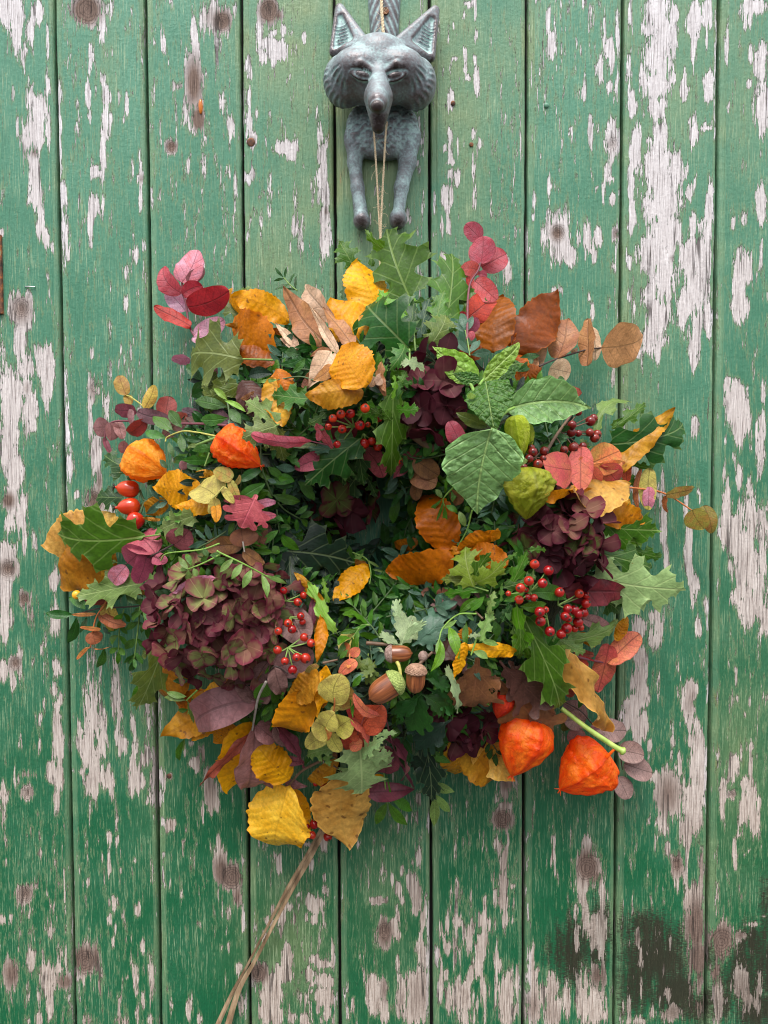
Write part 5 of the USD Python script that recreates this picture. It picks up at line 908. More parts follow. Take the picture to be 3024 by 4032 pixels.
def hydrangea(label, fr, cx, cy, rx, ry, n, lay, mats, hgt=26, seed=0, size=62):
    """A faded mophead: florets of four overlapping sepals on a dome; sizes in photo pixels."""
    s = part("hydrangea_head", label); rg = rng_of("hyd", cx, cy, seed); px, py = fp(fr, cx, cy)
    pts = []
    for i in range(n * 30):
        a, r = rg.random() * 2 * np.pi, math.sqrt(rg.random()) * 1.04; q = np.array([px + rx * r * math.cos(a), py + ry * r * math.sin(a)])
        if all(np.hypot(*(q - w[0])) > size * 0.60 for w in pts): pts.append((q, r))
        if len(pts) >= n: break
    hub = at(px, py, max(0.01, H(px, py) + (lay - 25) / 1000))
    for q, r in pts:
        h = H(px, py) + (lay + hgt * (math.sqrt(max(0, 1.05 - r * r)) - 1)) / 1000
        c = at(*q, max(0.012, h + rg.normal(0, 0.006))); dirv = c - hub; dirv /= np.linalg.norm(dirv); dirv = dirv + np.array([0, -0.35, 0.10]) + rg.normal(0, 0.34, 3); dirv /= np.linalg.norm(dirv)
        L = size * 0.78 * depth_scale(c) * rg.uniform(0.85, 1.2); kv, la = [], []
        x = np.cross([0, 0, 1.0], dirv); x /= np.linalg.norm(x); y = np.cross(dirv, x); a0 = rg.random() * 3
        for j in range(4):
            a = a0 + j * np.pi / 2 + rg.normal(0, 0.12); d = math.cos(a) * x + math.sin(a) * y; lift = rg.normal(0.16, 0.34) + (0.12 if j % 2 else 0)
            xx, yy, ee, tr = leaf_flat("H", rg); sd_ = np.cross(dirv, d); cup = rg.normal(0.10, 0.30); wv = rg.random() * 6
            X, Y = xx * rg.uniform(.92, 1.12), yy; z = lift * Y + cup * (4 * X * X + Y * Y) * 0.6 + 0.10 * np.sin(Y * 7 + wv + 5 * X) * ee + 0.03 * (j % 2)
            kv.append((c + L * (X[:, None] * -sd_ + Y[:, None] * d + z[:, None] * dirv), tr)); la.append(np.stack([xx, yy, np.maximum(ee, yy ** 1.5)], -1))
        v, f = join(kv); put("floret", (v, f), mats[rg.integers(len(mats))], s, attrs={"leaf": np.vstack(la)})
    return s
def hydmat(name, inner, outer):
    return mat(name, {"a": ("attribute", {"attribute": "leaf"}), "s": ("separate_xyz", {}), "fl": ("combine_xyz", {"z": 0.0}), "oi": ("object_info", {}), "g": ("geometry", {}), "rs": ("math", {"math_type": "add"}), "rf": ("math", {"math_type": "fraction"}), "w": ("math", {"math_type": "multiply", "value2": 23.0}), "n": ("noise_texture", {"dimensions": "4D", "scale": 3.0, "detail": 4.0}), "n2": ("noise_texture", {"dimensions": "4D", "scale": 24.0, "detail": 2.0}),
        "k": ("math", {"math_type": "multiply_add", "value2": 1.5, "value3": -0.75}), "t": ("math", {"math_type": "add"}), "m": ("map_range", {"range_type": "smoothstep", "from_min": 0.38, "from_max": 0.98, "clamp": True}), "c": ("mix_color", {"a": lin(*inner), "b": lin(*outer)}),
        "ax": ("math", {"math_type": "absolute"}), "mv": ("map_range", {"range_type": "smoothstep", "from_min": 0.008, "from_max": 0.03, "to_min": 0.35, "to_max": 0.0, "clamp": True}), "cv": ("mix_color", {"b": lin(*[min(255, x * 1.25 + 15) for x in inner])}),
        "v": ("map_range", {"to_min": 0.75, "to_max": 1.2}), "h": ("hsv", {}), "b": ("bump", {"distance": 0.0006, "strength": 0.6}), "p": ("principled_bsdf", {"roughness": 0.6, "specular_ior_level": 0.18}), "tr": ("translucent_bsdf", {}), "mc": ("mix_closure", {"fac": 0.22})},
        [("a.vector", "s.vector"), ("s.x", "fl.x"), ("s.y", "fl.y"), ("oi.random", "rs.value1"), ("g.random_per_island", "rs.value2"), ("rs.value", "rf.value1"), ("rf.value", "w.value1"), ("w.value", "n.w"), ("w.value", "n2.w"), ("fl.vector", "n.vector"), ("fl.vector", "n2.vector"), ("n.fac", "k.value1"), ("k.value", "t.value1"), ("s.z", "t.value2"), ("t.value", "m.value"), ("m.result", "c.fac"),
         ("s.x", "ax.value1"), ("ax.value", "mv.value"), ("mv.result", "cv.fac"), ("c.result", "cv.a"), ("rf.value", "v.value"), ("v.result", "h.value"), ("cv.result", "h.color"), ("n2.fac", "b.height"), ("b.normal", "p.normal"), ("h.color", "p.base_color"), ("h.color", "tr.color"), ("p.BSDF", "mc.closure1"), ("tr.BSDF", "mc.closure2")], surface="mc.closure")
HY = dict(green=hydmat("hydrangea_green_rose", (122, 124, 72), (118, 62, 66)), rose=hydmat("hydrangea_rose", (116, 80, 64), (104, 38, 52)), dusk=hydmat("hydrangea_dusk", (98, 56, 56), (86, 30, 44)), maroon=hydmat("hydrangea_maroon", (66, 24, 32), (56, 12, 24)), olive=hydmat("hydrangea_olive", (84, 92, 44), (88, 32, 42)))
# ------------------------------------------------------------------ the wreath: everything in its place
# hidden moss ring that carries it all
mossm = mat("moss_ring", {"g": ("geometry", {}), "n": ("noise_texture", {"scale": 220.0, "detail": 5.0}), "r": ("rgb_ramp", {"ramp": [(0.3, lin(22, 24, 14)), (0.6, lin(50, 56, 28)), (0.8, lin(78, 70, 44))]}), "b": ("bump", {"distance": 0.006}), "p": ("principled_bsdf", {"roughness": 0.95})}, [("g.position", "n.vector"), ("n.fac", "r.fac"), ("r.color", "p.base_color"), ("n.fac", "b.height"), ("b.normal", "p.normal")])
A, Bq = np.meshgrid(np.linspace(0, 2 * np.pi, 121), np.linspace(0, 2 * np.pi, 33), indexing="ij")
cc = at(*WC, 0.036); RR, rr_ = 0.139, 0.060
nn_ = 1 + 0.5 * (meshkit.fbm(np.stack([np.cos(A) * 7, np.sin(A) * 7, np.cos(Bq) * 1.5 + np.sin(Bq) * 2.5], -1), 3) - 0.5)
V = np.stack([cc[0] + (RR + rr_ * nn_ * np.cos(Bq)) * np.cos(A), cc[1] - 0.58 * rr_ * nn_ * np.sin(Bq), cc[2] + (RR + rr_ * nn_ * np.cos(Bq)) * np.sin(A)], -1)
V[-1] = V[0]; V[:, -1] = V[:, 0]
put("moss_ring", (V.reshape(-1, 3), grid_faces(121, 33)), mossm, WREATH)

# small evergreen leaves that fill the ring
def filler():
    rg = rng_of("filler"); groups = {}
    for q in range(400):
        a, r = rg.random() * 2 * np.pi, (rg.uniform(300, 800) if q < 340 else rg.uniform(215, 330))
        px, py = WC[0] + r * math.cos(a) * (1.03 if math.cos(a) > 0 else 1.05), WC[1] + r * math.sin(a)
        if py < 1150 and abs(px - 1480) > 330: continue
        out = 1 if r > 640 else (-1 if rg.random() < 0.45 else 1)
        d = np.array([math.cos(a), math.sin(a)]) * out; tw = rg.normal(0, 0.8); d = np.array([d[0] * math.cos(tw) - d[1] * math.sin(tw), d[0] * math.sin(tw) + d[1] * math.cos(tw)])
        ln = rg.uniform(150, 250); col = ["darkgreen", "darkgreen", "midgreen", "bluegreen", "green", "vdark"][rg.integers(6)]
        h0 = max(0.012, H(px, py) + rg.uniform(-0.040, -0.006)) if q < 340 else rg.uniform(0.012, 0.06); e = np.array([px, py]) + d * ln
        if math.hypot(e[0] - WC[0] + 15, e[1] - WC[1] + 30) < 150: continue
        if math.hypot((e[0] - WC[0]) / 1.04, e[1] - WC[1]) > 900: continue
        h1 = max(0.012, H(*e) + rg.uniform(-0.026, -0.002))
        for i in range(7):
            t = (i + 0.6) / 7
            for sd_ in (-1, 1):
                an = math.radians(rg.normal(46, 9)) * sd_; dd = np.array([d[0] * math.cos(an) - d[1] * math.sin(an), d[0] * math.sin(an) + d[1] * math.cos(an)]); b = np.array([px, py]) + d * ln * t; L = rg.uniform(58, 84)
                hb = h0 + (h1 - h0) * t; p2 = b + dd * L
                (v, tr), lf = leaf_mesh("M", at(*b, hb), at(*p2, hb + rg.normal(0.002, 0.004)), rg.uniform(.28, .38), rg.normal(0, 30), 0.1 + rg.normal(0, .05), -0.14, rg)
                groups.setdefault(col, []).append(((v, tr), lf))
        P = spline([at(px, py, h0), at(*(np.array([px, py]) + d * ln * 0.5), (h0 + h1) / 2 + 0.003), at(*e, h1)], 9)
        groups.setdefault("stems", []).append((tube(P, 0.0007, 5), None))
    for col, g in groups.items():
        if col == "stems": put("thin_stems", join([x[0] for x in g]), stemmat(STC["d"]), WREATH, kind="stuff"); continue
        put("filler_leaves", join([x[0] for x in g]), leafmat("M", col), WREATH, attrs={"leaf": np.vstack([x[1] for x in g])}, kind="stuff")
filler()

# ---- upper left
sprig("eucalyptus_sprig", "pink and red round-leaved sprig sticking out at the upper left of the wreath", "a", """E 395,622 532,308 .76 4 pink r=8 f=-.12; E 440,612 610,488 .55 7 mauve; E 396,722 200,478 .60 3 pinkred r=12; E 448,852 834,700 .58 8 red r=-6 f=.1; E 400,735 585,650 .70 11 red r=10; E 430,888 258,700 .62 -3 palepink; E 425,890 520,820 .5 -2 palepink;
 E 478,1030 136,855 .33 6 red r=10 f=.05; E 512,1128 788,970 .56 0 palepink; E 500,1135 745,1215 .5 2 palepink; E 462,1325 312,1338 .62 -4 pink; E 700,1605 690,1408 .5 -4 dustyrose r=30""",
 [([(620, 1230), (515, 1125), (460, 1010), (432, 820), (402, 722), (395, 622)], 1.3, "p", 2)])
sprig("beech_sprig", "bunch of amber and gold beech leaves at the upper left of the wreath", "a", """B 1335,885 1140,748 .62 -8 gold; B 1170,985 728,738 .26 2 gold r=20; B 1395,985 862,762 .42 8 gold r=-8 f=.05; B 1275,1305 806,925 .68 3 amber f=.06; B 1265,1390 880,1215 .42 7 amberdark r=-12; B 1270,1430 1390,1668 .62 2 amber;
 B 1100,1020 815,1010 .28 9 browngold; B 1180,1120 1345,1060 .7 0 amberdark""")
sprig("red_oak_sprig", "olive-green spiky oak leaf below the pink sprig at the upper left", "a", """R 965,1335 412,1310 .98 14 olive f=.08; R 930,1575 545,1655 .66 5 olive; R 950,935 738,785 .62 -8 olive; R 1085,785 895,700 .5 -10 lightgreen""", [([(1240, 1345), (965, 1335)], 1.0, "g", 13)])
sprig("evergreen_sprig", None, "a", """M 590,1535 430,1375 .36 -8 darkgreen; M 490,1655 598,1545 .5 -6 darkgreen; M 690,1610 780,1659 .4 12 lime; M 1500,1335 1310,1385 .36 6 darkgreen; M 1420,1470 1545,1330 .36 5 midgreen; M 1290,1530 1100,1548 .2 8 lightgreen; M 1010,1500 1240,1470 .42 4 vdark; M 1360,1260 1480,1290 .5 0 darkgreen""", [([(1640, 1540), (1490, 1500), (1290, 1530)], .8, "d", 3)])
pinnate("a", [(1470, 700), (1400, 640), (1345, 575)], 3, 140, "darkgreen", -6, .22, "g", None, 55)
# ---- tan bunch
sprig("eucalyptus_sprig", "pale tan pointed leaves fanned out at the top left of the wreath", "b", """O 395,985 70,622 .38 5 paletan; O 60,1235 -118,1135 .5 2 paletan @b; O 70,1250 -150,1010 .28 2 paletan; O 335,1200 -30,700 .46 13 tan r=8 f=-.1; O 445,1310 205,890 .20 16 paletan r=35; O 568,1220 278,905 .32 11 tan r=-20; O 365,1255 160,1300 .5 6 tan; O 365,1260 160,1560 .62 7 paletan; O 385,1395 205,1535 .55 10 tan; E 770,1500 735,1600 .7 4 paletan; O 790,1530 850,1350 .42 7 tan r=-25; O 770,1535 872,1655 .4 5 tan; O 250,1420 90,1590 .3 2 brown""",
 [([(840, 1640), (700, 1500), (360, 1230), (320, 1180)], 1.2, "k", 4)])
sprig("beech_sprig", "deep gold beech leaves at the top of the wreath", "b", """B 790,888 605,416 .68 0 gold r=-6; B 740,1172 372,765 .62 4 gold r=10; B 690,1150 600,840 .5 1 amber; B 668,1600 460,1215 .93 22 gold f=.05 r=6; B 1400,95 892,158 .46 7 browngold @e r=-15; B 560,1560 180,1659 .3 4 amber""")
sprig("red_oak_sprig", "large green spiky oak leaves at the top centre of the wreath", "b", """R 590,505 442,248 .85 -14 green; R 742,475 790,285 .42 -14 green r=30; R 500,640 480,800 .5 -16 darkgreen; R 1112,790 902,150 .96 7 green f=.1; R 965,375 682,112 .30 10 brightgreen r=25; R 1440,985 1490,330 .66 4 green f=.14; R 1545,985 1440,1100 .5 2 green; R 1340,1060 1425,690 .60 11 green r=12; R 1280,1220 1450,900 .86 9 olive r=-8; R 1030,985 818,700 .55 10 brightgreen r=14; R 1060,930 1140,740 .7 9 brightgreen; R 1095,1245 640,800 1.06 14 darkgreen f=.08; R 1060,1190 1120,800 .5 13 darkgreen r=-14; R 1050,1200 905,1440 .62 11 midgreen; R 1200,1120 1290,760 .4 3 bluegreen; R 1660,1010 1640,560 .6 -2 green; R 1240,1430 980,1385 .5 8 paleunder w=.5; R 990,1585 1060,1450 .7 6 green; R 1100,800 1330,790 .4 3 green""",
 [([(1150, 1260), (1112, 790)], 1.0, "g", 5), ([(1100, 1400), (1095, 1245)], 1.1, "g", 12)])
# ---- red sprig and amber beech at the top right
sprig("eucalyptus_sprig", "bright red round-leaved sprig standing up at the top right of the wreath", "c", """E 355,175 245,60 .82 0 pinkred; E 362,375 535,285 .92 1 pinkred; E 355,348 372,150 1.0 8 pinkred f=-.08; E 345,400 213,390 .75 3 pinkred; E 340,420 400,440 .8 5 pinkred; E 312,472 470,610 .78 9 pinkred r=-10; E 275,520 250,410 .4 2 red; E 265,735 430,585 .78 3 red; E 262,745 205,700 .7 1 red; E 262,832 340,745 .8 2 rose; E 130,900 100,860 .5 -2 red; E 300,900 250,840 .7 1 pinkred""",
 [([(255, 900), (270, 530), (335, 400), (355, 340)], 1.2, "p", 9)])
sprig("beech_sprig", "two dark amber beech leaves at the top right of the wreath", "c", """B 455,990 515,555 .60 3 amberdark r=10; B 600,985 868,585 .56 6 amberdark r=-8; B 560,950 605,800 .4 7 amber; B 930,1290 1096,1278 .55 -2 redbrown; B 610,1210 800,1110 .6 -3 amberdark; B 640,1200 640,990 .5 -3 amber; B 200,1000 420,960 .4 -6 amberdark""")
sprig("eucalyptus_sprig", "tan curled leaf sprig reaching out to the right of the wreath top", "c", """O 785,1105 835,848 .42 -2 paletan; O 905,1038 972,704 .66 5 tan r=10 f=-.08; E 1128,1088 1110,732 .30 8 tan r=28; E 1160,800 1195,1040 .34 2 paletan; O 1228,958 1578,895 .92 9 honey r=6 f=-.1; E 858,1102 1008,1140 1.05 3 paletan; O 730,1120 760,1030 .6 -2 tan; E 1010,990 1060,960 .6 0 paletan""",
 [([(780, 1090), (900, 1040), (1050, 992), (1145, 968), (1230, 958)], 1.0, "k", 5)])
pinnate("c", [(275, 1015), (262, 920), (242, 830)], 2, 165, "bluegreen", 10, .33, "g", None, 38, name="evergreen_sprig")
sprig("evergreen_sprig", None, "c", """M 285,1008 425,985 .36 9 bluegreen; M 640,1030 790,1010 .3 8 darkgreen; M 620,1130 715,1060 .4 6 darkgreen; M 560,1050 600,985 .4 4 bluegreen; M 930,1240 935,1150 .4 4 darkgreen""")
# ---- lantern plant with its quilted leaves
PL = part("lantern_plant_sprig", "leafy lime-green stem with quilted leaves at the upper right of the wreath")
for st in ([([(360, 1480), (300, 1260), (262, 1205)], 1.8, "l", 18)], [([(470, 1500), (530, 1430), (600, 1390)], 1.5, "l", 21)], [([(345, 1230), (365, 1200), (380, 1185)], 1.3, "l", 24)]):
    stem("c", st[0][0], st[0][1] / 1000, st[0][2], st[0][3], PL)
leaves("c", """P 335,1195 -10,950 .47 22 lime r=8; P 372,1200 672,908 .27 28 lime r=-14 w=.5; P 440,1160 640,1085 .60 18 midgreen; P 545,1405 1155,1398 .43 24 wet r=-6; P 345,1195 150,1138 .52 25 midgreen; P 300,1300 280,1290 .5 20 lime""", PL)
leaves("g", """P 1095,120 1162,560 .86 30 midgreen r=4; P 970,290 950,230 .9 27 lime; P 1150,560 1018,1358 .82 31 wet r=6 w=1.3; M 1115,540 818,418 .34 12 olive; M 1118,552 888,512 .24 13 olive; M 1285,900 1490,860 .44 14 olive; M 1300,840 1460,780 .36 13 lime; M 1200,1050 1280,900 .36 10 lightgreen""", PL)
lantern("lime-green lantern fruit beside the quilted green leaf", "g", (1370, 420), (1440, 830), 235, "lime", 18, -8, 1.0, 0.9)
lantern("lime-green lantern fruit half behind its neighbour", "g", (1450, 500), (1490, 800), 170, "lime", 8, -6, 1.0, 0.2, tips=False)
lantern("round olive-green lantern fruit under the quilted leaves at the right", "g", (1500, 900), (1470, 1410), 460, "olive", 12, -4, 2.0, 0.5, tips=False)
# ---- left: ochre leaves, plum sprig, evergreen
sprig("eucalyptus_sprig", "small ochre leaves sticking up at the far left of the wreath", "d", """E 722,218 668,58 .64 0 ochre; E 745,305 715,212 .8 -2 ochre; E 870,328 952,136 .50 2 ochre""", [([(870, 420), (868, 326), (765, 240), (724, 222)], .8, "y", 0)])
sprig("eucalyptus_sprig", "plum-brown sprig with curled leaves at the far left of the wreath", "d", """E 592,478 452,490 1.05 0 mauve; E 590,445 596,590 .86 5 mauve r=6; E 645,430 690,570 .55 -3 mauve; E 800,345 618,340 .55 6 plum r=22; E 760,330 760,460 .4 8 mauve r=-30; E 880,425 728,545 .56 6 redbrown; E 1075,425 800,350 .36 2 darkplum; E 1035,410 1068,232 .80 -2 redbrown r=10; E 1335,380 1168,330 .40 -2 darkplum; E 1215,380 1010,560 .5 -6 mauve; E 1220,385 1130,380 .4 5 redbrown; E 540,565 600,702 .30 0 dustyrose r=40; E 560,690 650,695 .16 1 mauve; E 700,690 700,592 .72 -2 mauve; E 1290,440 1210,380 .5 0 darkbrown; E 1560,440 1400,340 .5 -2 darkplum; E 1190,830 1180,750 .8 -3 mauve""",
 [([(1560, 470), (1380, 455), (1100, 450), (880, 438), (640, 432), (560, 480), (545, 570)], 1.2, "p", 2)])
sprig("evergreen_sprig", "evergreen sprig between the two left lantern fruits", "d", """M 1175,485 1068,348 .40 6 midgreen; M 1102,522 944,404 .36 7 green; M 1050,568 872,512 .34 7 midgreen; M 1065,600 1112,732 .30 8 midgreen; M 1160,528 1190,704 .30 8 midgreen; M 1190,560 1345,585 .34 5 darkgreen; M 1460,640 1255,672 .28 6 midgreen; M 1440,750 1180,742 .22 5 midgreen; M 1330,620 1215,640 .3 4 lightolive; M 1240,740 1090,755 .3 2 darkgreen; M 1290,830 1220,760 .5 2 darkgreen; M 1060,820 990,740 .4 0 darkgreen""",
 [([(1455, 555), (1300, 525), (1180, 515), (1060, 560), (1040, 600)], .9, "y", 6), ([(1450, 570), (1230, 650)], 1.5, "g", 5), ([(1400, 690), (1360, 800)], .8, "g", 5)])
sprig("evergreen_sprig", None, "d", """M 1548,318 1286,265 .30 6 midgreen; M 1552,405 1316,420 .38 5 midgreen; M 1350,180 1250,235 .7 0 darkgreen; M 1340,100 1215,-10 .3 2 darkgreen; M 1545,260 1435,165 .34 14 lime; M 1520,265 1700,360 .2 13 lime; M 1560,330 1659,460 .4 4 midgreen; M 1350,240 1300,330 .6 -2 darkgreen; M 1480,470 1350,520 .5 2 darkgreen; M 1550,420 1659,560 .36 4 bluegreen; M 1500,520 1440,490 .6 3 bluegreen""", [([(1575, 480), (1550, 300), (1530, 265)], .9, "d", 5)])
lantern("orange-yellow lantern fruit at the far left of the wreath", "d", (735, 690), (1045, 865), 375, "orange", 12, 8, 1.3, 0.1, tips=False)
lantern("red-orange lantern fruit between beech and oak leaves at the left", "e", (110, 470), (500, 740), 370, "red", 12, 4, 1.8, 0.5, tips=True)
sprig("red_oak_sprig", "dark green spiky leaves beside the three rose hips", "d", """R 850,870 533,702 .62 -8 darkgreen; R 700,1060 435,1045 .80 -6 darkgreen; M 715,745 632,756 .6 -2 paleunder; R 1000,980 860,880 .5 -8 darkgreen""")
HP = part("rose_hip_sprig", "three glossy red rose hips at the left of the wreath")
b1 = rose_hip("d", 735, 985, 622, 970, 92, 70, HP, 6); b2 = rose_hip("d", 742, 1130, 622, 1140, 92, 70, HP, 8); b3 = rose_hip("d", 790, 1250, 728, 1340, 78, 70, HP, 8)
for b in (b1, b2, b3): put("stem", tube(spline([at(*fp("d", 1010, 1025), .055), at(*fp("d", 880, 1085), .062), b], 9), 0.0012, 6), stemmat(STC["d"]), HP)
sprig("beech_sprig", "gold beech leaves under the orange-yellow lantern fruit", "d", """B 1335,1010 972,955 .64 3 gold r=8; B 1440,1120 1140,1125 .40 5 gold r=-20; B 1065,1085 878,1195 .56 -6 browngold; B 1010,1240 858,1222 .2 2 browngold; B 1440,860 1250,880 .3 -2 browngold""")
sprig("eucalyptus_sprig", "yellow-green veined leaf cluster beside the red-orange lantern fruit", "d", """E 1585,905 1438,822 .80 8 oliveyellow; E 1520,985 1430,905 .8 10 yellowgreen; E 1458,1050 1268,955 .92 14 yellowgreen f=-.1; E 1505,970 1600,1102 .46 14 yellowgreen r=15; E 1458,1060 1395,1185 .70 14 yellowgreen; E 1440,1075 1455,1255 .44 12 gold; E 1560,905 1640,1080 .4 8 oliveyellow; E 1600,960 1650,870 .4 7 oliveyellow""", [([(1425, 1065), (1470, 1020), (1515, 965)], .8, "y", 17)])
sprig("red_oak_sprig", "small green spiky leaf above the dusty pink round leaf", "d", """R 1292,1195 985,1325 .60 9 lightolive; R 1285,1200 1010,1200 .45 7 green""")
sprig("beech_sprig", "pale yellow beech leaves at the far left edge of the wreath", "d", """B 560,1330 45,1436 .80 -3 paleyellow f=.04; B 690,1275 440,1175 .36 -4 paleyellow; B 640,1500 130,1820 .52 -5 browngold; B 620,1640 330,1790 .5 -7 browngold; M 890,390 760,350 .34 -6 browngold @i""")
sprig("red_oak_sprig", "big dark green oak leaf lying over pale yellow leaves at the far left", "d", """R 870,1372 150,1345 .66 6 green f=.06 r=4; R 900,1250 690,1200 .5 0 darkgreen; R 790,1290 640,1310 .3 -2 lightgreen""", [([(1000, 1358), (870, 1375)], .9, "g", 5)])
sprig("red_oak_sprig", "pale green torn leaf below the rose-pink leaves at the left", "i", """R 870,300 358,420 .52 3 lightgreen f=-.05; R 640,130 530,112 .3 2 lightgreen; R 870,290 1000,230 .8 5 lightgreen""")
sprig("eucalyptus_sprig", "rose-pink round leaves at the left of the wreath", "d", """E 955,1510 790,1370 .88 6 rose; E 958,1525 1050,1600 .75 3 rose; E 1100,1445 1235,1320 1.0 4 dustyrose; E 735,1592 868,1452 .96 14 rose r=-5; E 885,1510 800,1738 .64 11 rose; E 720,1615 610,1758 .78 10 pink""", [([(1105, 1440), (985, 1502), (890, 1545), (735, 1592), (690, 1625)], .9, "k", 9)])
sprig("eucalyptus_sprig", "brown curled round leaves above the green-pink hydrangea", "e", """E 480,1420 562,1255 .8 -2 darkbrown; E 335,1425 12,1445 .52 5 brown; E 352,1440 330,1285 1.55 8 brown; E 350,1480 532,1595 .58 7 brown; E 480,1440 540,1260 .5 1 brown""", [([(345, 1400), (360, 1490)], .8, "w", 9)])
stem("e", [(-80, 1480), (0, 1430), (60, 1400), (200, 1310)], .0009, "d", 2, WREATH)
sprig("oak_sprig", "pink oak leaf with rounded lobes at the left of the wreath hole", "e", """Q 460,1000 335,1280 1.42 12 rose r=4 f=-.05 t=.05; E 440,1065 186,1045 .34 11 rose r=6; E 430,1090 640,1050 .36 11 pink; E 410,1150 636,1175 .34 11.5 rose""")
# ---- inner upper left
sprig("red_oak_sprig", "pale olive oak leaf above the red-orange lantern fruit", "e", """R 660,385 362,168 .62 9 lightolive; R 650,390 330,500 .95 11 lightolive r=-6; R 640,400 708,695 .62 9 olive; R 620,420 540,612 .5 10 lightolive; R -20,60 250,-20 .8 2 olive; R 20,260 300,20 .6 0 olive""", [([(665, 378), (470, 460)], .8, "g", 12)])
sprig("red_oak_sprig", "small bright green oak leaf below the amber leaves", "e", """R 915,155 580,112 .70 13 midgreen; R 1065,275 905,378 .66 13 midgreen; R 1600,230 1325,290 .80 6 green; R 830,100 910,40 .5 6 green""")
sprig("beech_sprig", "amber and dark brown beech leaves at the inner upper left", "e", """B 610,-30 690,400 .50 5 browngold r=12; B 340,-10 500,285 .62 1 darkbrown; B 330,160 440,90 .4 4 brown; B 420,150 500,330 .6 -2 darkbrown; B 900,-20 880,100 .5 2 brown""")
sprig("eucalyptus_sprig", "dark red and rose leaves around the berries above the wreath hole", "e", """E 1200,545 1180,285 1.05 -5 darkred; E 940,530 420,485 .17 18 pinkred r=40 f=.3; E 1130,585 968,358 .26 14 rose r=35; E 1005,522 1010,420 .5 15 pinkred; E 1100,650 805,762 .48 6 rose; E 1392,585 1568,842 .52 5 rose r=-8; E 1540,640 1630,760 .5 0 rose; E 1690,650 1560,720 .5 -2 rose; E 760,555 990,560 .24 6 paleunder; O 470,745 255,965 .62 0 rose @g; E 860,720 752,495 .62 5 pinkred @g""",
 [([(1085, 560), (940, 525)], .7, "p", 17)])
sprig("red_oak_sprig", "dark green pin oak leaf hanging over the wreath hole", "e", """R 1370,500 882,915 .72 12 darkgreen; R 1340,570 1400,925 .52 14 darkgreen; R 1290,580 1215,930 .52 13 darkgreen r=8; R 1355,800 1150,1068 .74 3 darkgreen; R 1425,830 1505,1012 .6 3 darkgreen; R 1290,600 900,590 .4 5 bluegreen""")
sprig("red_oak_sprig", "narrow curled oak leaf hanging above the right side of the hole", "g", """R 235,195 212,1030 .40 19 green r=24; R 260,380 485,375 .7 15 green; R 225,500 135,380 .7 17 green; R 240,640 345,700 .6 17 green; R 205,760 160,870 .8 18 green; R 240,60 205,300 .28 14 brightgreen r=30; R 260,300 300,120 .5 10 midgreen; R 420,130 280,170 .6 8 midgreen; R 150,460 20,370 .8 10 green""")
berries("rose_hip_cluster", "round orange-red berries above the wreath hole", "e", "1410,237,40 1283,285,42 1200,290,40 1130,325,40 1365,387,43 1210,420,38 1090,400,30,-4 1605,415,42 1403,547,43 1468,525,38 1520,570,40 1340,632,35 1170,560,42 1435,380,28,-6 1700,690,40 1530,330,34,-8", [(1310, 400), (1395, 460), (1500, 430)], M_HIP, 12)
stem("g", [(430, 440), (412, 600), (520, 700), (620, 760)], .0042, "b", 0, WREATH, name="twig", r1=.0034)
hydrangea("dark maroon hydrangea head at the top right of the hole", "g", 640, 290, 125, 150, 20, -8, [HY["maroon"], HY["maroon"], HY["dusk"]], 20, 1, 96)
hydrangea("dark red hydrangea head at the left of the hole", "e", 1080, 980, 165, 120, 18, -8, [HY["maroon"], HY["olive"], HY["maroon"]], 18, 2, 98)
sprig("evergreen_sprig", "evergreen sprig between the red-orange lantern fruit and the hole", "e", """M 542,892 285,1050 .36 8 midgreen; M 522,772 310,885 .40 5 darkgreen; M 560,745 688,825 .46 6 midgreen; M 570,900 798,872 .40 7 midgreen; M 600,992 858,1055 .32 8 midgreen; M 825,870 962,1032 .40 7 midgreen; M 635,745 798,762 .36 6 bluegreen; M 605,690 618,562 .36 5 darkgreen; M 560,860 640,890 .5 5 bluegreen; M 690,1070 720,900 .16 7 green; M 640,830 740,850 .4 7 green""",
 [([(600, 1000), (555, 890), (520, 790), (505, 700), (500, 560)], .9, "d", 5)])
sprig("evergreen_sprig", "lighter evergreen sprig left of the wreath hole", "e", """M 800,1165 915,1080 .34 6 midgreen; M 840,1192 962,1138 .42 6 midgreen; M 810,1195 816,1312 .32 7 midgreen; M 850,1205 918,1270 .40 7 green; M 755,1170 745,1252 .30 6 green; M 655,1300 518,1425 .34 6 green; M 665,1325 838,1475 .38 8 green; M 660,1265 765,1282 .5 6 midgreen; M 600,1500 660,1440 .9 9 green; M 590,1530 600,1620 .4 8 green; M 470,1180 540,1040 .0 0 green; M 1170,1340 1100,1230 .34 -14 darkgreen; M 1270,1350 1340,1380 .4 -14 darkgreen""".replace("M 470,1180 540,1040 .0 0 green; ", ""),
 [([(650, 1060), (720, 1130), (840, 1200), (880, 1225)], .8, "d", 5), ([(640, 1120), (655, 1260), (665, 1340)], .8, "d", 5)])
sprig("red_oak_sprig", "very dark green oak leaf across the bottom left of the hole", "e", """R 615,1480 1345,1590 .78 2 vdark f=.05 r=-4; R 760,1500 800,1920 .52 1 vdark; R 1080,1560 1080,1840 .5 0 vdark""")
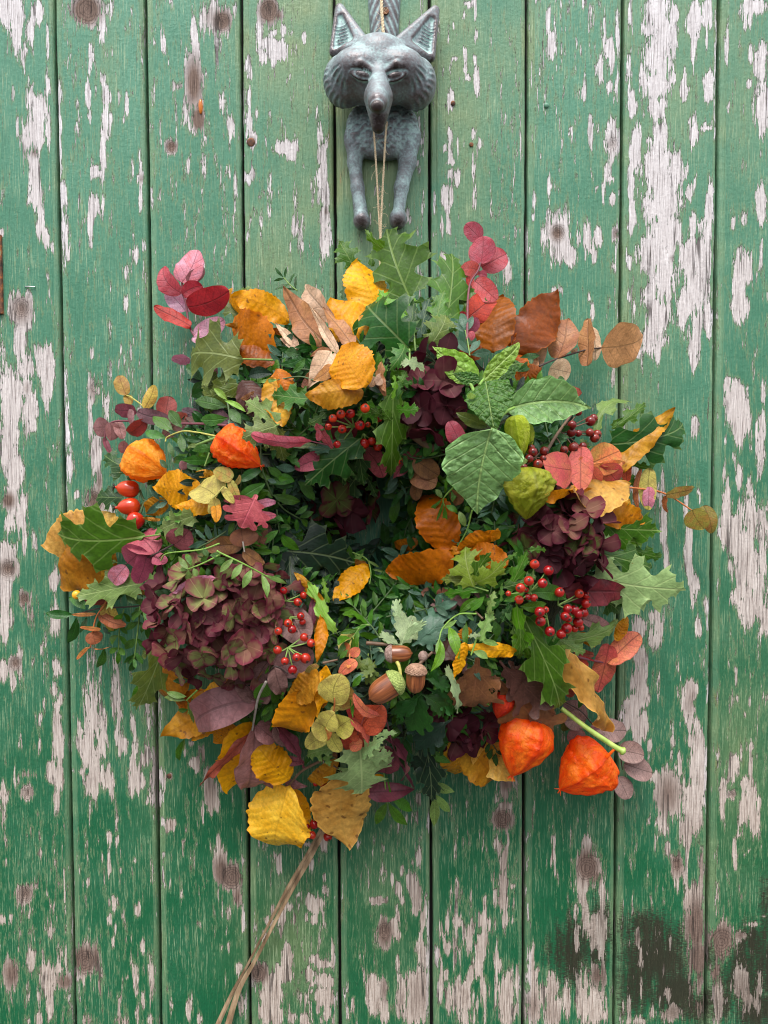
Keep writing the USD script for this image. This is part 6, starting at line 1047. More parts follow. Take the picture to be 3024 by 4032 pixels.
sprig("evergreen_sprig", "evergreen sprig hanging in the right side of the hole", "g", """M 292,1196 112,1195 .32 -8 midgreen; M 292,1208 226,1452 .34 -6 midgreen; M 385,1160 420,1412 .36 -7 midgreen; M 365,1142 178,1005 .34 -14 darkgreen; M 150,1659 140,1440 .4 -22 darkgreen; M 270,1640 280,1430 .34 -20 darkgreen; M 520,830 590,690 .5 4 midgreen; M 660,720 700,560 .4 2 darkgreen; M 410,820 405,720 .55 6 midgreen; M 335,840 250,760 .45 6 midgreen; M 425,850 290,985 .34 5 darkgreen; M 330,860 240,910 .3 6 midgreen; M 560,820 660,780 .25 8 green; M 700,660 690,740 .8 2 darkgreen""",
 [([(292, 1196), (400, 1140), (520, 1060)], .9, "d", -8), ([(300, 740), (410, 830), (560, 835), (730, 800)], .9, "d", 4)])
sprig("eucalyptus_sprig", "brown curled leaves right of the wreath hole", "g", """E 430,845 660,1000 .72 4 brown; E 640,1075 385,1010 .70 9 tan r=8; E 470,1060 440,1235 .62 6 brown; E 760,1200 900,1190 .8 -6 brown; E 130,60 60,160 .6 6 paletan; O 120,50 165,285 .40 8 tan""")
pinnate("g", [(420, 1280), (330, 1420), (260, 1560), (210, 1700)], 5, 190, "darkgreen", -26, .34, "d", "dark evergreen sprig deep in the hole", 46)
pinnate("g", [(560, 1200), (450, 1330), (360, 1480), (330, 1640)], 5, 200, "darkgreen", -16, .34, "d", None, 46, seed=2)
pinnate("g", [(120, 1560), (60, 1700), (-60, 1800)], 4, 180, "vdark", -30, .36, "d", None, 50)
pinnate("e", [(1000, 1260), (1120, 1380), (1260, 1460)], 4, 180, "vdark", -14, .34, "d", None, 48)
# ---- right of the hole
sprig("beech_sprig", "amber beech leaf hanging at the right of the hole with another below it", "g", """B 790,1690 525,1125 .62 6 amber r=-6 f=.06; B 470,1610 215,1645 .44 -4 amberdark; B 1225,1540 830,1690 .34 9 amber r=26; B 1215,1500 1150,1620 .5 8 gold; B 800,115 155,240 .50 15 amber r=-5 @k; B 1305,175 940,10 .62 8 amber @k; B 900,40 600,-10 .3 7 gold @k""", [([(905, 90), (800, 115)], 1.3, "b", 15, "k")])
sprig("evergreen_sprig", "pale evergreen tip hanging in front of the amber leaf", "g", """M 690,1212 630,1125 .48 16 lightgreen; M 690,1215 540,1352 .16 17 green; M 700,1235 632,1422 .14 17 green; M 714,1290 722,1465 .22 18 green; M 720,1282 836,1340 .44 17 green; M 730,1000 715,1180 .14 15 green; M 780,1010 770,1110 .16 15 green; M 905,1478 850,1335 .46 11 lightgreen; M 940,1350 910,1280 .7 10 green; M 915,1490 1005,1565 .32 11 midgreen; M 890,1560 960,1600 .6 8 midgreen; M 900,1640 820,1640 .4 10 midgreen; M 930,1420 1000,1290 .1 12 green""",
 [([(815, 1090), (705, 1212), (712, 1290)], .8, "l", 16), ([(970, 1325), (925, 1500), (850, 1645)], .8, "l", 10)])
berries("rose_hip_cluster", "brownish red berry cluster at the right of the wreath", "h", "570,225,40 595,200,35,-5 420,255,36 415,315,40 470,325,32,-4 565,318,36 625,330,38 605,363,40 355,460,38 435,443,44 508,430,36 470,152,30", [(285, 350), (330, 310)], M_BERRYD, 4, "b")
berries("rose_hip_cluster", "dark red berries beside the green lantern fruits", "h", "100,475,36 193,470,38 70,530,35 140,575,38 25,600,32 185,530,30 0,640,30 90,440,26", [(120, 520)], M_BERRYD, 6, "b")
stem("h", [(160, 560), (285, 350), (400, 190), (440, 120)], .0016, "b", 2, WREATH, name="twig")
sprig("red_oak_sprig", "green spiky leaves standing out at the right of the wreath", "h", """R 590,320 938,15 .28 -4 lightgreen r=25; R 740,290 1040,62 .36 -2 green; R 690,415 1345,235 .62 -3 darkgreen f=.06; R 900,560 1100,600 .4 -8 green; R 820,700 965,760 .8 -8 green; R 560,420 480,370 .6 -4 lightolive""", [([(690, 415), (560, 440)], .9, "g", -3)])
sprig("beech_sprig", "narrow gold beech leaf edge-on at the right of the wreath", "h", """B 812,642 1238,200 .26 9 browngold r=28 f=.2""")
sprig("eucalyptus_sprig", "coral-red round leaves at the right of the wreath", "h", """E 870,720 885,560 .5 4 darkcoral; E 415,625 185,585 1.02 12 coral; E 548,580 800,470 .80 12 orange; E 495,432 490,795 .50 16 coral r=8; E 560,600 645,725 .7 11 coral; E 650,590 795,745 .82 15 coral; E 655,575 855,568 .26 19 orange; E 290,730 340,760 .5 8 coral; E 560,585 480,520 .5 17 coral""", [([(545, 580), (660, 565), (760, 560)], .8, "o", 17)])
sprig("beech_sprig", "pale yellow torn beech leaves under the coral leaves", "h", """B 895,745 325,905 .40 14 paleyellow f=.14 r=-14; B 760,870 935,918 .5 3 browngold; B 600,950 1052,1035 .38 9 gold r=-10; B 450,762 65,830 .17 20 gold r=30; B 400,790 560,780 .3 10 gold""")
sprig("eucalyptus_sprig", "spotted olive-pink leaf sprig reaching to the far right", "h", """E 985,615 965,938 .13 6 brownorange; E 1055,608 1040,952 .40 9 yellowgreen; E 1050,760 1045,950 .55 9.6 pink; E 1190,828 1440,780 .32 10 oliveyellow r=-18; E 1190,830 1185,972 .30 6 brownorange; E 1492,915 1560,1138 .58 3 oliveyellow; E 1400,948 1500,1100 1.05 8 oliveyellow""",
 [([(760, 760), (870, 765), (985, 777), (1110, 795), (1190, 822), (1260, 860), (1400, 955)], 1.0, "o", 7)])
hydrangea("dusky purple hydrangea head at the right of the wreath", "h", 300, 1190, 180, 160, 46, 6, [HY["dusk"], HY["olive"], HY["maroon"], HY["dusk"], HY["rose"]], 26, 3, 80)
sprig("red_oak_sprig", "layered green spiky leaves at the right edge of the wreath", "h", """R 590,1060 1100,1098 .64 -2 green; R 730,1200 1028,1222 .42 -6 brightgreen; R 900,1265 1202,1332 .42 -3 green; R 600,1295 1120,1430 .52 -2 midgreen; R 600,1240 780,1200 .7 2 palegreen; R 640,1440 780,1290 .6 4 palegreen""")
sprig("red_oak_sprig", "broad pale green spiky leaf at the lower right edge", "h", """R 575,1500 1285,1575 .66 7 palegreen f=.04 r=-4; R 720,1640 1110,1690 .60 -3 palegreen; R 640,1660 820,1800 .7 -6 midgreen; R 690,1400 750,1260 .5 3 palegreen""", [([(440, 1480), (575, 1500)], 1.0, "g", 6)])
sprig("eucalyptus_sprig", "pointed maroon leaf between the berries and the pale green leaf", "l", """O 670,335 1182,346 .38 11 maroon r=-5; O 800,520 1045,632 .42 0 mauve r=18; E 700,250 600,300 .6 4 maroon""")
berries("rose_hip_cluster", "bright red berry cluster at the lower right of the wreath", "l", "470,132,38 570,178,40 428,253,38 367,305,34 527,270,38 650,335,40 793,345,36 843,358,30,-3 842,418,34 825,482,38 710,457,36 760,465,34,-4 788,493,34 690,510,33 715,530,28,-4 785,552,36 507,478,38 550,462,24,-5 512,547,38 703,598,40 760,600,28,-4 805,592,26,-4 580,620,36 663,640,34 357,390,32,-4 465,375,30,-3 420,370,26,-5 280,345,22,-5 408,318,22,-5", [(440, 330), (560, 520), (700, 540), (640, 430)], M_BERRY, 24)
sprig("red_oak_sprig", "green oak leaves among the red berries at the right", "l", """R 250,300 490,215 .62 12 midgreen; R 420,20 560,30 .35 8 green; R 270,330 420,20 .4 9 green; M 430,345 692,385 .32 20 midgreen; M 360,435 562,420 .34 18 green; M 245,400 400,335 .34 16 green; R 300,420 230,560 .5 8 darkgreen""")
sprig("red_oak_sprig", "long green oak leaf pointing down at the lower right", "l", """R 365,470 682,1232 .42 9 green f=.12 r=6 d=24; R 340,420 520,900 .26 19 brightgreen r=26; R 690,690 1110,540 .34 6 lightgreen r=-14; R 350,760 430,640 .8 10 green; R 600,640 860,780 .5 5 lightgreen; R 360,560 345,830 .4 9 green; M 445,870 490,890 .6 14 green""")
sprig("beech_sprig", "gold torn beech leaves at the lower right edge", "l", """B 1060,690 1140,505 .42 5 gold; B 790,640 972,690 .42 1 gold; B 670,745 1062,1358 .19 19 paleyellow r=30 f=.25 w=1.6""")
sprig("eucalyptus_sprig", "coral-red paired leaves at the lower right edge of the wreath", "l", """E 1000,850 1230,622 .50 9 coral r=-8; E 1010,715 930,1068 .44 7 coral r=10; E 760,835 842,905 .9 2 darkcoral; E 760,800 900,835 .1 4 red; E 720,1050 760,1080 .9 0 redbrown; E 900,790 740,760 .3 -2 redbrown""", [([(760, 800), (890, 830), (1000, 850)], 1.3, "p", 5)])
# ---- green centre bottom with acorns
sprig("red_oak_sprig", "yellow-green spiky leaf right of the amber beech leaf", "k", """R 985,385 900,-10 1.05 17 greenyellow r=5; R 990,340 1292,115 .55 16 greenyellow; R 980,345 668,315 .46 16 greenyellow; R 985,345 1155,40 .50 16 green; R 1110,375 660,465 .32 14 green; R 1260,140 1400,50 .34 10 green""", [([(1120, 420), (985, 380)], .8, "g", 15)])
pinnate("k", [(170, 660), (350, 630), (550, 585), (650, 560)], 4, 200, "bluegreen", 6, .38, "d", "blue-green evergreen sprig above the acorns", 58)
pinnate("k", [(-60, 720), (60, 590), (160, 470), (262, 342)], 4, 190, "midgreen", 7, .32, "d", "evergreen sprig rising left of the acorns", 50)
pinnate("k", [(120, 880), (40, 760), (-60, 650), (-140, 560)], 4, 200, "green", 9, .30, "d", None, 40)
pinnate("j", [(1450, 690), (1380, 690), (1330, 760), (1290, 810)], 3, 210, "green", 12, .26, "g", "bright evergreen sprig at the bottom of the hole", 34)
sprig("evergreen_sprig", "light green drooping evergreen tip right of the acorns", "k", """M 850,625 1008,486 .34 12 green; M 922,605 1094,470 .36 11 green; M 752,752 838,1036 .34 13 brightgreen; M 672,868 585,1172 .26 15 brightgreen; M 668,850 655,1060 .16 15 lightgreen; M 915,705 912,935 .28 8 green; M 830,690 700,770 .3 13 lightgreen; M 850,640 905,720 .7 14 bluegreen; M 985,700 920,620 .4 10 midgreen; M 1050,890 1212,922 .30 15 lightgreen; M 980,985 1116,1050 .50 16 lightgreen; M 1100,560 1130,480 .6 6 midgreen; M 1180,700 1210,850 .5 0 midgreen; M 560,880 600,980 .5 2 bluegreen; M 1300,560 1320,700 .4 5 midgreen""",
 [([(1010, 632), (840, 640), (700, 760), (660, 880)], .8, "l", 13), ([(1015, 850), (985, 940), (960, 1020)], .9, "l", 15), ([(1070, 680), (1000, 610)], 1.0, "b", 9)])
sprig("red_oak_sprig", "curled lime oak leaf right of the evergreen tip", "k", """R 1040,895 1180,590 .46 14 lightgreen r=14; R 1120,640 1190,415 .40 15 lightgreen r=26; R 1050,830 925,842 .5 15 paleunder; R 1240,520 1250,340 .3 12 green r=20; R 720,1100 810,1560 .18 8 paleunder r=35; R 1380,560 1400,460 .4 12 green""")
sprig("beech_sprig", "folded gold beech leaves below the light evergreen tip", "k", """B 905,900 815,1255 .30 15 gold r=24; B 1385,985 930,960 .26 8 gold r=-8; B 960,770 830,900 .6 -2 amber; B 930,1000 860,960 .5 6 amber""")
sprig("eucalyptus_sprig", None, "k", """E 840,550 505,420 .46 -4 brown; E 850,480 600,590 .5 -2 mauvebrown; E 900,560 830,440 .9 -4 mauvebrown; E 300,420 220,330 .5 -6 darkbrown; Q 820,1090 640,860 .8 -6 darkbrown; E 1140,480 980,420 .5 -4 mauvebrown""")
sprig("oak_sprig", "pale backed oak leaves above the acorns", "k", """Q 300,930 420,655 1.0 15 paleunder r=6; Q 300,925 110,820 .42 13 paleunder; Q 320,910 540,700 .3 14 paleunder; Q 300,745 265,495 .42 12 paleunder r=12; Q 120,960 20,1000 .5 8 bluegreen; Q 150,1000 60,960 .4 6 paleunder""", [([(-20, 905), (120, 915), (240, 925)], 2.0, "b", 6)])
sprig("oak_sprig", "dark green round-lobed oak leaves around the acorns", "k", """Q 425,920 755,560 .62 5 bluegreen; Q 440,920 740,830 .4 4 bluegreen; Q 480,1345 385,1720 .82 10 darkgreen r=6; Q 490,1380 745,1560 .50 10 darkgreen; Q 480,1400 262,1610 .46 9 darkgreen; Q 540,1240 752,1320 .60 7 darkgreen; Q 560,1330 800,1590 .5 5 darkgreen; Q 200,560 -10,745 .68 4 vdark @n; Q 180,620 60,760 .6 6 darkgreen @n; Q 0,1010 40,1300 .6 0 olive; Q 60,1080 -60,1230 .6 0 olive; Q 200,1230 70,1270 .6 2 bluegreen; Q 640,1110 600,1300 .6 6 darkgreen""")
acorn("shiny brown acorn lying sideways, topmost of the acorns", "k", (150, 1008), (415, 1000), 148, 160, .27, "grey", 16)
acorn("upright light brown acorn, right-hand one of the three", "k", (452, 1098), (432, 1380), 172, 198, .30, "brown", 20, -2)
acorn("largest acorn with a green cup", "k", (325, 1222), (5, 1430), 226, 246, .30, "green", 18, 2)
s = part("acorn_bud", "small grey acorn bud"); q = fp("k", 512, 1028); c = at(*q, H(*q) + .012); v, f = lathe([(.0003, -.0045), (.0034, -.0035), (.0044, 0), (.0036, .003), (.0012, .0052), (.0004, .0062)], 16); put("cup", (c + turn(v, np.array([.1, -.6, .8])), f), M_CUPS["grey"], s)
stem("k", [(268, 1080), (290, 1130), (305, 1215)], .0018, "y", 14, WREATH); stem("k", [(480, 1100), (520, 1060), (600, 990)], .0016, "b", 12, WREATH, name="twig")
# ---- brown oak leaves and the lower right lanterns
sprig("oak_sprig", "glossy brown oak leaves over the lower red lantern fruit", "k", """Q 1020,1060 950,1545 .86 6 brown r=4 c=.05 f=.02 t=0 w=1.5; Q 1060,1200 1225,1340 .6 3 brown; Q 300,850 575,1165 .86 12 darkbrown @l c=.05 f=.02 t=0 w=1.5; Q 205,985 560,1362 .84 12 brown @l r=-4 c=.05 f=.02 t=0 w=1.6 d=0; Q 1240,1090 1480,1320 .6 6 darkbrown @k; Q 330,1120 645,1235 .60 14 brown @l c=.05 t=0; Q 660,820 760,1080 .7 -4 darkbrown; Q 920,1050 800,1180 .7 2 darkbrown; Q 900,1200 820,1380 .6 4 brown""")
lantern("red-orange lantern fruit under the brown oak leaves", "n", (745, 520), (605, 922), 376, "red", 14, 2, 1.1, 0.35)
lantern("orange lantern fruit with a crumpled top at the far lower right", "n", (1235, 745), (920, 1010), 390, "red", 16, 0, 1.35, 0.2)
lantern("deep red lantern fruit hidden behind the brown oak leaf", "n", (570, 380), (510, 545), 150, "deep", 2, 0, .8, .3, tips=False)
s = part("cut_stalk", "thick cut green stalk end above the orange lantern fruit"); P = spline([at(*fp("n", 930, 480), .070), at(*fp("n", 1100, 610), .078), at(*fp("n", 1255, 715), .083), at(*fp("n", 1300, 742), .0845), at(*fp("n", 1350, 768), .0855)], 40)
rr_ = np.interp(np.linspace(0, 1, 40), [0, .75, .84, .9, .95, 1], [.0022, .0026, .0030, .0042, .0034, .0006]); put("stem", tube(P, rr_, 12), mat("fresh_stalk", {"g": ("geometry", {}), "n": ("noise_texture", {"scale": 90.0, "detail": 3.0}), "r": ("rgb_ramp", {"ramp": [(0.3, lin(112, 138, 48)), (0.7, lin(170, 190, 96))]}), "p": ("principled_bsdf", {"roughness": 0.4})}, [("g.position", "n.vector"), ("n.fac", "r.fac"), ("r.color", "p.base_color")]), s)
put("stem", tube(spline([at(*fp("n", 1290, 735), .082), at(*fp("n", 1262, 760), .084), at(*fp("n", 1225, 800), .080)], 10), [.0022, .0018, .0014, .0012, .0012, .0012, .0013, .0015, .0018, .002], 8), ML["red"], s, attrs={"leaf": np.zeros((82, 3))})
sprig("eucalyptus_sprig", "dusky mauve round leaves behind the lower right lantern fruit", "n", """E 1080,570 950,450 .8 -4 mauvebrown; E 1085,560 950,560 .75 -3 greymauve; E 1140,590 1350,625 .72 2 greymauve; E 1060,615 985,710 .95 3 greymauve; E 1120,600 1262,620 .24 6 mauve; E 1300,760 1470,790 .86 0 greymauve; E 1340,840 1525,900 .76 -3 greymauve; E 1300,930 1365,1072 .86 -6 greymauve; E 960,360 1010,400 .9 0 redbrown; M 1040,480 1060,370 .36 4 darkgreen; M 1090,380 1150,450 .3 2 darkgreen; E 950,560 960,630 .6 -4 olive""",
 [([(940, 430), (1060, 500), (1150, 600), (1290, 720), (1330, 880)], .8, "k", 0)])
sprig("beech_sprig", "brownish gold beech leaves hanging at the bottom right", "n", """B 190,660 238,922 .66 -6 browngold; B 300,680 545,975 .58 -4 browngold; B 390,640 595,905 .66 -2 paleyellow; B 300,640 250,800 .5 -6 browngold""")
hydrangea("very dark maroon hydrangea head near the bottom of the wreath", "n", 310, 600, 95, 68, 14, -2, [HY["maroon"], HY["maroon"], HY["dusk"]], 16, 4, 84)
sprig("evergreen_sprig", "small dark evergreen sprig in front of the bottom beech leaves", "n", """M 440,655 398,732 .30 6 darkgreen; M 468,695 430,772 .30 6 darkgreen; M 480,742 448,828 .36 6 darkgreen; M 503,770 488,862 .36 6 darkgreen; M 470,690 540,675 .4 5 darkgreen; M 500,760 560,775 .4 5 darkgreen""", [([(450, 640), (480, 710), (520, 775)], .7, "d", 5)])
sprig("evergreen_sprig", "light evergreen tip hanging lowest under the wreath", "n", """M 80,745 205,832 .36 2 midgreen; M 82,815 180,825 .4 1 midgreen; M 84,905 192,912 .44 2 lightgreen; M 92,965 226,1022 .36 2 lightgreen; M 100,1040 206,1168 .30 3 lightgreen; M 97,1050 96,1228 .30 3 lightgreen; M 110,700 190,720 .4 0 midgreen""", [([(75, 680), (85, 820), (88, 930), (100, 1050)], .8, "l", 1)])
sprig("evergreen_sprig", "pair of evergreen leaflets below the plum leaves", "m", """M 1450,930 1375,1075 .36 -2 green; M 1458,930 1578,1070 .30 -1 green; M 1470,890 1612,985 .32 -2 green; M 1440,740 1470,900 .05 0 green""", [([(1430, 740), (1450, 935)], .7, "l", -2)])
sprig("red_oak_sprig", "very dark oak leaf hanging at the bottom centre", "n", """R 40,690 78,1090 .46 -4 vdark; Q 60,740 -30,900 .6 -4 vdark; Q 30,620 -80,560 .8 -2 vdark""")
# ---- lower left
hydrangea("large green and rose hydrangea head at the lower left of the wreath", "i", 1490, 600, 262, 245, 88, 16, [HY["green"], HY["rose"], HY["dusk"], HY["green"], HY["rose"], HY["olive"]], 34, 5, 82)
sprig("evergreen_sprig", "lime-green evergreen twig lying across the rose hydrangea", "j", """M 265,112 142,232 .34 22 lightgreen; M 342,152 246,288 .36 22 lightgreen; M 424,202 340,366 .38 22 lightgreen; M 510,246 556,456 .30 22 lightgreen; M 525,252 736,332 .16 22 lightgreen; M 160,70 60,80 .4 18 midgreen; M 200,100 90,150 .5 18 midgreen; M 220,110 300,150 .4 18 midgreen; M 580,280 680,260 .4 14 midgreen""", [([(120, 40), (150, 60), (340, 150), (510, 240), (600, 290)], .9, "l", 20)])
sprig("evergreen_sprig", "lime evergreen tip left of the lime twig", "i", """M 1225,190 1152,88 .34 20 lightgreen; M 1222,195 1146,200 .3 20 lightgreen; M 1228,195 1234,288 .52 21 lightgreen; M 1268,180 1292,252 .62 20 lightgreen; M 1332,168 1342,256 .50 18 green; M 1250,160 1200,60 .36 18 green; M 1330,130 1390,80 .4 16 midgreen; M 1380,180 1400,250 .6 14 darkgreen; M 1120,70 1060,90 .7 8 green; M 1090,60 1060,20 .5 8 midgreen; M 1420,60 1560,180 .34 12 midgreen; M 1350,20 1390,90 .5 12 midgreen""", [([(1480, 70), (1470, 78), (1350, 140), (1225, 190)], .9, "l", 18), ([(1480, -20), (1330, 30), (1060, 60), (1000, 120)], .8, "l", 10)])
sprig("eucalyptus_sprig", "pink pointed leaf on top of the rose hydrangea", "i", """O 1450,262 1106,382 .36 19 pink r=-10 f=-.3""")
sprig("eucalyptus_sprig", "rusty orange sprig hanging at the far left of the wreath", "i", """E 625,440 312,452 .24 6 redbrown r=25; E 545,470 615,695 .60 0 ochre; E 498,560 718,665 .38 6 brownorange; E 472,555 285,560 .17 6 brownorange; E 512,680 342,662 .20 7 orange; E 438,702 470,802 1.25 5 brownorange; E 405,830 314,928 .26 6 orange; E 440,825 585,822 .05 5 brownorange; M 860,400 760,365 .4 -4 ochre""", [([(560, 440), (535, 490), (480, 570), (455, 650), (440, 720), (428, 820), (400, 835)], .9, "o", 5)])
s = part("yellow_berry", "tiny yellow berry at the far left of the wreath"); q = fp("i", 315, 398); b = trimesh.creation.icosphere(3, .0045); b.apply_translation(at(*q, .036)); put("berry", b, fruitmat("yellow_berry_skin", (220, 150, 20), (236, 180, 50)), s)
sprig("evergreen_sprig", "evergreen sprig with long leaflets at the far left of the wreath", "i", """M 292,560 64,546 .34 0 darkgreen; M 312,582 250,802 .36 -4 darkgreen; M 252,420 398,522 .42 -4 midgreen; M 540,830 480,1002 .34 -8 midgreen; M 715,395 832,472 .5 4 midgreen; M 955,350 1066,512 .46 8 midgreen; M 400,580 340,705 .36 -6 darkgreen; M 500,600 495,680 .3 -4 midgreen; M 530,660 590,720 .5 -4 bluegreen; M 700,300 640,420 .3 -2 midgreen; M 860,400 900,520 .4 4 darkgreen; M 540,160 640,130 .16 6 lightgreen""",
 [([(1000, 470), (830, 488), (690, 500), (500, 510), (300, 560)], .9, "k", -2)])
pinnate("i", [(832, 492), (820, 640), (795, 850), (780, 935)], 5, 120, "midgreen", 0, .38, "g", "hanging evergreen sprig left of the rose hydrangea", 44)
pinnate("i", [(700, 520), (665, 680), (655, 860)], 4, 120, "green", -3, .38, "g", None, 44)
pinnate("i", [(900, 420), (860, 520), (880, 640)], 3, 130, "midgreen", 3, .40, "g", None, 48)
sprig("red_oak_sprig", "drooping olive-green leaf below the hanging evergreen", "i", """R 1035,790 798,1335 .44 -1 olive r=14; M 890,1075 775,1240 .48 2 green; R 1000,820 830,910 .5 -4 olive""")
sprig("beech_sprig", "ochre beech leaf under the rose hydrangea", "i", """B 1200,985 935,1262 .58 -4 browngold""")
sprig("evergreen_sprig", "lime evergreen tip sticking out at the lower left", "m", """M 140,238 8,206 .26 8 lightgreen; M 138,262 -8,240 .24 8 lightgreen; M 146,264 190,414 .22 9 lightgreen; M 176,240 196,372 .20 8 green; M 150,320 84,326 .4 2 green; M 140,392 58,412 .4 2 green; M 135,400 160,460 .36 2 green; M 136,480 44,490 .40 2 green; M 132,510 96,665 .20 2 green; M 160,130 60,132 .36 4 darkgreen; M 130,510 120,600 .15 2 lightgreen""", [([(240, 168), (190, 215), (140, 262)], 1.0, "l", 7), ([(160, 290), (145, 390), (132, 510)], .7, "l", 1)])
sprig("beech_sprig", "large gold beech leaves behind the mauve leaves at the lower left", "m", """B 440,240 62,470 .48 -8 browngold; B 470,145 225,262 .42 0 gold r=-12; B 430,330 190,510 .5 -4 gold; B 560,400 405,828 .58 0 gold; B 480,440 330,520 .6 -2 gold; B 260,200 100,360 .5 -10 amber""")
sprig("eucalyptus_sprig", "dusty mauve long leaves on a grey twig at the lower left", "m", """E 605,255 470,105 .80 5 mauvebrown; E 605,260 690,195 .9 4 mauvebrown; O 588,258 145,475 .52 22 mauve r=-6 f=-.08; E 600,420 725,520 .85 8 mauve; O 595,430 548,905 .40 13 mauve r=8; O 568,460 225,820 .12 19 redbrown r=35; O 690,390 905,705 .17 14 plum r=30; E 720,420 790,560 .5 2 mauvebrown; O 640,700 700,830 .6 0 mauve; E 700,640 900,660 .3 0 plum; O 780,800 920,830 .5 2 mauve""",
 [([(660, 140), (612, 235), (590, 335), (570, 458)], 1.3, "w", 16)])
sprig("eucalyptus_sprig", "mauve-brown round leaves behind the red berries", "j", """E 740,560 890,850 .85 -3 mauvebrown; E 620,1055 965,930 .70 -2 mauvebrown; O 622,1060 700,1320 .66 2 mauvebrown; E 650,500 900,560 .6 -6 mauvebrown; E 560,1010 470,1230 .5 -2 mauvebrown; O 945,705 950,455 .34 8 plum; O 460,1200 560,1060 .05 2 brown""", [([(540, 1190), (620, 1050), (740, 1110)], 1.0, "k", 0)])
berries("rose_hip_cluster", "bright red berries on green stalks right of the rose hydrangea", "j", "575,420,38 700,390,36 875,430,34 823,488,36 850,610,37 740,672,40 775,725,38 655,742,32 880,795,38 940,845,40 648,905,40 712,1003,36 815,968,38 890,978,44 778,1078,38 865,660,30,-4", [(740, 885), (690, 790), (760, 620), (720, 480)], M_BERRY, 14)
sprig("beech_sprig", "gold curled beech leaf edges at the bottom left of the hole", "j", """B 1065,535 788,222 .20 12 browngold r=26; B 1060,565 995,1005 .24 14 gold r=24 w=1.6; B 1020,560 970,760 .4 6 oliveyellow; B 1440,170 1130,490 .50 8 gold r=-10 w=1.5; B 1330,110 1440,260 .5 4 browngold""")
sprig("red_oak_sprig", "bright lime folded oak leaf at the bottom left of the hole", "j", """R 1175,770 925,268 .24 18 lime r=16; R 1090,500 1050,290 .3 17 brightgreen; R 1330,960 1440,1100 .7 6 olive; R 1130,850 1050,780 .5 4 darkgreen""")
sprig("evergreen_sprig", None, "j", """M 930,540 905,390 .4 8 midgreen; M 1080,740 1050,920 .24 12 green; M 1260,900 1185,980 .42 14 green; M 1310,1270 1400,1310 .4 8 bluegreen; M 1300,1230 1380,1120 .44 8 green; M 1290,1180 1420,1130 .5 4 bluegreen; M 575,1180 465,1320 .6 10 green; M 590,1270 635,1360 .5 8 midgreen; M 600,1370 530,1545 .3 8 midgreen; M 690,1420 740,1340 .5 6 green; M 1275,1330 1290,1470 .2 10 green; M 1310,110 1400,60 .3 10 lightgreen; M 1420,120 1536,186 .16 14 lightgreen; M 1470,205 1590,240 .18 14 lightgreen; M 1480,250 1630,285 .2 13 green; M 1400,130 1310,60 .2 12 lightgreen""", [([(1300, 55), (1420, 110), (1460, 220), (1450, 330)], .7, "l", 12)])
sprig("beech_sprig", "gold beech leaves left of the yellow-green leaf cluster", "j", """B 1012,1108 722,1325 .54 10 browngold r=-6; B 985,1195 696,1680 .46 9 gold r=8; B 1072,1045 975,1470 .22 15 gold r=26 w=1.5; B 1010,1040 880,1100 .4 6 oliveyellow; B 1070,1190 980,1440 .4 4 browngold""", [([(1040, 1020), (1170, 990)], 1.2, "b", 8)])
sprig("eucalyptus_sprig", "yellow-green veined flower-like leaf cluster at the bottom of the wreath", "m", """E 1100,285 1210,180 .9 4 oliveyellow; E 1108,282 1150,92 .98 14 yellowgreen f=-.08; E 1110,335 1105,295 1.6 13 yellowgreen; E 1088,470 962,400 .96 15 yellowgreen; E 1110,460 1212,385 1.05 14 yellowgreen; E 1060,500 922,572 .72 18 yellowgreen; E 1080,470 1145,590 .60 17 yellowgreen; E 1050,440 1110,345 .9 20 yellowgreen; E 1040,520 1076,420 .72 22 orange; E 1060,560 1090,540 .8 12 yellowgreen""",
 [([(1108, 240), (1106, 300), (1080, 460)], .8, "o", 14)])
sprig("eucalyptus_sprig", "small orange-red paired leaves above the yellow-green cluster", "j", """E 1255,965 1265,745 .82 4 yellowgreen; E 1272,930 1212,868 1.0 12 orange; E 1280,950 1362,890 .85 13 coral; E 1335,1000 1182,1115 .60 12 coral r=15; E 1270,990 1260,1060 .5 10 orange""", [([(1278, 905), (1275, 990)], .8, "o", 13)])
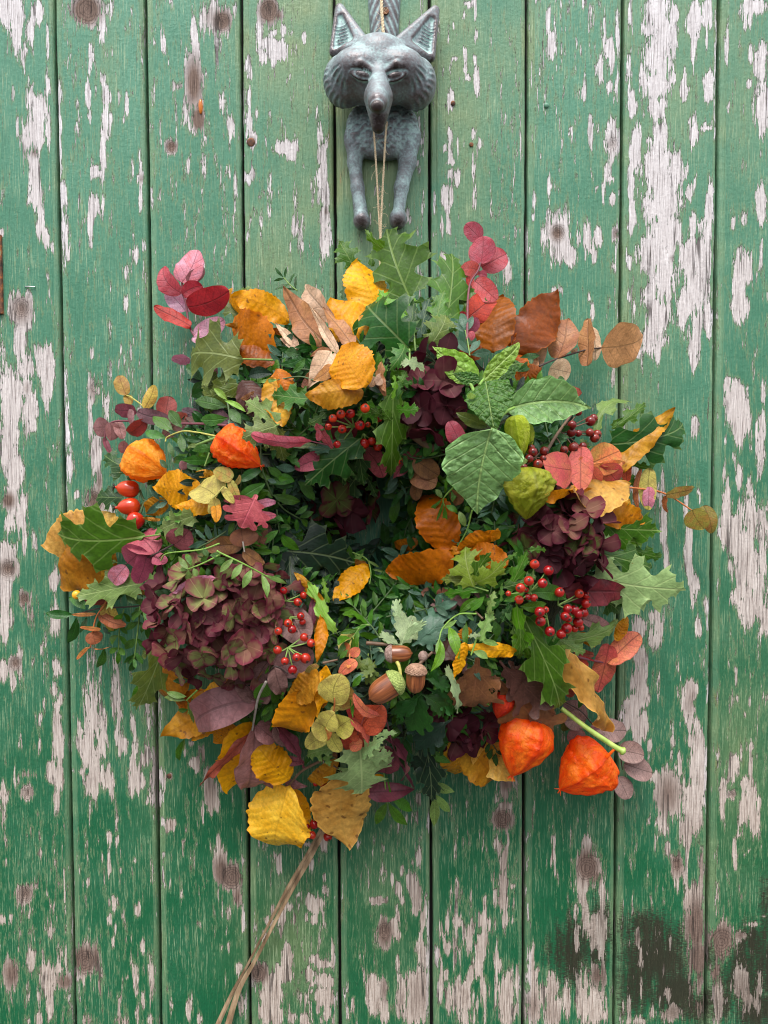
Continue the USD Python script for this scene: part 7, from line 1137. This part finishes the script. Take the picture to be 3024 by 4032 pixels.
sprig("eucalyptus_sprig", "coral-red curled leaves beside the largest acorn", "m", """E 1275,440 1405,300 .98 8 darkcoral; E 1250,400 1200,300 .6 6 darkcoral; E 1400,365 1232,228 .24 14 coral r=28; E 1208,378 1368,540 .30 16 coral r=28; E 1225,440 1235,600 .82 9 darkcoral; E 1260,480 1205,510 1.2 12 darkcoral; E 1290,545 1200,555 .9 14 coral""", [([(1320, 330), (1285, 410), (1250, 500)], .9, "r", 12)])
sprig("red_oak_sprig", "pale green spiky leaf at the bottom of the wreath", "m", """R 1272,555 1285,875 1.12 19 palegreen r=5; R 1275,640 1490,610 .7 13 palegreen; R 1275,660 1138,750 .62 13 palegreen; R 1275,620 1440,510 .5 12 palegreen; R 1085,570 915,625 .66 10 lightgreen; R 1060,580 1075,685 .6 9 lightgreen; R 1370,490 1525,470 .4 6 palegreen""")
sprig("eucalyptus_sprig", "plum-red leaves at the bottom of the wreath", "m", """O 1310,860 1635,838 .46 3 plum r=8; O 1425,490 1612,765 .17 4 plum r=20; E 1430,560 1440,740 .82 -4 plum; E 1390,620 1500,640 .9 -3 plum; E 1520,640 1640,850 .06 2 plum; B 1340,790 1430,750 .5 0 gold""", [([(1440, 360), (1490, 560), (1590, 780)], .8, "p", 0)])
sprig("beech_sprig", "two bright yellow beech leaves hanging lowest on the wreath", "m", """B 850,840 885,1220 .42 -10 gold; B 800,822 682,1258 .82 12 yellow r=5 f=.06; B 818,778 585,528 .62 15 gold r=-6; B 1135,650 925,812 .34 -2 browngold r=12; B 1190,745 1200,1198 .64 10 paleyellow r=-6 f=.12; B 1100,600 1120,640 .6 4 brown""", [([(1050, 640), (905, 715), (835, 785), (805, 818)], 1.4, "b", 8), ([(1100, 690), (1175, 735)], .9, "b", 8)])
berries("rose_hip_cluster", "red berries hanging between the two lowest yellow leaves", "m", "1045,828,30 1025,940,26 975,1070,32 958,1143,30 1063,1152,28 1010,1000,28,-4 1090,1110,24,-3 930,1085,18,-4 985,805,20,-4", [(1000, 880), (985, 760)], M_BERRY, 4)
